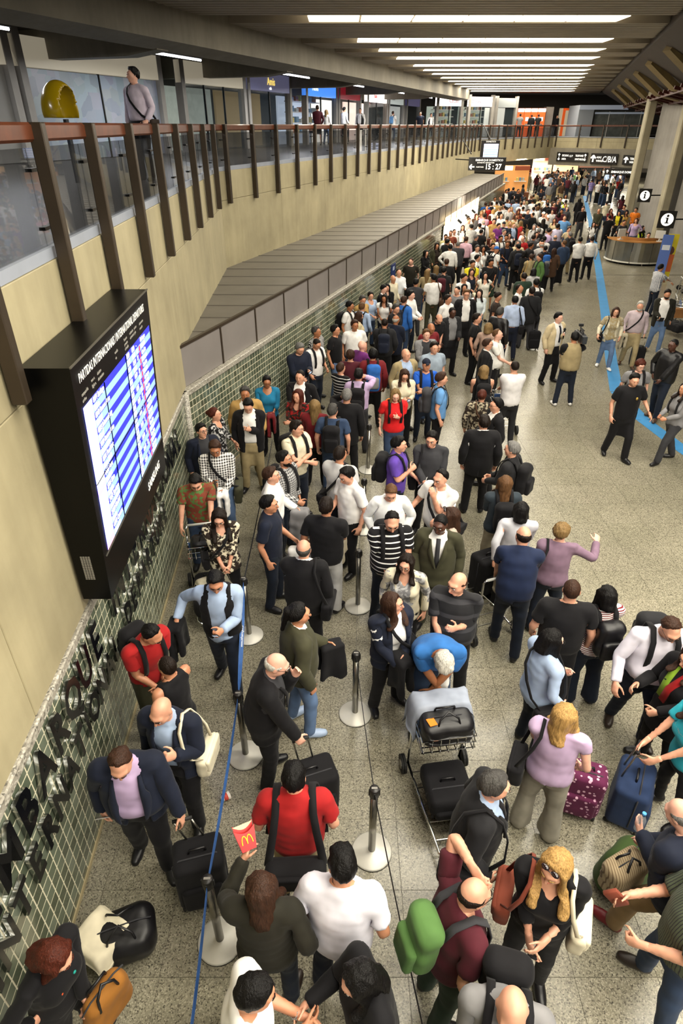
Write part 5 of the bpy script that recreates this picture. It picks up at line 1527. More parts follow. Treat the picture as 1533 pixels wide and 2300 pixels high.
def suitcase(base, yaw, col, pat=None, handle_to=None, label='', small=False, size=None, lay=False, name='suitcase'):
    w, d, h = size or ((.36, .22, .52) if small else (.46, .28, .68))
    R = rotm('z', yaw); base = np.array(tuple(base))
    f1 = lambda Q_: rbox(Q_, (0, 0, h / 2 + .04), (w / 2, d / 2, h / 2), .055)
    V, Q = solid(f1, (-w / 2 - .05, -d / 2 - .05, -.02), (w / 2 + .05, d / 2 + .05, h + .12), .028, 3, .003)
    f2 = lambda Q_: rbox(Q_, (0, -d / 2 - .005, h * .40), (w * .40, .03, h * .26), .028)
    V2, Q2 = solid(f2, (-w / 2, -d / 2 - .08, .02), (w / 2, -d / 2 + .08, h * .75), .024)
    tr = lambda V: np.asarray(V) @ R.T + base
    m = cloth(col, pat)
    parts = [('case_body', tr(V), Q, m), ('pocket', tr(V2), Q2, m)]
    gp = MB().tube([(-.07, 0, h + .035), (-.06, 0, h + .075), (.06, 0, h + .075), (.07, 0, h + .035)], .011, 6)
    parts.append(('carry_handle', tr([tuple(p) for p in gp.v]), gp.f, cloth('black', 'leather')))
    for s in (-1, 1):
        q = MB(); sph(q, (s * (w / 2 - .05), d / 2 - .03, .032), (.018, .032, .032), 10); parts.append(('wheel', tr([tuple(p) for p in q.v]), q.f, RUBBER))
        z = MB().tube([(s * (w / 2 - .03), -d / 2 + .03, .02), (s * (w / 2 - .03), -d / 2 + .03, .06)], .015, 6); parts.append(('foot', tr([tuple(p) for p in z.v]), z.f, RUBBER))
    zp = MB().tube([(-w / 2 - .002, -d * .15, .12), (-w / 2 - .002, -d * .15, h - .02), (-w / 2 + .06, -d * .15, h + .042), (w / 2 - .06, -d * .15, h + .042), (w / 2 + .002, -d * .15, h - .02), (w / 2 + .002, -d * .15, .12)], .007, 5)
    parts.append(('zip', tr([tuple(p) for p in zp.v]), zp.f, cloth('dgrey')))
    if handle_to is not None:
        t = np.array(tuple(handle_to)) - base; t = t @ R
        for s in (-1, 1):
            mb = MB().tube([(s * .07, d / 2 - .03, h), (s * .07 + t[0] * .9, t[1] * .9 + (d / 2) * .1, t[2] - .01)], .009, 6); parts.append(('pull_rod', tr([tuple(p) for p in mb.v]), mb.f, STEEL))
        mb = MB().tube([(-.08 + t[0] * .9, t[1] * .9 + d * .05, t[2]), (.08 + t[0] * .9, t[1] * .9 + d * .05, t[2])], .016, 8); parts.append(('grip', tr([tuple(p) for p in mb.v]), mb.f, RUBBER))
    return bag_root(name, parts, label, 'suitcase', None)
# ================================================================== the travellers, nearest first
p = person
WALL, LANE, MID, OPEN, EDGE = 'by the tiled wall', 'between the belt posts', 'in the middle queue', 'on the open floor', 'beside the queue'
# --- bottom of the hall
necklace_lady = p('M', 170, 765, 70, 'f', 1.62, top='sweater:black', bot='trousers:black', hair='bob:auburn', aL='low', aR='hip', hd=(10, 30), lean=12, zone=WALL, lab='person in black top with coloured bead necklace and suede bag')
clasp_man = p('N', 490, 1530, 100, 'm', 1.76, top='tee:white', bot='jeans:ddenim', hair='short:black', sk='m', aL=(.03, -.34, 1.10), aR=(.03, -.32, 1.12), hd=(0, 20), lean=4, zone=LANE, lab='black-haired person in white T-shirt rubbing hands at the frame bottom')
can_lady = p('N', 1225, 1440, -70, 'f', 1.66, top='closed:black', bot='slim:black', hair='long:black', aL='low', aR=(.16, -.38, 1.18), hd=(0, 22), lean=6, bag='can:grey:R', zone=LANE, lab='person in black jacket with long black hair holding a drink can')
bald_bottom = p('O', 660, 935, -15, 'm', 1.78, top='shirt:grey', bot='trousers:black', hair='bald', sk='l', aL='hold', aR='hold', hd=(0, 14), lean=8, bag='pack:black', zone=OPEN, lab='bald person in grey shirt with black rucksack at the frame bottom')
fries_lady = p('N', 530, 775, 178, 'f', 1.70, top='closed:dolive', bot='jeans:ddenim', hair='longer:brown', aL=(.20, -.36, 1.34), aR='bag', hd=(5, 12), boots=True, shoes='dbrown', zone=LANE, lab='person in dark olive jacket with long brown hair and boots seen from behind')
white_back = p('N', 1110, 600, 168, 'm', 1.80, top='tee:#d8d6e2', bot='trousers:navy', hair='short:black', sk='m', aL='down', aR='relax', hd=(25, 15), lean=5, fat=.10, shoes='black', zone=LANE, lab='person in plain white T-shirt and dark trousers seen from behind')
red_polo = p('J', 1225, 520, 182, 'm', 1.76, top='polo:red', bot='trousers:khaki', hair='short:black', sk='l', aL='relax', aR='relax', hd=(0, 12), fat=.10, bag='backbag:black', zone=LANE, lab='person in red polo shirt with two black bag straps over the shoulders')
navy_man = p('J', 230, 445, 12, 'm', 1.78, top='openjacket:navy', un='shirt:lilac', bot='trousers:black', hair='receding:brown', sk='l', aL=(.33, -.20, .93), aR='down', hd=(-4, 34), lean=8, fat=.16, belly=.05, stride=.25, bag=['paper:white:R'], zone=WALL, lab='stout person in navy jacket over lilac shirt looking down')
bald_navy = p('J', 462, 145, -8, 'm', 1.76, top='openjacket:navy', un='shirt:lblue', bot='trousers:black', hair='bald', sk='l', aL='strap', aR='down', hd=(-12, 22), lean=5, stride=.25, bag='shoulder:cream:L', zone=WALL, lab='bald person in navy jacket and pale blue shirt with cream bag')
red_tee = p('G', 190, 690, 50, 'm', 1.72, top='tee:red', bot='jeans:olive', hair='receding:black', sk='m', aL='low', aR='hold', hd=(20, 34), lean=14, bag='pack:black', zone=WALL, lab='person in red T-shirt with black backpack bending by the wall')
black_bob = p('G', 290, 905, -120, 'f', 1.62, top='tank:black', bot='shorts:black', hair='buzz:dbrown', sk='m', aL='relax', aR='hold', hd=(-10, 5), zone=WALL, lab='person with cropped hair in black sleeveless top facing the tiles')
vest_man = p('G', 625, 325, 0, 'm', 1.78, top='vest:black', un='shirtout:lblue', bot='jeans:ddenim', hair='short:black', sk='m', aL='phone', aR=(.47, -.05, 1.10, .6, .6, -.3), hd=(10, 28), stride=.42, bag=['phone:black:L', 'coat:black:R'], zone=WALL, lab='person in black vest and pale blue shirt walking with a phone')
white_old = p('G', 1050, 895, 95, 'm', 1.76, top='jacket:black', un='shirt:dgrey', bot='trousers:black', hair='fringe:white', sk='p', aL='face', aR=(.24, -.30, .98), hd=(0, 20), lean=10, fat=.08, glasses=True, zone=LANE, lab='white-haired bald person in black jacket touching the chin')
pony_man = p('G', 1200, 545, 112, 'm', 1.78, top='closed:olive', un='shirt:white', bot='jeans:ldenim', hair='pony:black', sk='m', aL='hold', aR='down', hd=(-5, 8), fat=.08, shoes='lblue', bag='coat:black:L', zone=LANE, lab='person in olive jacket and jeans with slicked black ponytail')
bald_black = p('G', 1232, 95, 172, 'm', 1.75, top='jacket:black', un='shirt:white', bot='trousers:black', hair='fringe:sgrey', sk='l', aL='hold', aR='down', hd=(0, 8), fat=.10, bag='shoulder:black:R', zone=LANE, lab='bald-crowned person in black jacket with black shoulder bag seen from behind')
# --- lanes behind
p('D', 935, 965, 82, 'm', 1.76, top='polo:navy', bot='jeans:ddenim', hair='short:black', sk='m', aL='hold', aR='down', hd=(4, 4), bag='plastic:white:L', zone=LANE, lab='person in navy T-shirt carrying white plastic bag in profile')
p('E', 100, 850, 165, 'm', 1.80, top='polo:black', bot='trousers:lgrey', hair='short:dbrown', sk='m', aL='relax', aR='hold', hd=(0, 5), fat=.06, bag='coat:stone:R', zone=LANE, lab='person in black T-shirt with stone coat over the arm')
p('D', 955, 715, 85, 'm', 1.76, top='shirt:white', bot='jeans:ddenim', hair='short:brown', sk='l', aL='hold', aR='down', bag='coat:grey:L', zone=LANE, lab='brown-haired person in white shirt holding grey coat in profile')
p('D', 1065, 575, 55, 'm', 1.74, top='shirtout:lgrey:check-dgrey', bot='jeans:ddenim', hair='short:black', sk='m', aL='down', aR='hold', hd=(20, 0), beard='black', bag='pack:black', zone=LANE, lab='bearded person in grey checked shirt beside cream polo wearer')
p('D', 1175, 310, 40, 'm', 1.78, top='polo:cream', bot='jeans:ddenim', hair='short:dbrown', sk='l', aL='cross', aR='cross2', hd=(25, 10, 8), bag='pack:black', zone=LANE, lab='person in cream polo shirt standing with folded arms')
p('E', 195, 490, 158, 'm', 1.76, top='tee:lgrey', bot='jeans:ddenim', hair='short:dbrown', sk='m', aL='hold', aR='relax', hd=(-15, 5), bag='cross:black:L', zone=LANE, lab='person in light grey T-shirt with crossed black bag strap seen from behind')
p('E', 240, 635, -55, 'm', 1.78, top='polo:white', bot='trousers:black', hair='short:black', sk='l', aL='down', aR='hold', hd=(0, 24), zone=LANE, lab='black-haired person in white polo shirt looking down by belt post')
p('D', 470, 485, 8, 'm', 1.78, top='shirt:white:check-black', bot='jeans:ldenim', hair='short:brown', sk='t', aL='hold', aR='phone', hd=(0, 26), fat=.06, bag=['messenger:olive:L', 'coat:white:L', 'wallet:dbrown:R'], zone=WALL, lab='person in black and white checked shirt with olive satchel')
p('D', 300, 775, 15, 'm', 1.68, top='tee:green:blot-rust', bot='jeans:denim', hair='short:black', sk='l', aL=(.12, -.42, .98), aR=(.30, -.30, .93), hd=(0, 30), lean=10, zone=WALL, lab='black-haired youth in printed T-shirt pushing a luggage trolley')
p('D', 505, 1085, 15, 'f', 1.66, top='tunic:cream:blot-dbrown', bot='slim:black', hair='longer:dbrown', sk='l', aL='low', aR='low', hd=(-10, 28), bag='cross:black:R', zone=WALL, lab='person with long dark wavy hair in brown patterned tunic')
p('D', 335, 330, 22, 'm', 1.66, top='openjacket:navy', un='shirt:dgrey', bot='trousers:navy', hair='short:black', sk='l', aL='down', aR='down', hd=(25, -2), glasses=True, zone=WALL, lab='person with glasses in navy jacket by the tiled corner')
p('D', 470, 190, 75, 'f', 1.64, top='blouse:lgrey:blot-black', bot='trousers:black', hair='bun:auburn', sk='l', aL='hold', aR='down', hd=(10, -3), zone=WALL, lab='auburn-haired person in black and white patterned blouse')
p('D', 755, 118, 2, 'm', 1.80, top='openjacket:black', un='shirt:white', bot='trousers:khaki', hair='short:black', sk='l', aL='chest', aR='down', hd=(0, 30), zone=WALL, lab='person in black jacket and khaki trousers with hand at collar')
p('B', 460, 868, 12, 'm', 1.80, top='openjacket:tan', un='shirt:white', bot='trousers:khaki', hair='short:sgrey', sk='t', hd=(-5, 3), zone=WALL, lab='grey-haired person in tan jacket standing at the tiles')
p('B', 610, 788, 5, 'f', 1.66, top='blouse:teal', bot='jeans:black', hair='bun:black', sk='t', aL='hold', aR='hold', hd=(8, 12), glasses=True, bag='coat:dred:L', zone=WALL, lab='person in teal top with glasses holding a dark red jacket')
p('B', 822, 885, -18, 'f', 1.66, top='blouse:red:blot-dbrown', bot='jeans:denim', hair='long:auburn', sk='l', aL='cross', aR='cross2', hd=(-10, 4), bag='purse:tan:R', zone=WALL, lab='person in red patterned top with arms crossed')
p('B', 838, 752, -8, 'm', 1.82, top='openjacket:black', un='shirt:white', bot='trousers:black', hair='buzz:dbrown', sk='l', aL='down', aR='cross', hd=(-8, 2), beard=None, zone=WALL, lab='person in black jacket over open white shirt behind red patterned top')
p('B', 940, 955, 172, 'f', 1.68, top='sweater:dred', bot='trousers:black', hair='longer:dblond', sk='l', aL='hold', aR='hold', zone=MID, lab='person in dark red sweater with very long fair hair seen from behind')
p('B', 1062, 985, 175, 'm', 1.74, top='tee:denim', bot='jeans:denim', hair='short:sgrey', sk='l', hd=(-18, 0), bag='pack:black', zone=MID, lab='person in slate blue T-shirt with black framed rucksack seen from behind')
p('B', 1160, 885, 172, 'm', 1.80, top='jacket:black', bot='trousers:black', hair='short:grey', sk='l', aL='ear', aR='down', zone=MID, lab='grey-haired person in black suit jacket seen from behind with raised hand')
p('B', 1242, 740, 172, 'm', 1.76, top='shirt:lilac', bot='trousers:dgrey', hair='short:black', sk='l', aR='ear', aL='down', bag='pack:black', zone=MID, lab='person in lilac shirt with black backpack phoning')
p('B', 1120, 695, 140, 'f', 1.64, top='sweater:black:stripe-white', bot='jeans:black', hair='short:brown', aL='hold', aR='hold', zone=MID, lab='person in black and white striped sweater with short brown hair')
p('B', 1187, 605, 175, 'f', 1.66, top='tee:maroon', bot='jeans:ddenim', hair='curly:brown', zone=MID, lab='curly-haired person in maroon top before purple shirt')
p('B', 1265, 540, 125, 'm', 1.76, top='polo:violet', bot='trousers:black', hair='bald', sk='p', hd=(10, 0), fat=.08, zone=MID, lab='bald person in purple polo shirt')
p('B', 1340, 600, 182, 'm', 1.74, top='closed:dred', bot='trousers:black', hair='curly:black', sk='m', bag='bigpack:blue', zone=MID, lab='person in dark red jacket under large blue trekking rucksack')
p('B', 838, 560, 32, 'm', 1.80, top='closed:navy', bot='trousers:black', hair='short:grey', sk='l', aL='phone', aR='hold', hd=(5, 28), bag='phone:black:L', zone=WALL, lab='grey-haired person in navy jumper reading a phone at wall')
p('B', 955, 528, 45, 'm', 1.72, top='tee:white', bot='jeans:ddenim', hair='buzz:dbrown', sk='m', aL='hold', aR='relax', hd=(0, 32), bag='pack:dgrey', zone=WALL, lab='shaven-headed person in white T-shirt looking down near the wall')
p('B', 962, 442, 60, 'm', 1.78, top='tee:black:pin-white', bot='trousers:black', hair='short:sgrey', sk='t', hd=(5, 0), zone=WALL, lab='person in black sports shirt with white stripes at wall')
p('B', 1072, 432, 65, 'm', 1.78, top='tee:black', bot='jeans:ldenim', hair='short:black', sk='m', hd=(8, 0), zone=WALL, lab='person in black T-shirt and jeans at wall beside white shirt')
p('B', 1215, 398, 12, 'm', 1.78, top='shortshirt:white', bot='jeans:denim', hair='short:brown', sk='t', aL='relax', aR='down', hd=(12, 5), fat=.10, zone=WALL, lab='smiling person in white short-sleeved shirt near the wall')
p('E', 575, 85, 5, 'f', 1.66, top='tee:#d01c20', bot='jeans:denim', hair='bob:dblond', sk='p', aL='chest', aR='down', hd=(0, 20), fat=.10, bag='pack:orange', zone=MID, lab='blond person in bright red T-shirt with orange rucksack')
p('C', 380, 735, 25, 'm', 1.82, top='openjacket:khaki', un='shirt:lblue', bot='trousers:khaki', hair='bald', sk='l', hd=(10, 2), zone=MID, lab='bald person in khaki blazer')
p('C', 368, 895, 8, 'f', 1.66, top='sweater:cream', bot='trousers:black', hair='long:brown', sk='l', aL='phone', aR='phone', hd=(0, 28), glasses=True, bag='phone:black:L', zone=MID, lab='brown-haired person in cream sweater using a phone')
p('C', 535, 815, 5, 'm', 1.74, top='tee:#1f56b8', bot='jeans:ddenim', hair='cap:navy', sk='m', aL='cross', aR='cross2', bag='pack:black', zone=MID, lab='person in navy cap and royal blue T-shirt with arms folded')
p('C', 652, 920, 88, 'm', 1.80, top='tee:sky', bot='jeans:black', hair='short:brown', sk='l', hd=(0, 4), bag='pack:dgrey', zone=MID, lab='person in sky blue T-shirt with grey rucksack in profile')
p('C', 595, 682, 18, 'm', 1.80, top='shortshirt:#8f9cab', bot='jeans:denim', hair='short:dbrown', sk='l', hd=(-5, 4), fat=.10, zone=MID, lab='person in grey-blue short-sleeved shirt behind the navy cap')
p('C', 535, 582, 12, 'm', 1.76, top='openjacket:grey', un='tee:dgrey', bot='jeans:denim', hair='short:lbrown', sk='p', aL='hold', aR='hold', zone=MID, lab='fair-skinned person in grey jacket facing forward')
p('C', 572, 535, 25, 'm', 1.76, top='tee:dred', bot='jeans:denim', hair='bald', sk='t', hd=(10, 25), zone=MID, lab='bald person in dark red T-shirt behind grey jacket')
p('C', 632, 465, 25, 'm', 1.80, top='polo:black', bot='trousers:black', hair='fringe:dbrown', sk='l', aL='low', aR='hold', hd=(0, 32), lean=8, zone=MID, lab='balding person in black polo shirt bowing the head')
p('C', 735, 412, 20, 'm', 1.80, top='openjacket:charcoal', un='shirt:grey', bot='trousers:black', hair='buzz:black', sk='d', aL='hold', aR='down', hd=(5, 8), zone=MID, lab='dark-skinned person in charcoal jacket over grey shirt')
p('C', 842, 275, 3, 'm', 1.86, top='openjacket:black', un='shirt:white', bot='trousers:black', hair='short:lbrown', sk='l', glasses=True, hd=(-5, 3), zone=MID, lab='tall person in black suit and open white shirt facing forward')
p('C', 700, 312, 42, 'm', 1.78, top='shirt:white', bot='trousers:black', hair='short:dbrown', sk='m', hd=(15, 3), zone=MID, lab='dark-haired person in white shirt beside the tall black suit')
# --- middle
p('E', 600, 420, 72, 'm', 1.78, top='polo:purple', bot='jeans:ddenim', hair='short:black', sk='l', aL='hold', aR='strap', hd=(8, 4), bag=['pack:black', 'paper:white:L'], zone=MID, lab='person in purple polo shirt with black backpack')
p('E', 825, 385, -5, 'm', 1.80, top='shirtout:dgrey', bot='trousers:black', hair='short:black', sk='l', aL='hold', aR='hold', hd=(-18, 16), bag=['shoulder:black:R'], zone=MID, lab='smiling person in dark grey shirt beside the purple polo')
p('E', 545, 755, 0, 'm', 1.66, top='hoodie:#e6e8ea', bot='jeans:ddenim', hair='short:lbrown', sk='l', aL='pocket', aR='pocket', hd=(0, 30), un='tee:black', zone=MID, lab='youth in white hooded jacket looking down')
p('E', 885, 655, -45, 'm', 1.80, top='tee:white', bot='trousers:black', hair='receding:black', sk='l', aL='face', aR='out', hd=(-5, 14), fat=.10, belly=.04, bag='cross:black:L', zone=MID, lab='stout person in white T-shirt with diagonal black strap')
p('E', 950, 915, -95, 'f', 1.68, top='tee:#b7a698', bot='jeans:black', hair='long:brown', sk='l', aL='face', aR='hold', hd=(0, 5), extra=['sunglasses'], zone=MID, lab='long-haired person in beige top facing sideways behind the dark suit')
p('E', 552, 955, 8, 'm', 1.82, top='polo:black:stripe-white', bot='jeans:ddenim', hair='receding:black', sk='l', aL='phone', aR='low', hd=(-5, 28), fat=.16, belly=.05, bag=['pack:black', 'phone:black:L'], zone=MID, lab='stout laughing person in black polo with white stripes')
p('E', 882, 970, -12, 'm', 1.78, top='jacket:olive', un='shirt:white', bot='trousers:olive', hair='buzz:black', sk='d', aL='down', aR='relax', hd=(-15, 14), tie='dgrey', zone=MID, lab='dark-skinned person in dark olive suit with tie')
p('H', 625, 240, -12, 'f', 1.62, top='cardigan:cream', un='blouse:lgrey:blot-grey', bot='jeans:black', hair='long:dbrown', sk='l', hd=(-10, 10), glasses=True, zone=MID, lab='person with glasses and long dark hair in cream cardigan')
p('H', 520, 560, 25, 'f', 1.66, top='openjacket:navy', un='tee:white', bot='trousers:black', hair='long:brown', sk='l', aL='belly', aR='hold', hd=(48, 2), fat=.12, bag=['cross:black:L', 'coat:black:L', 'can:black:R'], zone=MID, lab='brown-haired person in navy blazer with black leather coat')
p('H', 1045, 400, -12, 'm', 1.80, top='polo:charcoal:band-dgrey', bot='trousers:black', hair='fringe:brown', sk='l', aL='chest', aR='hold', hd=(-38, 12), fat=.20, belly=.07, bag='plastic:white:R', zone=MID, lab='stout balding person in charcoal striped polo with white paper bag')
lean_man = p('K', 592, 130, 0, 'm', 1.82, top='tee:#2a62a2', bot='jeans:denim', hair='short:white', sk='t', aL='lean', aR='lean', hd=(5, 30), lean=48, shift=.10, fat=.12, zone=OPEN, lab='white-haired person in blue T-shirt leaning on a loaded trolley')
suit_tie = p('K', 905, 885, 75, 'm', 1.78, top='jacket:charcoal', un='shirt:lblue', bot='trousers:black', hair='short:sgrey', sk='l', aL='down', aR='relax', hd=(12, 6), lean=5, fat=.08, tie='black', bag='shoulder:black:R', zone=OPEN, lab='grey-haired person in charcoal suit and black tie beside the trolley')
maroon_man = p('O', 470, 330, 105, 'm', 1.74, top='tee:maroon', bot='trousers:dgreen', hair='fringe:dbrown', sk='l', aL='head', aR='down', hd=(5, 12), lean=8, fat=.12, glasses=True, bag='pack:green', zone=OPEN, lab='balding person in maroon T-shirt with green backpack scratching the head')
blond_lady = p('O', 880, 200, -22, 'f', 1.70, top='blouse:black', bot='slim:black', hair='longer:blond', sk='l', aL='belly', aR='low', hd=(-25, 18), extra=['sunglasses'], fat=.06, bag=['shoulder:rust:R', 'shoulder:cream:L', 'phone:black:R'], zone=OPEN, lab='blond person in black outfit with sunglasses on the head')
pink_lady = p('L', 600, 235, 155, 'f', 1.68, top='cap:#b79fc0', bot='wide:#8b867a', hair='long:blond', sk='p', aL='hold', aR='relax', hd=(-35, 6), fat=.08, glasses=True, bag='shoulder:black:L', zone=OPEN, lab='blond person in lilac pink top and wide grey trousers')
bob_lady = p('I', 605, 910, 105, 'f', 1.68, top='shirtout:lblue', bot='jeans:ddenim', hair='bob:black', sk='p', aL='hold', aR='relax', hd=(-8, 12), fat=.10, glasses=True, bag='cross:black:R', zone=OPEN, lab='person with black bobbed hair in pale blue shirt')
black_tee = p('I', 740, 550, 168, 'm', 1.82, top='tee:black', bot='trousers:black', hair='buzz:brown', sk='l', aL='relax', aR='down', hd=(-6, 4), fat=.12, stride=.45, shoes='black', zone=OPEN, lab='broad person in black T-shirt and black trousers seen from behind')
stripe_lady = p('I', 985, 590, 188, 'f', 1.66, top='sweater:white:fine-dred', bot='wide:ddenim', hair='bob:black', sk='l', aL='hold', aR='hold', hd=(5, 5), bag='pack:black/leather', zone=OPEN, lab='black-haired person in red and white striped top with leather backpack')
mauve_lady = p('I', 668, 138, 170, 'f', 1.66, top='sweater:mauve', bot='jeans:ddenim', hair='curly:dblond', sk='p', aL='hold', aR=(.50, -.18, 1.42, .5, .6, -.6), hd=(-25, 4), fat=.08, bag='shoulder:black:L', zone=OPEN, lab='curly blond person in mauve top pointing sideways')
navy_cart = p('I', 395, 165, 165, 'm', 1.80, top='polo:#17223e', bot='jeans:ddenim', hair='fringe:dbrown', sk='l', aL=(.22, -.36, 1.00), aR=(.05, -.34, 1.00), hd=(15, 8), lean=14, fat=.10, stride=.3, shoes='charcoal', zone=OPEN, lab='balding person in navy polo shirt pushing an empty trolley')
p('E', 1440, 875, 172, 'f', 1.66, top='shirtout:#b9bac2', bot='trousers:black', hair='bob:black', sk='l', aL='tail', aR='hold', hd=(-5, 6), fat=.08, zone=EDGE, lab='black-haired person in grey-white shirt seen from behind by black suitcase')
p('E', 1330, 690, 178, 'f', 1.68, top='sweater:#2b343c', bot='trousers:stone', hair='long:lbrown', sk='l', aL='hold', aR='down', fat=.08, bag='pack:black', zone=EDGE, lab='light-brown-haired person in slate sweater and stone trousers seen from behind')
p('E', 1378, 455, -125, 'm', 1.76, top='shirtout:charcoal', bot='trousers:black', hair='short:grey', sk='l', aL='hold', aR='hold', hd=(0, 4), bag='pack:black', zone=EDGE, lab='grey-haired person in charcoal shirt with black backpack')
p('E', 1185, 270, 172, 'm', 1.80, top='jacket:black', un='shirt:white', bot='trousers:black', hair='short:dbrown', sk='l', hd=(10, 2), zone=EDGE, lab='person in black suit with dark brown hair seen from behind at the queue edge')
p('E', 1268, 150, -85, 'm', 1.78, top='jacket:black', un='shirt:white', bot='trousers:black', hair='short:black', sk='l', aL='down', aR='hold', hd=(0, 2), glasses=True, zone=EDGE, lab='person with glasses in black suit facing the queue')
p('C', 960, 1050, 165, 'f', 1.62, top='closed:stone:blot-dbrown', bot='trousers:dbrown', hair='bun:auburn', sk='l', hd=(0, 6), bag='cross:brown:R', zone=EDGE, lab='auburn-haired person in mottled tweed jacket seen from behind')
p('C', 975, 862, 178, 'f', 1.68, top='tank:black', bot='jeans:ddenim', hair='bob:dblond', sk='l', aL='hold', aR='hold', bag='pack:black', zone=EDGE, lab='dark-blond person in backless black top')
p('C', 1210, 828, 180, 'm', 1.78, top='sweater:#d9d6d8', bot='jeans:charcoal', hair='buzz:dbrown', sk='l', aL='cross', aR='cross2', hd=(5, 3), zone=EDGE, lab='person in white long-sleeved shirt and dark jeans seen from behind')
p('C', 1082, 582, 70, 'm', 1.80, top='tee:#e2e0dc', bot='trousers:black', hair='receding:lbrown', sk='p', aL='down', aR='hold', hd=(5, 2), fat=.18, belly=.05, zone=EDGE, lab='heavy pale person in loose white T-shirt in profile')
p('C', 1005, 655, 82, 'm', 1.76, top='jacket:black', un='shirt:white', bot='trousers:black', hair='short:brown', sk='l', glasses=True, zone=EDGE, lab='person with glasses in black jacket beside the loose white T-shirt')
p('C', 1000, 525, 150, 'f', 1.66, top='tunic:#a78c7e', bot='trousers:black', hair='bob:dblond', sk='p', zone=EDGE, lab='short blond person wrapped in a dusty pink shawl')
p('C', 932, 462, 72, 'm', 1.78, top='tee:black', bot='trousers:black', hair='short:dbrown', sk='l', zone=EDGE, lab='dark-haired person in black T-shirt beside dusty pink shawl')
p('C', 1100, 412, 130, 'm', 1.80, top='closed:black:leather', bot='trousers:black', hair='short:sgrey', sk='l', hd=(10, 3), fat=.08, zone=EDGE, lab='greying person in black leather jacket seen half from behind')
p('C', 1213, 322, 172, 'm', 1.76, top='shirt:#a9b8d6', bot='trousers:navy', hair='short:black', sk='m', hd=(5, 5), lean=4, bag='shoulder:black:R', zone=EDGE, lab='person in pale blue shirt and navy trousers seen from behind')
p('C', 1250, 232, 62, 'm', 1.78, top='shirt:white', bot='trousers:black', hair='receding:dbrown', sk='m', hd=(5, 3), zone=EDGE, lab='balding person in white shirt turned sideways at queue edge')
p('C', 1340, 250, 180, 'm', 1.80, top='jacket:charcoal', bot='trousers:dgrey', hair='short:dbrown', sk='l', stride=.2, bag=['cross:black:R', 'coat:dgrey:R', 'case:black:R'], zone=EDGE, lab='person in charcoal suit with case and coat seen from behind')
# --- open floor on the right
reporter = p('F', 545, 258, 28, 'm', 1.80, top='openjacket:beige', un='shirt:white', bot='trousers:black', hair='short:black', sk='p', aL='chest', aR='down', hd=(8, 2), tie='navy', spread=.05, zone=OPEN, lab='reporter in beige jacket and navy tie with microphone')
cameraman = p('F', 672, 415, 178, 'm', 1.74, top='vest:khaki', un='tee:black', bot='jeans:ddenim', hair='short:black', sk='m', aL='hold', aR=(.17, -.22, 1.50, .6, -.2, -.8), hd=(0, 4), fat=.12, spread=.04, shoes='white', zone=OPEN, lab='camera operator in khaki vest seen from behind')
p('F', 1000, 212, -12, 'f', 1.66, top='cardigan:cream', un='tee:stone:blot-khaki', bot='jeans:ldenim', hair='bob:brown', sk='l', aL='relax', aR='out', hd=(0, 6, 8), stride=.35, shoes='white', bag='shoulder:black:R', zone=OPEN, lab='person in cream cardigan and light jeans crossing the floor')
p('F', 1195, 165, -15, 'm', 1.80, top='shirt:#b9a9b0', bot='trousers:khaki', hair='short:white', sk='l', aL='down', aR='relax', hd=(-10, 8), stride=.4, beard='white', shoes='brown', bag=['cross:black:R', 'case:black:L', 'coat:stone:R'], zone=OPEN, lab='white-bearded person in pale mauve shirt wheeling a case')
p('U', 1270, 755, -15, 'm', 1.82, top='openjacket:dolive', un='shirt:white', bot='jeans:ldenim', hair='short:dbrown', sk='m', aL='down', aR='hold', hd=(0, 14), stride=.3, shoes='khaki', beard='dbrown', bag='book:black:R', zone=OPEN, lab='bearded person in dark corduroy jacket and faded jeans')
p('U', 1160, 310, 105, 'm', 1.72, top='shortshirt:white:check-denim', bot='jeans:ddenim', hair='short:black', sk='m', aL='reach', aR='reach', hd=(0, 5), zone=OPEN, lab='person in blue checked short-sleeved shirt by parked trolleys')
p('F', 1195, 640, -10, 'f', 1.68, top='tee:grey', bot='jeans:ddenim', hair='curly:auburn', sk='p', hd=(10, 8), glasses=True, bag='pack:black', zone=OPEN, lab='curly auburn person in grey T-shirt behind the officer')
officer = p('F', 1148, 752, 2, 'm', 1.80, top='polo:black', bot='trousers:black', hair='short:black', sk='l', aL='out', aR='down', hd=(-5, 14), stride=.38, boots=True, zone=OPEN, lab='uniformed officer in black polo with gold chest badge walking')
p('F', 1455, 475, -55, 'm', 1.84, top='closed:black:leather', bot='jeans:ddenim', hair='buzz:black', sk='d', aL='low', aR='pocket', hd=(-5, 5), stride=.25, shoes='brown', zone=OPEN, lab='dark-skinned person in black leather jacket and blue jeans')
p('Z', 1538, 872, -80, 'f', 1.68, top='sweater:grey', bot='trousers:dgrey', hair='long:dbrown', sk='m', aL='hold', aR='hold', stride=.5, bag='pack:maroon', zone=OPEN, lab='person in grey sweater striding at the frame edge')
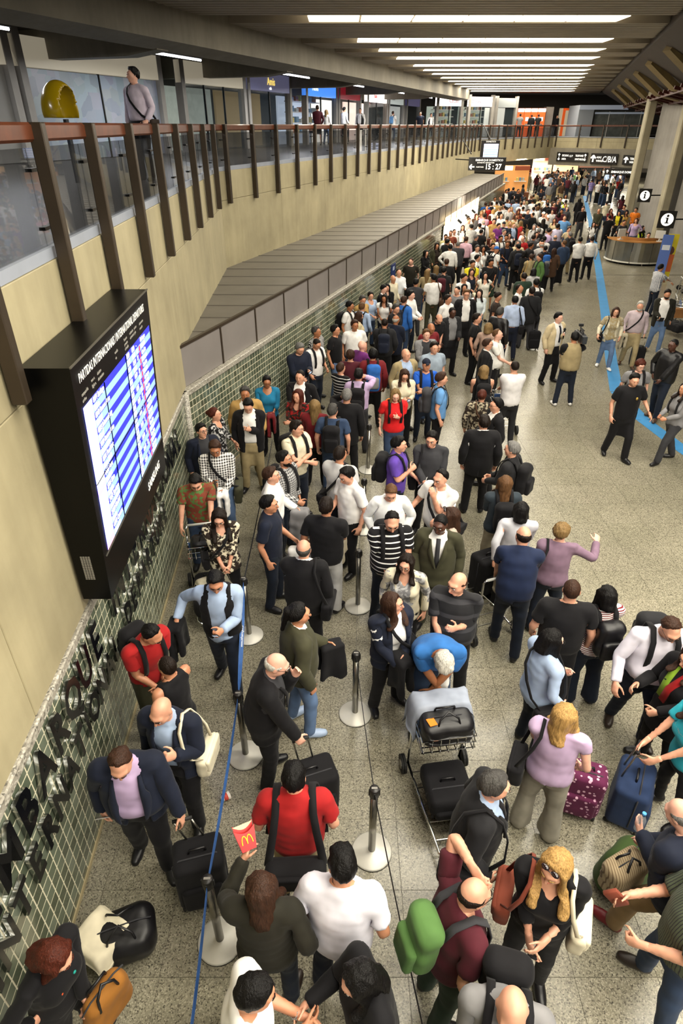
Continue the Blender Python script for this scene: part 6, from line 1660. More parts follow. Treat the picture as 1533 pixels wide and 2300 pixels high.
# --- right edge
shirt_man = p('I', 1448, 835, -8, 'm', 1.80, top='shirt:#cfcbd8', bot='jeans:ddenim', hair='receding:brown', sk='l', aL='relax', aR='out', hd=(10, 34), lean=6, fat=.22, belly=.08, stride=.30, shoes='dbrown', glasses=True, bag='pack:charcoal', zone=OPEN, lab='stout person in white shirt with glasses looking down')
scarf_lady = p('Z', 1552, 1478, -75, 'f', 1.68, top='coat:black', bot='trousers:black', hair='long:brown', sk='l', aL='hold', aR=(.20, -.34, 1.16), hd=(0, 15), zone=OPEN, lab='person in long black coat with green and red scarf')
turq_girl = p('Z', 1568, 1590, -88, 'f', 1.64, top='tee:turq', bot='slim:black', hair='long:brown', sk='l', aL=(.08, -.44, 1.02), aR=(.10, -.42, 1.04), hd=(0, 20), lean=6, zone=OPEN, lab='person in turquoise lettered T-shirt holding a suitcase handle')
navy_bottle = p('Z', 1526, 1826, -150, 'm', 1.76, top='closed:navy', bot='trousers:#8c7350', hair='fringe:grey', sk='p', aL=(.02, -.30, 1.22), aR='hold', hd=(0, 20), lean=14, fat=.12, stride=.5, shoes='dred', glasses=True, zone=OPEN, lab='grey-haired person in navy jumper and tan trousers with water bottle')
green_man = p('Z', 1600, 2005, -100, 'm', 1.76, top='shortshirt:#5a6350:pin-dgrey', bot='jeans:denim', hair='short:dbrown', sk='l', aL='hold', aR=(.16, -.36, 1.16), hd=(0, 10), fat=.12, spread=.10, shoes='dbrown', bag='wallet:rust:R', zone=OPEN, lab='person in green striped shirt and jeans holding a red-brown wallet')
# --- gallery passer-by
p('Z', 298, 168, -25, 'm', 1.78, top='shirt:#cbbfd0', bot='trousers:black', hair='short:black', sk='p', aL='relax', aR='down', hd=(-30, 0), floor=4.79, bag='cross:dbrown:L', zone='on the gallery', lab='person in pale pink shirt with satchel strap walking on the gallery')
# ================================================================== the dense queue, compact list: crop x y turn sex top hair bottom [bag]
FAR = '''
B 1195 268 60 m tee:white short:black jeans:denim pack:black
B 1240 332 90 f blouse:beige bob:brown jeans:denim -
B 1262 275 150 f shirt:lblue short:lbrown jeans:ddenim pack:black
B 1240 222 40 m shirt:tan short:sgrey trousers:khaki -
B 1277 195 30 f blouse:lblue bun:dbrown jeans:denim -
B 1387 210 10 f cap:white long:dbrown jeans:ddenim shoulder:black:L
B 1437 140 5 f blouse:black longer:black trousers:black -
B 1357 145 60 m openjacket:black/white short:black trousers:black -
B 1415 75 60 m shirt:cream fringe:white trousers:khaki -
B 1420 385 180 m closed:charcoal buzz:dbrown trousers:black pack:navy
B 1500 360 150 m jacket:navy fringe:white trousers:black -
B 1500 285 60 m closed:black short:sgrey trousers:black -
C 325 110 15 m shirt:#e3e6ea receding:dbrown trousers:lgrey -
C 375 20 -12 m tee:dolive buzz:brown trousers:black -
C 432 40 150 m tee:grey short:lbrown jeans:khaki pack:dgrey
C 590 150 180 m tee:white short:black trousers:olive shoulder:brown:R
C 455 185 180 m shirt:dgrey short:black trousers:dgrey -
C 670 95 172 m tee:charcoal short:black jeans:ddenim pack:maroon
C 415 282 62 m shirt:white short:black jeans:ddenim -
C 368 322 150 m closed:blue short:brown jeans:denim pack:navy
C 770 245 -20 m tee:grey buzz:black jeans:denim -
C 825 225 10 f blouse:lgrey long:black jeans:denim -
C 940 268 10 f shirtout:#cfd8dc long:dbrown jeans:denim shoulder:rust:R
C 825 148 20 m tee:white short:dbrown jeans:denim -
C 880 105 30 f tank:navy long:brown jeans:denim -
C 890 42 10 m polo:yellow short:dbrown trousers:black cross:black:R
C 985 132 0 f cap:#e6e2d6 long:black trousers:cream shoulder:cream:R
C 1030 32 10 m tee:black short:black shorts:dgreen cross:black:R
C 1085 292 82 m tee:dbrown short:dbrown jeans:denim -
C 1375 188 180 m tee:white short:black trousers:black pack:black
C 530 175 10 f blouse:lgrey long:dbrown jeans:denim -
C 540 110 175 f sweater:khaki longer:dblond jeans:denim -
C 610 80 160 f blouse:dgrey long:dblond trousers:black -
C 690 30 175 m closed:black short:brown trousers:black -
T 410 482 20 m polo:white short:black jeans:denim pack:black
T 505 560 12 m tee:navy short:lbrown jeans:denim pack:navy
T 350 645 105 m tee:white cap:blue jeans:ddenim pack:black
T 262 592 12 m tee:black short:black jeans:denim -
T 740 1032 180 m closed:dgreen short:dbrown trousers:black -
T 880 960 172 f tee:white:fine-navy bob:black trousers:black -
T 845 750 180 f shirtout:khaki short:brown trousers:black shoulder:tan:L
T 965 750 -95 m closed:green short:brown jeans:ddenim pack:dgrey
T 1050 625 180 m tee:navy buzz:black trousers:black pack:blue
T 1172 665 165 f coat:brown long:brown trousers:black -
T 662 605 180 m closed:charcoal short:black trousers:black pack:navy
T 762 700 120 f sweater:black bob:black trousers:black -
T 882 582 90 m jacket:black short:dbrown trousers:black -
T 970 572 165 m shirt:lgrey fringe:white trousers:dgrey -
T 1030 492 170 m shirt:white short:black trousers:black -
T 882 470 150 m jacket:dgrey short:dbrown trousers:black -
T 972 372 172 m closed:black short:grey trousers:black -
T 955 290 170 m shirt:white short:black trousers:black -
T 1102 382 100 m tee:lilac short:dbrown jeans:denim -
T 1192 472 172 m closed:navy fringe:grey trousers:black -
T 1228 312 160 m shirt:#b3adc6 short:black trousers:black -
T 1400 432 192 m closed:dgrey short:grey trousers:khaki pack:black
T 1300 185 -20 m tee:sky buzz:brown jeans:denim -
T 1022 232 178 f sweater:black longer:dbrown trousers:black -
T 1062 152 20 m shirt:white receding:dbrown trousers:black -
T 1116 185 10 m shirt:lgrey cap:white trousers:black -
T 1182 222 -20 f blouse:beige long:brown jeans:denim -
T 1282 92 -10 m tee:maroon short:black jeans:denim -
T 592 290 20 m openjacket:navy/lblue short:blond trousers:black -
T 540 268 10 f blouse:pink long:blond jeans:denim -
T 702 262 90 f tee:red long:dblond jeans:black purse:dgrey:L
T 460 390 30 m shirt:lblue short:grey trousers:dgrey -
T 382 300 20 m closed:violet short:dbrown jeans:denim -
T 452 280 150 m tee:navy cap:navy jeans:denim -
T 302 440 30 f blouse:tan long:blond jeans:denim -
T 252 522 20 f blouse:black long:auburn jeans:denim -
T 527 442 10 f cap:white bob:dbrown trousers:black -
T 172 625 20 f blouse:white long:black jeans:denim -
T 72 622 40 m shirt:white short:sgrey trousers:black cross:black:R
T 76 762 60 m vest:dgrey/white short:black trousers:black -
T 802 92 10 m polo:navy short:brown trousers:khaki coat:dgrey:L
T 882 62 170 m shirt:white short:dbrown trousers:black -
T 622 172 20 f blouse:cream bob:brown jeans:denim -
T 662 92 0 f blouse:rust long:auburn jeans:denim -
T 502 202 150 m shirt:khaki short:sgrey trousers:black -
T 392 60 180 m vest:black/white short:dblond trousers:black -
T 302 95 170 f shirt:white bob:blond jeans:denim -
T 182 162 160 m tee:pink short:dbrown jeans:denim -
S 630 452 20 f openjacket:olive/dbrown long:dbrown jeans:black -
S 560 562 30 f sweater:black long:black jeans:black purse:tan:L
S 722 432 100 f blouse:gold long:dblond jeans:black -
S 832 332 20 m polo:#c9c08a short:dbrown jeans:denim -
S 925 402 130 m jacket:black short:black trousers:black -
S 962 482 170 m shirt:white short:black trousers:black -
S 1050 522 175 m jacket:black short:black trousers:black -
S 1077 442 175 m closed:dgrey buzz:grey trousers:black -
S 1192 372 170 m shirt:#d6aebd short:brown trousers:black -
S 1270 192 175 m shirt:white:check-navy short:black jeans:denim -
S 1440 125 160 m shirt:#ece8e2 fringe:white trousers:black pack:black
S 1222 72 170 m shirt:white short:dbrown trousers:black cross:black:L
S 890 252 20 m shirt:white buzz:black trousers:black -
S 1012 192 -10 f cardigan:black/white long:brown jeans:black -
S 1112 172 -20 f blouse:dred long:auburn jeans:black -
S 1080 82 10 m shirt:lgrey short:lbrown trousers:black -
S 882 702 172 f sweater:dgrey bob:brown jeans:black -
S 810 270 -10 m tee:rust buzz:brown jeans:denim -
S 1352 632 150 m tee:black short:black jeans:denim -
S 1342 522 40 m shirt:lgrey short:sgrey trousers:black -
S 1442 502 10 f blouse:white long:dbrown jeans:denim -
Q 440 632 10 f blouse:brown long:auburn jeans:black -
Q 492 572 20 f sweater:maroon long:dbrown jeans:black -
Q 547 532 10 m tee:red short:dbrown jeans:denim -
Q 580 492 10 f blouse:dgrey long:brown jeans:denim -
Q 617 502 160 m tee:blue short:brown jeans:denim -
Q 667 502 170 m vest:black/white short:dbrown trousers:black -
Q 692 440 10 m shirt:white short:brown trousers:black -
Q 540 622 180 f sweater:tan longer:blond jeans:black -
Q 782 350 10 m openjacket:black/white short:black trousers:black -
Q 792 492 180 m tee:tan short:dbrown jeans:denim -
Q 842 550 150 m shirt:lgrey short:dblond trousers:black -
Q 862 342 160 m closed:navy short:black trousers:black -
Q 872 500 170 m tee:charcoal buzz:black jeans:denim -
Q 960 562 20 f blouse:beige long:blond jeans:denim -
Q 930 470 0 f blouse:dred bob:dbrown jeans:black -
Q 1040 592 10 f blouse:rust long:auburn jeans:black -
Q 982 332 180 m closed:dgrey short:black trousers:black pack:black
Q 1040 352 20 m tee:black short:dbrown jeans:denim -
Q 1022 472 170 m shirt:lblue short:dbrown jeans:denim -
Q 1102 482 10 m openjacket:grey/white short:grey trousers:black -
Q 1206 472 175 m shirt:white short:dbrown trousers:black -
Q 1192 422 10 f tee:red bob:black jeans:denim -
Q 1240 372 150 m shirt:khaki short:black trousers:black -
Q 1302 342 10 m tee:navy short:black jeans:denim pack:dgreen
Q 1276 512 170 f sweater:brown long:dbrown jeans:black -
Q 1372 512 180 m closed:black short:black trousers:black pack:black
Q 1452 502 20 m tee:maroon short:black jeans:denim -
Q 700 660 170 f tee:red bob:auburn jeans:black -
Q 760 700 20 m shirt:tan short:dbrown jeans:black -
Q 620 600 10 f cap:pink long:dblond jeans:denim -
Q 1100 640 150 m tee:black short:black jeans:denim -
Q 1330 620 20 m tee:white cap:white jeans:denim -
Q 1400 640 160 m closed:grey short:black jeans:denim pack:dgrey
R 265 402 10 m vest:hivis/dgrey short:black trousers:navy -
R 322 432 160 m vest:hivis/white short:dbrown trousers:navy -
R 472 825 182 m shirt:white short:black trousers:black -
R 597 818 178 m shirt:white short:dbrown trousers:black -
R 500 500 -5 m shirt:black short:brown trousers:dgrey -
R 465 412 170 f coat:black longer:black trousers:black -
R 665 522 0 m closed:olive fringe:grey trousers:dgrey -
R 610 662 -10 f cardigan:dbrown/white long:dbrown jeans:denim -
R 770 592 180 m tee:black buzz:black trousers:black -
R 790 522 10 f blouse:dred long:auburn jeans:black -
R 872 547 -10 f openjacket:black/yellow bob:black trousers:black -
R 820 442 180 f blouse:cream bun:dbrown jeans:denim -
R 912 382 160 f sweater:maroon long:dbrown jeans:ddenim -
R 985 392 20 m tee:lgrey short:black jeans:denim -
R 1080 482 -30 m tee:navy short:black jeans:denim -
R 1102 512 -20 m tee:orange short:dbrown jeans:denim -
R 945 540 10 f cap:gold long:dbrown jeans:denim -
R 1052 625 -40 f blouse:lilac bob:brown jeans:denim -
R 925 640 30 m tee:dgrey buzz:black jeans:denim -
R 595 212 180 m tee:purple:stripe-white short:dbrown jeans:denim -
R 232 112 0 m tee:white short:black jeans:denim -
R 292 132 170 m tee:khaki short:brown jeans:black -
R 342 142 10 f blouse:dgrey long:brown jeans:denim -
R 412 132 180 m tee:lgrey short:grey trousers:dgrey pack:green
R 440 182 150 f blouse:lblue long:dbrown jeans:denim -
R 502 92 10 m closed:black short:black trousers:black -
R 562 132 180 m closed:charcoal short:dbrown trousers:black pack:black
R 622 92 20 m shirt:lblue short:black jeans:denim -
R 712 92 10 m openjacket:black/white short:black trousers:black -
R 812 152 100 m shirt:white short:brown jeans:black -
R 892 142 -20 m jacket:navy short:black trousers:navy -
R 1022 192 180 m tee:black short:grey trousers:black -
R 40 150 10 f blouse:maroon long:dbrown jeans:black -
R 90 130 170 m closed:grey short:black trousers:black -
R 150 120 20 m tee:black short:dbrown jeans:denim -
Q 875 172 0 m tee:dred short:black jeans:black -
Q 1090 182 170 f sweater:dgrey long:dbrown jeans:black pack:black
Q 1040 150 10 m shirt:white short:dbrown trousers:black -
Q 1170 162 10 m shirt:khaki short:dbrown trousers:khaki -
Q 1255 182 180 f closed:maroon long:dbrown jeans:black -
Q 1190 82 10 m tee:red short:black jeans:black -
Q 990 120 20 f blouse:cream bob:blond jeans:black -
Q 1480 132 10 m tee:dgrey short:black jeans:denim -
Q 1410 182 170 m shirt:lblue short:dbrown trousers:black -
'''
def far_zone(P):
    y = P.loc.y
    return 'at the far shops' if y > 55 else 'by the information desk' if P.loc.x > 10.5 and y > 24 else 'on the open floor' if (P.loc.x > 9.0 and y < 45) else 'in the distant crowd' if y > 33 else 'in the dense queue'
rr = random.Random(5)
for ln in FAR.strip().splitlines():
    c, x, y, yaw, sex, top, hair, bot, bag = ln.split()
    un = None
    if '/' in top:
        top, u = top.split('/'); un = 'shirt:' + u
    u_, v_ = px(c, float(x), float(y)); t = on_z(u_, v_, 1.6)
    if any((P.loc - Vector((t.x, t.y, P.loc.z))).length < 0.30 for P in PEOPLE): continue
    arms = rr.choice([('down', 'down'), ('relax', 'hold'), ('hold', 'hold'), ('cross', 'cross2'), ('relax', 'down'), ('phone', 'relax'), ('down', 'hold'), ('hip', 'down'), ('low', 'low')])
    q = person(c, float(x), float(y), float(yaw) + rr.uniform(-12, 12), sex, None, top=top, un=un, bot=bot, hair=hair, sk=rr.choice('lllmmpt'), aL=arms[0], aR=arms[1], hd=(rr.uniform(-20, 20), rr.uniform(0, 14)),
               fat=rr.choice([0, 0, .05, .1]), bag=None if bag == '-' else bag)
    q.zone = far_zone(q)
# people on the gallery: found on a line parallel to the shops
def gal(u, w):
    lo, hi = -20.0, 90.0
    for _ in range(50):
        m_ = (lo + hi) / 2; d = hall(m_, w); dep = d.y * CP + (HCAM - 5.6) * SP
        if CX + FPX * d.x / dep < u: lo = m_
        else: hi = m_
    return hall((lo + hi) / 2, w, 4.785)
for u, w, yaw, sex, top, hair, bot, bag in ((713, 5.4, 190, 'm', 'shirt:maroon', 'short:brown', 'shorts:black', None), (733, 5.6, 150, 'f', 'shirt:white', 'long:dblond', 'jeans:ldenim', None), (773, 5.0, 130, 'm', 'shirt:white', 'short:black', 'trousers:black', None),
        (808, 5.2, -20, 'm', 'vest:charcoal', 'buzz:black', 'trousers:black', None), (881, 5.4, 150, 'm', 'tee:white', 'short:brown', 'jeans:denim', 'pack:sky'), (942, 4.2, 0, 'm', 'polo:navy', 'short:black', 'trousers:black', None), (966, 4.4, 20, 'm', 'vest:dgrey', 'short:black', 'trousers:black', None),
        (1054, 3.5, 100, 'f', 'coat:black', 'long:black', 'trousers:black', None), (1094, 3.2, 10, 'm', 'shirt:lilac', 'short:grey', 'trousers:dgrey', None), (1112, 2.2, 160, 'm', 'tee:grey', 'short:black', 'jeans:denim', None), (1121, 2.0, 30, 'f', 'sweater:charcoal', 'bun:black', 'trousers:black', None)):
    q = person('Z', 0, 0, yaw, sex, None, top=top, un='shirt:white' if top.startswith('vest') else None, bot=bot, hair=hair, world=gal(u, w), floor=4.785, bag=bag, zone='on the gallery by the shops', aL=rr.choice(['down', 'hold']), aR=rr.choice(['down', 'relax']))
for u, v, yaw, sex, top, hair in ((1167, 268, 170, 'm', 'tee:grey', 'short:black'), (1193, 266, 180, 'm', 'closed:black', 'short:dbrown'), (1208, 268, 170, 'm', 'tee:charcoal', 'short:black'), (1250, 266, 20, 'm', 'closed:black', 'short:black'), (1281, 263, 90, 'm', 'shirt:navy', 'short:black')):
    r = ray(u, v); t = 62 / r.y
    q = person('Z', 0, 0, yaw, sex, None, top=top, bot='trousers:black', hair=hair, world=(r.x / r.y * 69.5, 69.5, 4.785) if u > 1230 else (r.x / r.y * 66.5, 66.5, 4.785), floor=4.785, zone='on the gallery by the orange kiosks')
# ================================================================== belt posts
BASEM = mat('brushed_post_base', '#d2cfc6', 0.45, 0.25, var=0.05, vscale=8)
POSTM = mat('satin_steel_post', '#8f8c84', 0.25, 0.95)
BELTB = mat('blue_belt_webbing', '#28528f', 0.7, var=0.15, vscale=14); BELTD = mat('dark_belt_webbing', '#22242b', 0.7)
ST = {}
def stanchion(k, u, v, label):
    o = on_z(u, v, 0.0); r = empty('belt_post', o, label=label, cat='queue post', group='queue belt posts')
    MB().lathe([(.185, 0), (.185, .012), (.175, .022), (.06, .040), (.034, .050)], 32).build('base', BASEM, r, True)
    MB().lathe([(.187, .001), (.187, .008)], 32).build('base_ring', RUBBER, r, True)
    MB().lathe([(.034, .04), (.034, .88)], 20).build('pole', POSTM, r, True)
    MB().lathe([(.036, .86), (.042, .865), (.042, .955), (.038, .965)], 20).build('head', mat('post_head_black', '#1d1b1b', .4), r, True)
    MB().box((0, 0, .968), (.05, .018, .004)).build('cap_plate', mat('cap_grey', '#77746e', .5), r)
    for a in range(4): MB().box((.042 * math.cos(a * 1.5708), .042 * math.sin(a * 1.5708), .91), (.014, .014, .07)).build('belt_slot', RUBBER, r)
    ST[k] = o
for k, u, v, lab in (('a1', 560, 1428, 'belt post beside the walking person in black vest'), ('a2', 552, 1697, 'belt post at the lower end of the lettered blue belt'), ('a3', 495, 2113, 'belt post beside the person in dark olive jacket'),
                     ('b0', 826, 1056, 'belt post below the red T-shirt wearer with orange rucksack'), ('b1', 815, 1190, 'belt post half hidden behind the white polo wearer'), ('b2', 803, 1362, 'belt post next to the striped polo wearer'), ('b3', 797, 1604, 'belt post by the navy blazer wearer'), ('b4', 834, 1913, 'belt post behind the plain white T-shirt wearer')):
    stanchion(k, u, v, lab)
off1 = on_z(452, 2560, 0); off2 = on_z(948, 2520, 0); up1 = on_z(618, 1085, 0)
def belt(a, b, label, m, twist=0.0, print_=None):
    a = a + Vector((0, 0, .91)); b = b + Vector((0, 0, .91)); d = (b - a); L = d.length; d.normalize(); s = Vector((d.y, -d.x, 0))
    a = a + d * .045; b = b - d * .045
    r = empty('queue_belt', (a + b) / 2, label=label, cat='queue belt'); O = (a + b) / 2
    n = 15; pts = []; side = []
    for i in range(n):
        t = i / (n - 1); pts.append(a.lerp(b, t) - Vector((0, 0, .05 * 4 * t * (1 - t))) - O)
        an = twist * math.sin(math.pi * t) ** .7; side.append(Vector((0, 0, math.cos(an))) + s * math.sin(an))
    MB().ribbon(pts, .052, .0012, side).build('webbing', m, r)
    if print_:
        i = 6; c = pts[i]; sd = side[i].normalized(); x = d
        nn = x.cross(sd)
        if nn.z < 0: x = -x; nn = x.cross(sd)
        M = frame(c - sd * .014 + nn * .004 - x * .30, x, sd)
        text('lettering', print_, .042, M, mat('belt_print', '#dfe6f0', .6), r, .0006)
    return r
belt(up1, ST['a1'], 'dark belt running from the walking vest wearer towards the corner', BELTD)
belt(ST['a1'], ST['a2'], 'blue lettered queue belt with a web address', BELTB, 1.1, 'www.infraero.gov.br')
belt(ST['a2'], ST['a3'], 'blue queue belt passing the fallen paper cup', BELTB, .25)
belt(ST['a3'], off1, 'blue queue belt leaving the frame at the bottom', BELTB, .2)
belt(ST['b0'], ST['b1'], 'dark belt between the two farthest belt posts', BELTD)
belt(ST['b1'], ST['b2'], 'dark belt beside the white polo wearer', BELTD)
belt(ST['b2'], ST['b3'], 'dark belt beside the navy blazer wearer', BELTD)
belt(ST['b3'], ST['b4'], 'dark belt crossing the bare floor left of the loaded trolley', BELTD)
belt(ST['b4'], off2, 'dark belt leaving the frame behind green backpack', BELTD)

# ================================================================== luggage trolleys
TBLUE = mat('trolley_blue_panel', '#2b4a7d', .5)
def trolley(loc, yaw, label, basket=True, far_=False):
    r = empty('luggage_trolley', loc, math.radians(yaw), label=label, cat='luggage trolley')
    n = 6 if far_ else 8
    for s in (-1, 1):
        MB().tube([(s * .27, .02, .10), (s * .27, -.01, .45), (s * .27, .0, .98), (s * .24, .02, 1.03)], .014, n).build('upright', CHROME, r, True)
        MB().tube([(s * .27, .02, .12), (s * .25, -.45, .15), (s * .21, -.95, .13), (s * .15, -1.03, .13)], .014, n).build('side_rail', CHROME, r, True)
        w = MB(); 
        for q in range(2): w.tube([(s * (.30 + .03 * q), .02, .10), (s * (.325 + .02 * q), .02, .10)], .10, 18)
        w.build('wheel', RUBBER, r, False); MB().tube([(s * .325, .02, .10), (s * .352, .02, .10)], .05, 12).build('hub', STEEL, r)
    MB().tube([(-.24, .02, 1.03), (.24, .02, 1.03)], .018, n).build('handle_bar', mat('trolley_grip', '#b9b9b4', .4), r, True)
    MB().tube([(-.15, -1.03, .13), (.15, -1.03, .13)], .014, n).build('nose_bar', CHROME, r, True)
    MB().tube([(0, -.90, .045), (0, -.90, .12)], .035, 10).build('front_caster', RUBBER, r)
    for k in range(5): MB().tube([(-.255 + .012 * k, -.12 - .18 * k, .145), (.255 - .012 * k, -.12 - .18 * k, .145)], .008, 6).build('deck_bar', STEEL, r)
    MB().box((0, -.93, .15), (.16, .10, .03), None, .005).build('brand_plate', mat('plate_grey', '#8f8d86', .4), r)
    if basket:
        MB().box((0, -.16, .80), (.50, .02, .12), None, .004).build('advert_panel', TBLUE, r)
        for z in (.72, .80, .88): MB().tube([(-.26, -.02, z), (-.26, -.33, z), (.26, -.33, z), (.26, -.02, z)], .007, 6).build('basket_wire', CHROME, r)
        for k in range(7): MB().tube([(-.24 + k * .08, -.02, .70), (-.24 + k * .08, -.33, .70), (-.24 + k * .08, -.33, .89)], .005, 5).build('basket_rod', CHROME, r)
    return r
def local(P, x, y, z=0.0): return Vector(to_world(P, np.array([[x, y, z]]))[0])
def soft_bag(name, label, cat, loc, yaw, half_, col, pat=None, handles=True, seed=1, amp=.012, rnd=.09, step=.022, squash=0.0):
    hx, hy, hz = half_; R = rotm('z', yaw); b = np.array(tuple(loc))
    def f(Q_):
        X = Q_.copy()
        if squash: k_ = np.clip(X[:, 2] / (2 * hz), 0, 1); X[:, 0] /= (1 - squash * k_); X[:, 1] /= (1 - squash * k_)
        return np.maximum(rbox(X, (0, 0, hz), (hx, hy, hz), min(rnd, min(half_) * .9)), .001 - Q_[:, 2])
    V, Q = solid(f, (-hx - .06, -hy - .06, -.03), (hx + .06, hy + .06, 2 * hz + .06), step, seed, amp); V[:, 2] = np.maximum(V[:, 2], 0)
    w = lambda V: np.asarray(V) @ R.T + b
    m = cloth(col, pat); parts = [('bag_body', w(V), Q, m)]
    z = MB().tube([(-hx * .9, 0, 2 * hz * .93), (-hx * .5, 0, 2 * hz + .006), (hx * .5, 0, 2 * hz + .006), (hx * .9, 0, 2 * hz * .93)], .006, 5); parts.append(('zip', w([tuple(p) for p in z.v]), z.f, cloth('dgrey')))
    if handles:
        for s in (-1, 1):
            t = MB().tube([(-hx * .45, s * hy * .7, 2 * hz * .8), (-hx * .35, s * hy * .5, 2 * hz + .04), (0, s * hy * .2, 2 * hz + .09), (hx * .35, s * hy * .5, 2 * hz + .04), (hx * .45, s * hy * .7, 2 * hz * .8)], .010, 6)
            parts.append(('handle', w([tuple(p) for p in t.v]), t.f, cloth('black', 'leather')))
    return bag_root(name, parts, label, cat, None)
def drape(name, label, loc, yaw, size, col, seed=2, sag=.25, fold=(.14, .14)):
    """a coat thrown over something: a rippled double sheet"""
    w, d = size; n = 18; R = rotm('z', yaw); b = np.array(tuple(loc)); g = np.random.RandomState(seed)
    ph = g.uniform(0, 6, 4); fx, fy = fold
    def bend(t, f):                                   # runs flat to f, then hangs down
        a_ = abs(t)
        if a_ <= f: return t, 0.0
        e_ = a_ - f; return math.copysign(f + .25 * min(e_, .08) + .10 * e_, t), -.95 * e_
    T = []
    for x in np.linspace(-w / 2, w / 2, n):
        for y in np.linspace(-d / 2, d / 2, n):
            X, zx = bend(x, fx); Y, zy = bend(y, fy); hang = min(1, (-zx - zy) * 4)
            T.append([X * (1 + .05 * math.sin(7 * y + ph[3])) + hang * .022 * math.sin(y * 19 + ph[1]), Y + hang * .022 * math.sin(x * 17 + ph[0]), zx + zy + .014 * math.sin(x * 21 + ph[0]) * math.cos(y * 15 + ph[1]) * (1 - hang) + sag * 0])
    T = np.array(T); Bm = T - np.array([0, 0, .012]) * 1.0 - np.stack([np.sign(T[:, 0]) * .010 * (np.abs(T[:, 0]) > fx), np.zeros(len(T)), np.zeros(len(T))], 1)
    V = np.concatenate([T, Bm]) @ R.T + b; F = []
    for i in range(n - 1):
        for j in range(n - 1):
            a = i * n + j; F.append((a, a + n, a + n + 1, a + 1)); F.append((a + n * n, a + 1 + n * n, a + n + 1 + n * n, a + n + n * n))
    rim = [i * n for i in range(n)] + [(n - 1) * n + j for j in range(1, n)] + [i * n + n - 1 for i in range(n - 2, -1, -1)] + [j for j in range(n - 2, 0, -1)]
    for a, c in zip(rim, rim[1:] + rim[:1]): F.append((a, c, c + n * n, a + n * n))
    return bag_root(name, [('cloth', V, F, cloth(col))], label, 'coat', None)
# loaded trolley under the leaning person
tl_ = local(lean_man, 0, -.50); tl_.z = 0
trolley(tl_, 8, 'loaded luggage trolley under the leaning person in blue T-shirt')
def on_trolley(loc, yaw, x, y, z): 
    v = rotm('z', yaw) @ np.array([x, y, z]); return Vector((loc.x + v[0], loc.y + v[1], loc.z + v[2]))
soft_bag('travel_bag', 'black leather travel bag in the loaded trolley basket', 'bag', on_trolley(tl_, 8, 0, -.19, .73), 8, (.25, .14, .15), 'black', 'leather', seed=4)
drape('grey_coat', 'pale grey coat hanging over the trolley handle', on_trolley(tl_, 8, 0, .01, 1.07), 8, (1.25, .42), '#8d94a3', 5, .42, (.27, .10))
suitcase(on_trolley(tl_, 8, 0, -.42, .15), 8, 'black', label='black suitcase lying at the back of the loaded trolley', size=(.44, .48, .20))
soft_bag('laptop_bag', 'black laptop bag leaning on the front of the loaded trolley', 'bag', on_trolley(tl_, 8, .12, -.80, .155), 50, (.19, .06, .15), 'black', handles=True, seed=8)
tg = MB().box((0, 0, 0), (.075, .004, .10)); b_ = tg.build('luggage_tag', mat('orange_tag', '#e07a1c', .5), label='orange luggage tag lying on the black leather travel bag', cat='tag'); b_.location = on_trolley(tl_, 8, -.16, -.24, 1.035); b_.rotation_euler = (math.radians(80), 0, .3)
# trolley of the youth by the wall
boy = [P for P in PEOPLE if P.lab and 'printed T-shirt' in P.lab][0]
t2 = local(boy, .05, -.50); t2.z = 0; t2.x = max(t2.x, wall_x(t2.y) + .5)
trolley(t2, 12, 'luggage trolley with bags beside the tiled wall')
soft_bag('travel_bag', 'black bag in the trolley basket beside the tiled wall', 'bag', on_trolley(t2, 12, 0, -.17, .72), 12, (.22, .13, .11), 'black', 'leather', seed=14)
soft_bag('holdall', 'black holdall on the trolley deck beside the tiled wall', 'bag', on_trolley(t2, 12, 0, -.62, .155), 12, (.24, .36, .15), 'black', seed=24)
drape('cream_coat', 'cream jacket thrown over the black holdall on trolley', on_trolley(t2, 12, .06, -.66, .50), 30, (.56, .62), 'cream', 7, .16, (.20, .22))
# empty trolley pushed by the navy polo wearer
t3 = on_z(1112, 1442, 0); trolley(t3 + Vector((-.02, .08, 0)), 200, 'empty luggage trolley pushed by the balding person in navy polo', basket=False)
drape('stone_coat', 'stone raincoat hanging beside the empty trolley', t3 + Vector((.10, .20, 1.06)), 110, (.40, .95), 'stone', 9, .36, (.19, .05))
trolley(local([P for P in PEOPLE if P.lab and 'white long-sleeved shirt' in P.lab][0], -.05, -.45), 180, 'luggage trolley in front of the white long-sleeved shirt wearer', far_=True)
for k, (u, v, yw, lab) in enumerate(((1500, 735, 70, 'parked luggage trolley nearest the corduroy jacket wearer'), (1515, 690, 75, 'parked luggage trolley behind the nearest parked one'), (1528, 655, 80, 'parked luggage trolley farthest into the row by the columns'), (1318, 425, 180, 'luggage trolley pushed by distant person in purple striped T-shirt'))):
    t = trolley(on_z(u, v, 0), yw, lab, far_=True)
soft_bag('holdall', 'black bag on the nearest parked luggage trolley', 'bag', on_z(1515, 742, .16), 20, (.26, .34, .13), 'black', seed=33)
MB().box((0, 0, .15), (.34, .30, .30), None, .01).build('cardboard_box', mat('brown_cardboard', '#9a6b3c', .8, var=.1), label='brown cardboard box on the parked trolleys', cat='box').location = on_z(1518, 712, .16)

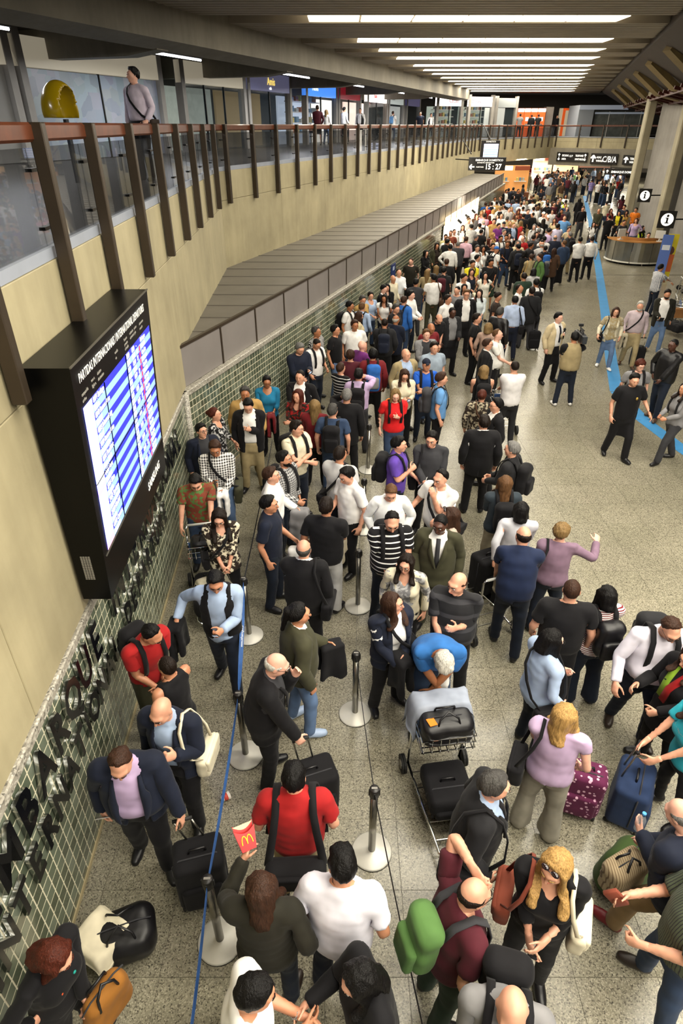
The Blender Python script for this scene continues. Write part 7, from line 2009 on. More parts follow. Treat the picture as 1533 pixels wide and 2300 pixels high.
# ================================================================== luggage standing about
suitcase(on_z(1088, 1325, 0), 25, 'black', label='black upright suitcase behind the empty trolley', size=(.46, .34, .60))
suitcase(on_z(1398, 1822, 0), 60, '#1f2f4f', label='large blue suitcase held by the turquoise T-shirt wearer', size=(.48, .32, .52), handle_to=hand_pos(turq_girl, -1))
suitcase(on_z(1288, 1812, 0), -20, '#541a3c', 'dots-#c9a0b4', label='purple flower-dotted suitcase beside the lilac pink top wearer', size=(.40, .26, .56), handle_to=None)
soft_bag('duffel_bag', 'large green duffel bag standing below the blue suitcase', 'bag', on_z(1388, 1985, 0), 35, (.27, .20, .26), '#33461f', seed=41, rnd=.16, squash=.25, handles=False)
soft_bag('tote_bag', 'beige striped tote bag resting on the green duffel', 'bag', on_z(1388, 1985, .50), 25, (.17, .10, .16), '#a08f72', 'pin-#6d5a44', seed=43, rnd=.05)
MB().box((0, 0, 0), (.08, .012, .10), None, .004).build('luggage_tag', mat('red_tag', '#c8221c', .5), label='red luggage tag on the green duffel bag', cat='tag').location = on_z(1388, 1985, 0) + Vector((-.16, -.13, .40))
suitcase(on_z(462, 2000, 0), 15, 'black', label='black wheeled bag held by stout person in navy jacket', size=(.42, .32, .58), handle_to=hand_pos(navy_man, 1))
suitcase(on_z(700, 1800, 0), 20, 'black', label='black wheeled holdall behind the red polo wearer', size=(.50, .34, .46), handle_to=hand_pos(white_old, -1))
soft_bag('holdall', 'black soft bag lying at the foot of tiled wall', 'bag', on_z(285, 2120, 0), 20, (.26, .20, .15), 'black', 'leather', seed=51, rnd=.13)
drape('cream_coat', 'cream coat lying over the black bag at the wall', on_z(222, 2095, .30), 60, (.46, .60), 'cream', 12, .12, (.16, .17))
cup = empty('paper_cup', on_z(506, 1790, 0.035), .6, label='crushed white and red paper cup lying on the floor', cat='cup')
cm = MB().lathe([(.028, 0), (.040, .095), (.036, .095), (.026, .01)], 18); cm.v = [(v[2] - .05, v[0], v[1]) for v in cm.v]; cm.build('cup_wall', mat('cup_white', '#e9e2dc', .5), cup, True)
bn = MB().lathe([(.0315, .03), (.0365, .07)], 18); bn.v = [(v[2] - .05, v[0] * 1.015, v[1] * 1.015) for v in bn.v]; bn.build('print_band', mat('cup_red', '#c7473a', .5), cup, True)

# ================================================================== things in hands
h = hand_pos(fries_lady, 1)
fb = empty('fries_carton', h + Vector((.0, -.01, .02)), math.radians(25), label='red fries carton with yellow arches held up by person in olive jacket', cat='food carton')
FR = mat('carton_red', '#c81417', .45); FY = mat('carton_yellow', '#f0b41e', .5)
Rf = Matrix.Rotation(math.radians(-50), 3, 'X')
c = MB(); n = 8
fp = [(-.05, 0), (.05, 0), (.075, .15)] + [(.075 - .15 * k / n, .15 - .035 * math.sin(math.pi * k / n)) for k in range(1, n)] + [(-.075, .15)]
c.prism([Rf @ Vector((x, -.022, z)) for x, z in fp], Rf @ Vector((0, .004, 0)))
c.prism([Rf @ Vector((x * .99, .026, z + (.03 if z > .1 else 0))) for x, z in fp], Rf @ Vector((0, .004, 0)))
for s in (-1, 1): c.prism([Rf @ Vector((s * .05, -.02, 0)), Rf @ Vector((s * .05, .028, 0)), Rf @ Vector((s * .075, .028, .15)), Rf @ Vector((s * .075, -.02, .15))], Rf @ Vector((s * .002, 0, 0)))
c.build('carton', FR, fb)
MB().prism([Rf @ Vector((x * .97, .0245, z * .98 + .024)) for x, z in fp[2:]] , Rf @ Vector((0, .001, 0))).build('inner_lining', mat('carton_cream', '#e6cf9a', .6), fb)
for s in (-1, 1):
    MB().tube([Rf @ Vector((s * .019 + .019 * math.cos(a), -.026, .045 + .055 * max(0, math.sin(a)))) for a in [k * math.pi / 10 for k in range(11)]], .0045, 6).build('arch_mark', FY, fb)
# microphone and television camera
hm = hand_pos(reporter, 1)
mc = empty('microphone', hm, label='black handheld microphone with foam head and flag held by reporter', cat='microphone')
MB().tube([(0, 0, -.10), (0, 0, .09)], .014, 10).build('stem', BLACK, mc); q = MB(); sph(q, (0, 0, .125), (.032, .032, .042), 12); q.build('foam_head', mat('foam_black', '#0e0e10', .9), mc, True)
MB().box((0, 0, .055), (.055, .055, .05), None, .004).build('flag', BLACK, mc); MB().box((0, -.029, .055), (.03, .002, .03)).build('flag_logo', WHITE, mc)
cl = local(cameraman, -.17, -.10, 1.60); a = math.radians(cameraman.yaw)
tv = empty('television_camera', cl, a, label='black shoulder television camera carried by the camera operator', cat='camera')
CB = mat('camera_body_black', '#141418', .45)
MB().box((0, .02, .02), (.12, .34, .19), None, .015).build('body', CB, tv); MB().tube([(0, -.15, .03), (0, -.30, .03), (0, -.34, .03)], [.045, .05, .062], 16).build('lens', CB, tv, True)
MB().box((0, .25, .02), (.10, .14, .17), None, .01).build('battery', mat('camera_grey', '#2c3036', .5), tv); MB().tube([(0, .12, .115), (0, .10, .165), (0, -.10, .165), (0, -.12, .115)], .014, 8).build('carry_handle', CB, tv, True)
MB().box((0, -.13, .25), (.10, .06, .06), None, .008).tube([(0, -.12, .165), (0, -.13, .24)], .01, 6).build('top_light', CB, tv); MB().tube([(.09, -.16, .05), (.09, -.06, .05)], .028, 10).build('viewfinder', CB, tv, True)
MB().tube([(-.06, -.30, .14), (-.06, -.05, .14)], .016, 8).build('shotgun_microphone', mat('foam_black', '#0e0e10', .9), tv, True)
# badge and shoulder patch of the officer (parts of the uniform)
def stick(P, nm, x, y, z, mb, m, bone=1):
    W = np.zeros((len(mb.v), 16), f32); W[:, bone] = 1; V = np.array([tuple(v) for v in mb.v], f32) + V3(x, y, z)
    return ngon_mesh(nm, skin(V, W, P.M), mb.f, m, P.root)
GOLD = mat('badge_gold', '#b99a4a', .4, .4)
bdg = MB().prism([(.022 * math.cos(t) , 0, .03 * math.sin(t)) for t in [k * math.pi / 4 for k in range(8)]], (0, -.006, 0)); stick(officer, 'badge', .075, -.150, 1.315, bdg, GOLD)
# coloured beads and suede bag of the seated traveller at the wall
for k, (x, z, c) in enumerate(((-.07, 1.30, '#c7502a'), (-.035, 1.25, '#1f8f86'), (0, 1.225, '#c7502a'), (.035, 1.25, '#1f8f86'), (.07, 1.29, '#b8452a'), (.055, 1.33, '#1f8f86'))):
    q = MB(); sph(q, (0, 0, 0), (.014, .009, .018), 8); stick(necklace_lady, 'necklace_bead', x, -.150, z, q, mat('bead_' + c, c, .4))
soft_bag('suede_bag', 'tan suede slouch bag held by person with bead necklace', 'bag', local(necklace_lady, .12, -.30, .55), 60, (.19, .09, .18), '#8a5a22', seed=61, rnd=.08, squash=.2)
hb = hand_pos(navy_bottle, 1)
bt = empty('water_bottle', hb - Vector((0, 0, .06)), label='clear water bottle with blue cap in hand', cat='bottle')
MB().lathe([(.030, 0), (.033, .02), (.033, .13), (.014, .175), (.013, .185)], 16).build('bottle_body', mat('clear_plastic', '#c5d6e2', .08, alpha=.35), bt, True); MB().lathe([(.016, .185), (.016, .21), (.014, .212)], 14).build('cap', mat('blue_cap', '#3f8fd0', .4), bt, True)
# lettering on the turquoise shirt and scarf on the long coat
W_ = None
sc_ = MB().ribbon([(-.05, .04, 1.50), (-.075, -.03, 1.50), (-.06, -.11, 1.42), (-.04, -.175, 1.30), (-.05, -.185, 1.12)], .07, .010, (1, 0, 0)); stick(scarf_lady, 'scarf', 0, 0, 0, sc_, cloth('#7ea02c'))
sc_ = MB().ribbon([(.05, .04, 1.50), (.075, -.03, 1.50), (.06, -.11, 1.42), (.02, -.185, 1.28), (.0, -.195, 1.10)], .07, .010, (1, 0, 0)); stick(scarf_lady, 'scarf', 0, 0, 0, sc_, cloth('red'))
tm = text_mesh('Hollister', .075, .001, .001, 'CENTER'); mb = MB(); mb.v = [tuple(v.co) for v in tm.vertices]; mb.f = [tuple(q.vertices) for q in tm.polygons]
mb.v = [(v[0], -.004 - (.06 - abs(v[0])) * .12, v[1]) for v in mb.v]; stick(turq_girl, 'shirt_lettering', 0, -.150, 1.29, mb, mat('shirt_print_white', '#e8eef0', .7))
# ================================================================== gallery shops
def hbox(mb, s0, s1, w0, w1, z0, z1):
    p = [hall(s, w, z) for s in (s0, s1) for w in (w0, w1) for z in (z0, z1)]
    return mb.add(p, [(0,1,3,2),(4,6,7,5),(0,4,5,1),(2,3,7,6),(0,2,6,4),(1,5,7,3)])
GF = ZM + .04; WS = 6.6
SHOPG = mat('shop_glass', '#39454c', .06, alpha=.22)
INT = lambda k, c, e: mat('shop_interior_' + k, c, .6, emit=e)  # shop lighting put in as a glow of the back panel
def shop(label, u0, u1, sign, sign_c, sign_e, inside, text_=None, tcol=None, panes=3, pane=SHOPG, zb=(7.05, 7.75), textsize=.4, shelves=False, ends=None):
    A_ = gal(u0, WS) if ends is None else Vector((*ends[0], GF)); B_ = gal(u1, WS) if ends is None else Vector((*ends[1], GF))
    A_.z = B_.z = 0; D_ = (B_ - A_); LL = D_.length; D_.normalize(); N_ = Vector((-D_.y, D_.x, 0)); c = (A_ + B_) / 2 + Vector((0, 0, GF))
    r = empty('shop_front', c, label=label, cat='shop')
    def bx(s0, s1, w0, w1, z0, z1):
        q = [A_ + D_ * s + N_ * w + Vector((0, 0, z)) - c for s in (s0, s1) for w in (w0, w1) for z in (z0, z1)]
        return MB().add(q, [(0,1,3,2),(4,6,7,5),(0,4,5,1),(2,3,7,6),(0,2,6,4),(1,5,7,3)])
    bx(0, LL, -.12, .12, *zb).build('sign_band', mat('sign_' + sign, sign_c, .45, emit=sign_e), r)
    bx(.1, LL - .1, 1.6, 1.7, GF, zb[0]).build('interior', inside, r)
    for s in (.12, LL - .12): bx(s - .12, s + .12, -.15, .15, GF, 7.9).build('pier', CONC_G, r)
    n = max(1, panes); L = (LL - .48) / n
    for k in range(n):
        a = .24 + k * L
        bx(a + .03, a + L - .03, -.01, .01, GF + .02, zb[0] - .02).build('pane', pane, r)
        bx(a - .025, a + .025, -.04, .04, GF, zb[0]).build('mullion', BLACK, r)
    if shelves:
        for k in range(4):
            bx(.3, LL - .3, .9, 1.3, GF + .5 + k * .5, GF + .54 + k * .5).build('shelf', WHITE, r)
            for j in range(6): bx(.45 + j * (LL - .9) / 6, .45 + (j + .55) * (LL - .9) / 6, .95, 1.2, GF + .54 + k * .5, GF + .72 + k * .5 + .05 * ((j * 7 + k) % 3)).build('goods', mat('goods_%d' % ((j + k) % 4), ('#a86a4a', '#c9b86a', '#6a8aa0', '#b0b0a4')[(j + k) % 4], .6), r)
    if text_:
        for nm, tt, du, z, sz, cc in text_:
            M = frame(A_ + D_ * du * LL - N_ * .14 + Vector((0, 0, z)) - c, D_, (0, 0, 1))
            text(nm, tt, sz, M, mat('signtext_' + cc, cc, .5, emit=.8), r, .004, .004)
    return r
POST = None
m, nt, bs = new_mat('poster_collage')
v = nt.nodes.new('ShaderNodeTexVoronoi'); v.distance = 'CHEBYCHEV'; v.inputs['Scale'].default_value = 2.4; nt.links.new(coords(nt), v.inputs['Vector'])
hs = nt.nodes.new('ShaderNodeHueSaturation'); hs.inputs['Saturation'].default_value = .28; hs.inputs['Value'].default_value = .34; nt.links.new(v.outputs['Color'], hs.inputs['Color'])
nt.links.new(mixc(nt, .55, hs.outputs[0], srgb('#8294a8')), bs.inputs['Base Color']); bs.inputs['Roughness'].default_value = .35
POST = m
DIM = mat('dim_shop_back', '#3a3a38', .7); CURT = mat('pale_shop_curtain', '#9aa39a', .8, var=.15, vscale=3, emit=.35)  # curtain glows by itself in place of the shop's lighting
shop('closed shop with collage panel and cream sign band near the passer-by', -190, 55, 'cream', '#b8ae98', .30, DIM, panes=1, pane=mat('white_shop_wall', '#7e7c78', .6))
shop('shop with blue-grey collage window under a cream illuminated band', 66, 372, 'cream', '#b8ae98', .30, DIM, panes=2, pane=POST)
shop('shop with pale curtained windows under a plain cream band', 412, 552, 'cream', '#b8ae98', .30, CURT, panes=3)
shop('shop with lilac sign and bright yellow lettering', 556, 652, 'lilac', '#70708f', .25, mat('shop_back_tan', '#a08a5c', .7, emit=.25), [('lettering', 'Amis', .42, 7.3, .42, '#f7d66a'), ('lettering', 'cafe', .46, 7.12, .16, '#ffffff')], panes=2)  # tan back panel given a glow for the shop lighting
shop('shop with bright blue illuminated sign', 684, 753, 'blue', '#3b74c8', 1.2, INT('news', '#a8b4c4', .7), [('lettering', 'News', .18, 7.3, .38, '#ffffff')], panes=2, shelves=True)
shop('brightly lit white shop under a dark red band', 756, 806, 'dred', '#8e1f2b', .35, INT('white', '#f4f1e6', 1.6), [('lettering', 'Run', .4, 7.3, .25, '#ffffff')], panes=2)
shop('white shop with red panels under a glowing white and red sign', 820, 865, 'wred', '#f0e6e0', 1.6, INT('cream', '#f3d8c8', 1.2), [('lettering', 'Bank', .3, 7.3, .34, '#d02a22')], panes=2)
shop('dark shop with grey lettered band', 868, 902, 'grey', '#a9b0aa', .5, DIM, [('lettering', 'MALA', .15, 7.3, .34, '#333333')], panes=1)
shop('narrow shop with violet sign', 908, 938, 'violet', '#4a4668', .4, INT('pale', '#c9ccc6', .6), panes=1)
def at_y(u, Y): r_ = ray(u, 270); return (r_.x / r_.y * Y, Y)
shop('shop with white glowing sign and shelves of goods', 978, 1034, 'wpink', '#f5ece8', 1.8, INT('goods', '#9ca69a', .5), [('lettering', 'Cacau', .45, 7.3, .36, '#d03040')], panes=2, shelves=True, ends=(at_y(976, 61), at_y(1036, 62)))
shop('shop with pink and white glowing sign', 1048, 1103, 'wpink', '#f5ece8', 1.8, INT('goods', '#9ca69a', .5), [('lettering', 'Doces', .1, 7.3, .36, '#d03040')], panes=2, shelves=True, ends=(at_y(1047, 63), at_y(1104, 64)))
shop('pale grey shuttered unit beyond the pink sign', 1106, 1156, 'pgrey', '#8a8f90', .1, INT('pale', '#c9ccc6', .6), panes=1, ends=(at_y(1108, 66), at_y(1157, 67)))
# back wall of the gallery, behind all shops
MB().prism([hall(-30, 8.6, GF), hall(38, 8.6, GF), hall(38, 8.8, GF), hall(-30, 8.8, GF)], (0, 0, 3.4)).build('wall_gallery_back', DIM, kind='structure')
# far end of the gallery behind the bridge: orange kiosks, pale unit, door
def far_box(nm, label, cat, u0, u1, v0, v1, Y, depth, m, parts=()):
    a = ray(u0, (v0 + v1) / 2); b = ray(u1, (v0 + v1) / 2); X0, X1 = a.x / a.y * Y, b.x / b.y * Y
    zt = HCAM + ray(u0, v0).z / ray(u0, v0).y * Y; zb = GF - .008
    r = empty(nm, ((X0 + X1) / 2, Y, zb), label=label, cat=cat)
    MB().box((0, depth / 2, (zt - zb) / 2), (X1 - X0, depth, zt - zb), None, .02).build('body', m, r)
    for nm2, du, dv, w, h_, m2 in parts:
        MB().box(((du - .5) * (X1 - X0), -.02, dv * (zt - zb)), (w * (X1 - X0), .05, h_ * (zt - zb)), None, .005).build(nm2, m2, r)
    return r
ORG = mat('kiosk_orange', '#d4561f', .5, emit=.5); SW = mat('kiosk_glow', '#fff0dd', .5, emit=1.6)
for k, (u0, u1) in enumerate(((1160, 1174), (1175, 1189), (1190, 1204), (1205, 1222))):
    far_box('cash_machine', ['first', 'second', 'third', 'fourth'][k] + ' orange cash machine in the row across the bridge', 'cash machine', u0, u1, 243, 300, 68, 1.0, ORG, (('light_box', .5, .93, .96, .12, SW), ('screen', .5, .62, .5, .14, mat('atm_screen', '#b9c4cc', .3, emit=.6)), ('keypad', .5, .42, .45, .08, mat('atm_grey', '#6b6b6b', .5))))
far_box('column_end', 'dark column between orange machines and the doorway', 'column', 1223, 1240, 240, 300, 69, 1.0, CONC_G)
far_box('doorway_unit', 'orange framed doorway with cream light beyond the bridge', 'doorway', 1254, 1295, 243, 302, 72, .4, mat('cream_wall_lit', '#cdbfa0', .6, emit=.35), (('frame', .22, .5, .14, 1.0, ORG), ('lintel', .6, .96, .75, .08, ORG), ('door_gap', .85, .5, .08, .9, DIM)))
far_box('white_kiosk', 'pale blue-white kiosk wall at the bridge end', 'kiosk', 1296, 1330, 236, 305, 66, 3, mat('pale_panel', '#9aa2ad', .5), (('fascia', 1.6, .93, 3.2, .14, mat('fascia_pale', '#aab2bf', .4, emit=.2)),))
far_box('plastic_screen', 'grey plastic-sheeted unit right of the white kiosk', 'hoarding', 1331, 1440, 250, 305, 66.5, .3, mat('grey_sheeting', '#6d726f', .3, var=.3, vscale=2), (('post', .3, .5, .012, 1.0, WHITE), ('post', .62, .5, .012, 1.0, CONC_G), ('post', .95, .5, .012, 1.0, WHITE), ('rail', .5, .93, 1.0, .06, mat('fascia_pale', '#aab2bf', .4, emit=.2))))
MB().box((24, 78, 6.6), (50, .3, 3.6)).build('wall_gallery_end', mat('end_wall_grey', '#54524e', .7), kind='structure')
MB().box((24, 74, 8.6), (50, 24, .1)).build('ceiling_gallery_end', mat('gallery_soffit', '#2d2a28', .7), kind='structure')
# yellow telephone hood on the gallery
tp = gal(130, 2.0); tp.z = GF
tp = Vector((-4.9, 13.0, GF)); th = empty('telephone_hood', tp, math.radians(75), label='yellow telephone hood standing on the gallery behind the railing', cat='telephone')
YH = mat('yellow_fibreglass', '#b89a10', .2, coat=.5)
MB().tube([(0, 0, 0), (0, 0, 1.0)], .05, 10).build('stand', mat('stand_navy', '#1c2433', .5), th)
V, Q = surface_nets(lambda P: np.maximum(np.maximum(ell(P, (0, .05, 1.12), (.30, .34, .46)), -ell(P, (0, -.12, 1.08), (.25, .36, .40))), 1.02 - P[:, 2]), (-.4, -.4, .9), (.4, .5, 1.7), .03)
link('hood', np_mesh('hood', V, Q, YH), th); MB().box((0, .16, 1.16), (.18, .10, .26), None, .02).build('telephone', mat('phone_chrome', '#9a9a96', .2, .8), th)
MB().box((-7.9, 13.6, 6.3), (.8, .8, 3.0)).build('column_gallery', concrete('dark_rough_column', '#4a443a'), kind='structure')

# ================================================================== lower hall: lit counter shop, far shops, information desk
fd_ = (B1 - A1).normalized(); fn2 = Vector((fd_.y, -fd_.x, 0))
def wall_s(u):
    """distance along the far tiled wall seen at picture column u"""
    lo, hi = 0.0, 46.0
    for _ in range(40):
        m_ = (lo + hi) / 2; q = A1 + fd_ * m_; dep = q.y * CP + (HCAM - 1.0) * SP
        if CX + FPX * q.x / dep < u: lo = m_
        else: hi = m_
    return (lo + hi) / 2
Rw = Matrix((fd_, -fn2, Vector((0, 0, 1)))).transposed()
s0, s1 = wall_s(990), wall_s(1068)
c = A1 + fd_ * (s0 + s1) / 2 + fn2 * .03
ls = empty('lit_shop_window', c, label='brightly lit shop window set in the tiled wall under the canopy', cat='shop window')
n = 7
MB().box((0, 0, 0.95) , (s1 - s0, .05, 1.9), Rw).build('frame', BRONZE, ls)
for k in range(n):
    o = fd_ * (-(s1 - s0) / 2 + (k + .5) * (s1 - s0) / n) + fn2 * .03
    MB().box(o + Vector((0, 0, 1.02)), ((s1 - s0) / n - .06, .02, 1.62), Rw).build('lit_pane', mat('lit_window', '#fff0d2', .4, emit=3.2), ls)
    MB().box(o + fn2 * .02 + Vector((0, 0, 1.95)), ((s1 - s0) / n - .25, .02, .45), Rw).build('lit_lightbox', mat('lit_lightbox', '#f2d9a8', .5, emit=1.6), ls)
for k in range(3): MB().tube([fd_ * (-2 + k * 2.2) + fn2 * .1 + Vector((0, 0, 1.75)), fd_ * (-2 + k * 2.2) + fn2 * .3 + Vector((0, 0, 1.6))], .06, 8).build('spot_lamp', BLACK, ls)
area_lamp('shop_window_lamp', c + fn2 * .25 + Vector((0, 0, 1.3)), 1.6, s1 - s0, 160, 0, (1, .9, .72)).rotation_euler = (math.radians(90), 0, math.radians(90) - math.radians(19.1))
# blue poster panel on the tiles
q = A1 + fd_ * wall_s(880) + fn2 * .02
pn = empty('wall_panel', q, label='tall blue panel on the tiled wall beside the queue', cat='panel')
MB().box((0, 0, 1.05), (.55, .02, 1.3), Rw, .004).build('board', mat('panel_blue', '#24366e', .4), pn); MB().box(fn2 * .012 + Vector((0, 0, 1.55)), (.2, .004, .12), Rw).build('logo', mat('panel_logo', '#b9c6e0', .5), pn)
# shops deep under the bridge
def counter(u0, u1, v, Y, zt, label, m, mf, cat='shop'):
    a = ray(u0, v); b = ray(u1, v); X0, X1 = a.x / a.y * Y, b.x / b.y * Y
    r = empty('far_shop', ((X0 + X1) / 2, Y, 0), label=label, cat=cat)
    MB().box((0, .3, 1.0 + (zt - 1) / 2), (X1 - X0, .1, zt - 1.0)).build('back_panel', m, r); MB().box((0, -.3, .5), (X1 - X0, .6, 1.0), None, .03).build('counter', mf, r)
    nb_ = max(2, int((X1 - X0) / 1.3))
    for k in range(nb_):
        xk = (k + .5 - nb_ / 2) * (X1 - X0) / nb_
        MB().box((xk, -.2, zt - .18), ((X1 - X0) / nb_ * .86, .1, .32), None, .02).build('light_box', SW if k % 2 == 0 else mat('menu_board', '#7a3a22', .5, emit=.4), r)
        MB().box((xk, .1, 1.75), ((X1 - X0) / nb_ * .7, .25, .05)).build('shelf', WHITE, r)
        for j in range(3): MB().box((xk + (j - 1) * .25, .1, 1.90), (.16, .16, .26), None, .02).build('goods', mat('goods_%d' % ((j + k) % 4), ('#a86a4a', '#c9b86a', '#6a8aa0', '#b0b0a4')[(j + k) % 4], .6), r)
    return r
counter(1113, 1190, 385, 58, 2.9, 'orange lit snack counter under the clock sign', mat('orange_wall_lit', '#c98a4c', .6, emit=.55), mat('counter_brown', '#6b3d22', .5))
counter(1196, 1240, 378, 72, 3.0, 'cream lit shop left of the long light box', mat('cream_shop_lit', '#d8b89a', .6, emit=.7), CONC_G)
counter(1244, 1300, 372, 84, 3.1, 'shop with long white light box under the bridge', mat('warm_shop_lit', '#e8c090', .6, emit=.8), mat('counter_brown', '#6b3d22', .5))
counter(1302, 1372, 374, 92, 3.1, 'distant red and cream shop row under the bridge', mat('red_shop_lit', '#b98368', .6, emit=.5), CONC_G)
MB().box((30, 100, 1.7), (70, .3, 3.4)).build('wall_far_end', mat('far_wall_warm', '#c9bfae', .7), kind='structure')
MB().prism([K1 + Vector((0, .5, 3.3)), K2 + Vector((0, .5, 3.3)), K3 + Vector((0, .5, 3.3)), K4 + Vector((0, .5, 3.3)), K4 + Vector((12, 48, 3.3)), K1 + Vector((-3, 48, 3.3))], (0, 0, .1)).build('ceiling_lower', mat('lower_soffit', '#6e675c', .7), kind='structure')
for k, (x, y) in enumerate(((15, 61), (19, 70), (26, 68), (24, 82), (31, 78), (33, 66))): area_lamp('lower_fill_lamp', (x, y, 3.25), 3, 1.5, 480)  # added fill lamps under the lower ceiling, no fittings there
# information desk: curved steel counter with wooden top
dc = on_z(1436, 598, 0) + Vector((.25, 1.35, 0)); dk_ = empty('information_desk', dc, label='curved steel information desk with wooden worktop and two staff', cat='desk')
DW = mat('desk_wood', '#a5713a', .35, var=.12, vscale=4); DS = mat('desk_steel', '#8f8d86', .28, .9, var=.12, vscale=2)
R0 = 1.4
def arc(r0, r1, z0, z1, a0, a1, n=14):
    mb = MB()
    for k in range(n):
        p = [(r * math.cos(a), r * math.sin(a), z) for a in (a0 + (a1 - a0) * k / n, a0 + (a1 - a0) * (k + 1) / n) for r in (r0, r1) for z in (z0, z1)]
        mb.add(p, [(0,1,3,2),(4,6,7,5),(0,4,5,1),(2,3,7,6),(0,2,6,4),(1,5,7,3)])
    return mb
for k in range(4):
    a0 = math.radians(165 + k * 37); a1 = math.radians(165 + (k + 1) * 37 - 1.2)
    arc(R0 - .06, R0, .14, 1.02, a0, a1, 5).build('front_panel', DS, dk_); arc(R0, R0 + .03, .10, .16, a0, a1, 5).build('kick_rail', mat('desk_white_rail', '#d8d5cc', .4), dk_)
for k in range(3): arc(R0 - .16, R0 - .12, .0, .12, math.radians(165 + k * 50), math.radians(213 + k * 50), 5).build('plinth', BLACK, dk_)
arc(R0 - .42, R0 + .06, 1.02, 1.06, math.radians(163), math.radians(315), 18).build('worktop', DW, dk_); arc(R0 - .48, R0 - .42, .75, 1.18, math.radians(175), math.radians(310), 16).build('inner_shelf', DW, dk_)
for k, (u, v, lab, tw) in enumerate(((1425, 517, 'white monitor back on the information desk near the queue side', .3), (1455, 519, 'white monitor back on the information desk beside the column', -.5))):
    an = math.radians((205, 292)[k]); o = dc + Vector((math.cos(an), math.sin(an), 0)) * (R0 - .18); mo = empty('monitor', Vector((o.x, o.y, 1.06)), tw, label=lab, cat='monitor')
    MB().box((0, 0, .30), (.42, .05, .34), None, .012).build('shell', mat('monitor_white', '#d6d5d0', .4), mo); MB().tube([(0, .02, 0), (0, .02, .2)], .03, 8).box((0, .02, .01), (.22, .16, .02)).build('stand', mat('monitor_white', '#d6d5d0', .4), mo)
for (u, v, yaw, hr_) in ((1443, 512, 40, 'long:black'), (1456, 528, -20, 'short:black')):
    person('Z', u, v, yaw, 'f' if 'long' in hr_ else 'm', 1.62, squat=.36, top='vest:hivis', un='shirt:black' if 'long' in hr_ else 'shirt:white', bot='trousers:navy', hair=hr_, aL='hold', aR='hold', zone='behind the information desk', lab='staff member in yellow-green vest with %s behind the information desk' % ('long black hair' if 'long' in hr_ else 'short hair'))
for (u, v, col_, lab, nm) in ((1476, 598, '#5a76c0', 'tall blue banner stand leaning beside the information desk', 'blue'), (1488, 596, '#d9c51f', 'tall yellow banner stand with figure print beside the desk', 'yellow')):
    o = on_z(u, v + 30, 0); bn_ = empty('banner_stand', o, math.radians(-20), label=lab, cat='banner')
    MB().box((0, 0, .95), (.42, .02, 1.7), None, .004).build('sheet', mat('banner_' + nm, col_, .5), bn_); MB().box((0, 0, .03), (.46, .16, .06), None, .01).build('foot', WHITE, bn_)
    if nm == 'yellow':
        MB().box((0, -.013, .65), (.4, .004, .7)).build('print', mat('banner_orange', '#c9602a', .5), bn_); q = MB(); sph(q, (0, -.012, 1.15), (.16, .006, .18), 12); q.build('print', mat('banner_dark', '#5a3324', .5), bn_)
    else: MB().box((0, -.013, 1.3), (.3, .004, .2)).build('print', mat('banner_white', '#dfe4f0', .5), bn_)
# ================================================================== past the countable people: the rest of the distant crowd as one mass
def crowd(name, label, spots, seed):
    g = random.Random(seed); Vs, Qs, Ms, mats_, n = [], [], [], [], 0
    cols = ['black', 'white', 'navy', 'dgrey', 'grey', 'lgrey', 'maroon', 'denim', 'khaki', 'olive', 'red', 'lblue', 'beige', 'brown', 'charcoal', 'black', 'white']
    for x, y in spots:
        k0 = len(PEOPLE)
        P = person('Z', 0, 0, g.choice([0, 20, 170, 180, 160, 90, -60, -20]) + g.uniform(-20, 20), g.choice('mmf'), None, top=g.choice(['tee', 'shirt', 'closed', 'polo', 'sweater']) + ':' + g.choice(cols), bot='trousers:' + g.choice(['black', 'ddenim', 'denim', 'khaki', 'dgrey']),
                   hair=g.choice(['short', 'short', 'short', 'long', 'bob', 'receding']) + ':' + g.choice(['black', 'dbrown', 'brown', 'black', 'lbrown', 'grey']), sk=g.choice('lmlpt'), aL=g.choice(['down', 'hold', 'relax']), aR=g.choice(['down', 'hold']), hd=(g.uniform(-30, 30), 5), world=(x, y, 0), lod=3, bare=True)
        R = rotm('z', P.yaw) * P.sc
        for nm_, v, q, m in P.parts:
            if m not in mats_: mats_.append(m)
            Vs.append(v @ R.T + np.array([x, y, 0])); Qs.append(q + n); n += len(v); Ms.append(np.full(len(q), mats_.index(m), np.int32))
    me = np_mesh(name, np.concatenate(Vs), np.concatenate(Qs), mats_); me.polygons.foreach_set('material_index', np.concatenate(Ms))
    return tag(link(name, me), label, 'crowd', None, 'stuff')
g = random.Random(11); spots = []; taken_ = [(P.loc.x, P.loc.y) for P in PEOPLE if P.loc.z < 1]
def try_spot(x, y, r):
    if all((x - a) ** 2 + (y - b) ** 2 > r * r for a, b in taken_): spots.append((x, y)); taken_.append((x, y)); return True
for _ in range(900):                       # the solid pack between wall and walkway
    s = g.uniform(18, 41); w = g.uniform(.5, 5.4 - max(0, (s - 30)) * .05)
    q = A1 + fd_ * s + fn2 * w
    if len(spots) < 46: try_spot(q.x, q.y, .55)
n1 = len(spots)
for _ in range(900):                       # people at the far shops under the bridge
    Y = g.uniform(56, 80); r_ = ray(g.uniform(1150, 1400), 400); x = r_.x / r_.y * Y
    if len(spots) < n1 + 44: try_spot(x, Y, .8)
crowd('distant_crowd', 'mass of small distant people filling the far queue and shops', spots, 3)
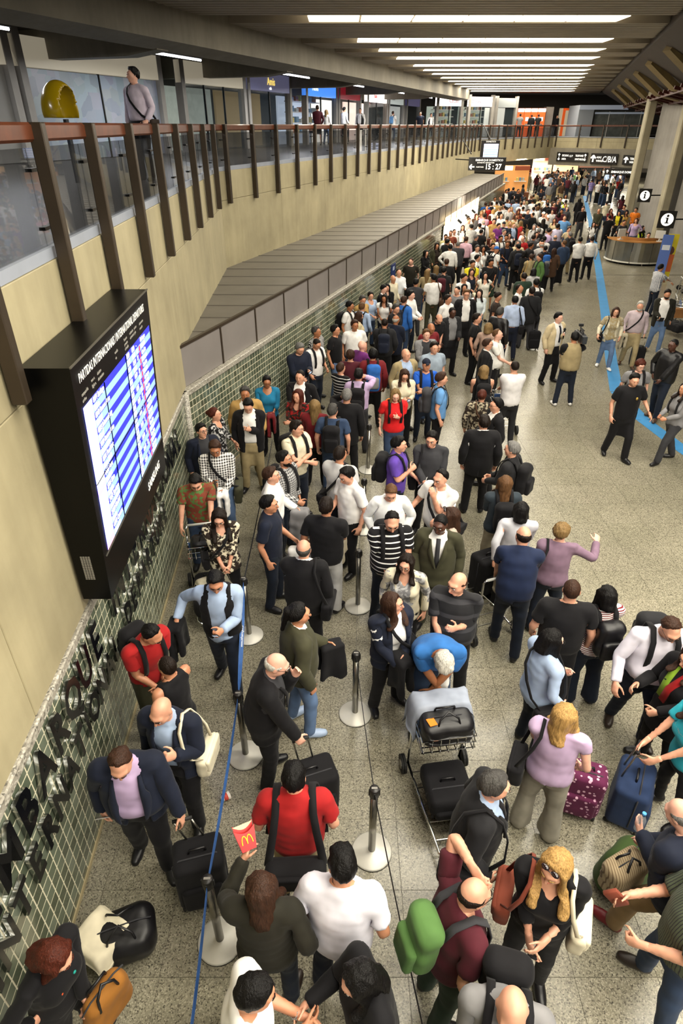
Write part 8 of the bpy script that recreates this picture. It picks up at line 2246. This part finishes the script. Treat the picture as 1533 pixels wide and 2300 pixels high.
# ================================================================== one label for each person, then for what each one carries
from collections import defaultdict
def facing(P):
    a = abs(((P.yaw + 180) % 360) - 180)
    return 'facing forward' if a < 55 else ('seen from behind' if a > 125 else 'turned sideways')
def nwords(s): return len(s.split())
for P in PEOPLE:
    P.cand = [P.lab] if P.lab else []
    for lv in (0, 1, 2):
        w = person_words(P, lv)
        for s in (w + ' ' + P.zone, w + ' ' + facing(P), w + ' ' + facing(P) + ' ' + P.zone):
            if nwords(s) <= 16: P.cand.append(s)
used = defaultdict(list)
for lv in range(10):
    cnt = defaultdict(int)
    for P in PEOPLE:
        P.now = getattr(P, 'final', None) or P.cand[min(lv, len(P.cand) - 1)]
        cnt[P.now] += 1
    for P in PEOPLE:
        if cnt[P.now] == 1: P.final = P.now
def short(P):
    return garment_words(P.top)
left = [P for P in PEOPLE if not hasattr(P, 'final')]
taken = {P.final for P in PEOPLE if hasattr(P, 'final')}
for P in left:
    near = sorted((q for q in PEOPLE if q is not P and abs(q.loc.z - P.loc.z) < 1), key=lambda q: (q.loc - P.loc).length)[:6]
    for q in near:
        s = person_words(P, 0) + ' next to one in ' + short(q)
        if s not in taken and nwords(s) <= 16: P.final = s; break
        s = person_words(P, 0) + ' ' + facing(P) + ' next to one in ' + short(q)
        if s not in taken and nwords(s) <= 16: P.final = s; break
    else: P.final = P.now
    taken.add(P.final)
for P in PEOPLE:
    tag(P.root, P.final, 'person', 'people ' + P.zone)
OWN = {}
seen = set()
for b in BAGS:
    k = b['_p']; del b['_p']; OWN[b.name] = k
    if k < 0: continue
    P = PEOPLE[k]
    head = b['label'].split(' carried by')[0].split(' worn by')[0].split(' held by')[0]
    verb = 'worn by' if ' worn by' in b['label'] else 'held by' if ' held by' in b['label'] else 'carried by'
    s = '%s %s %s' % (head, verb, P.final)
    w = s.split()
    if len(w) > 16:
        s = '%s %s %s' % (head, verb, person_words(P, 0)); w = s.split()
    while len(w) > 16: w = w[:-1]
    while w[-1] in ('in', 'and', 'with', 'over', 'the', 'by', 'a', 'at', 'of', 'on', 'beside', 'behind', 'from'): w = w[:-1]
    if ' '.join(w) in seen:
        w = ('%s %s %s %s' % (head, verb, person_words(P, 0), facing(P))).split()[:16]
    if ' '.join(w) in seen: w = ('%s %s %s %s' % (head, verb, person_words(P, 0), P.zone)).split()[:16]
    if ' '.join(w) in seen: w = ('%s %s %s' % (head, verb, person_words(P, 1))).split()[:16]
    seen.add(' '.join(w)); b['label'] = ' '.join(w)

# people in a crowd keep their elbows apart
kids = defaultdict(list)
for b in BAGS: kids[OWN.get(b.name)].append(b)
pos = np.array([[P.loc.x, P.loc.y] for P in PEOPLE]); pos0 = pos.copy(); lvl = np.array([P.loc.z for P in PEOPLE]); free = np.array([P.dist > 9 for P in PEOPLE])
for it in range(30):
    for i in range(len(PEOPLE)):
        d = pos - pos[i]; r = np.hypot(d[:, 0], d[:, 1]); j = np.where((r < .46) & (r > 1e-6) & (np.abs(lvl - lvl[i]) < 1))[0]
        for k in j:
            if k <= i: continue
            sft = (.46 - r[k]) * .25; u = d[k] / r[k]
            if free[k]: pos[k] += u * sft
            if free[i]: pos[i] -= u * sft
fd = (B1 - A1).normalized(); fn_ = np.array([fd.y, -fd.x])
for i, P in enumerate(PEOPLE):
    if P.loc.z < 1 and 9.6 < pos[i][1] < B1.y:
        q = (pos[i] - np.array([A1.x, A1.y])) @ fn_
        if q < .34: pos[i] += fn_ * (.34 - q)
    dx, dy = pos[i] - pos0[i]
    if abs(dx) + abs(dy) > 1e-4:
        P.root.location.x += dx; P.root.location.y += dy; P.loc = Vector(P.root.location)
        for b in kids[i]: b.location.x += dx; b.location.y += dy
bpy.data.scenes.remove(TXS)
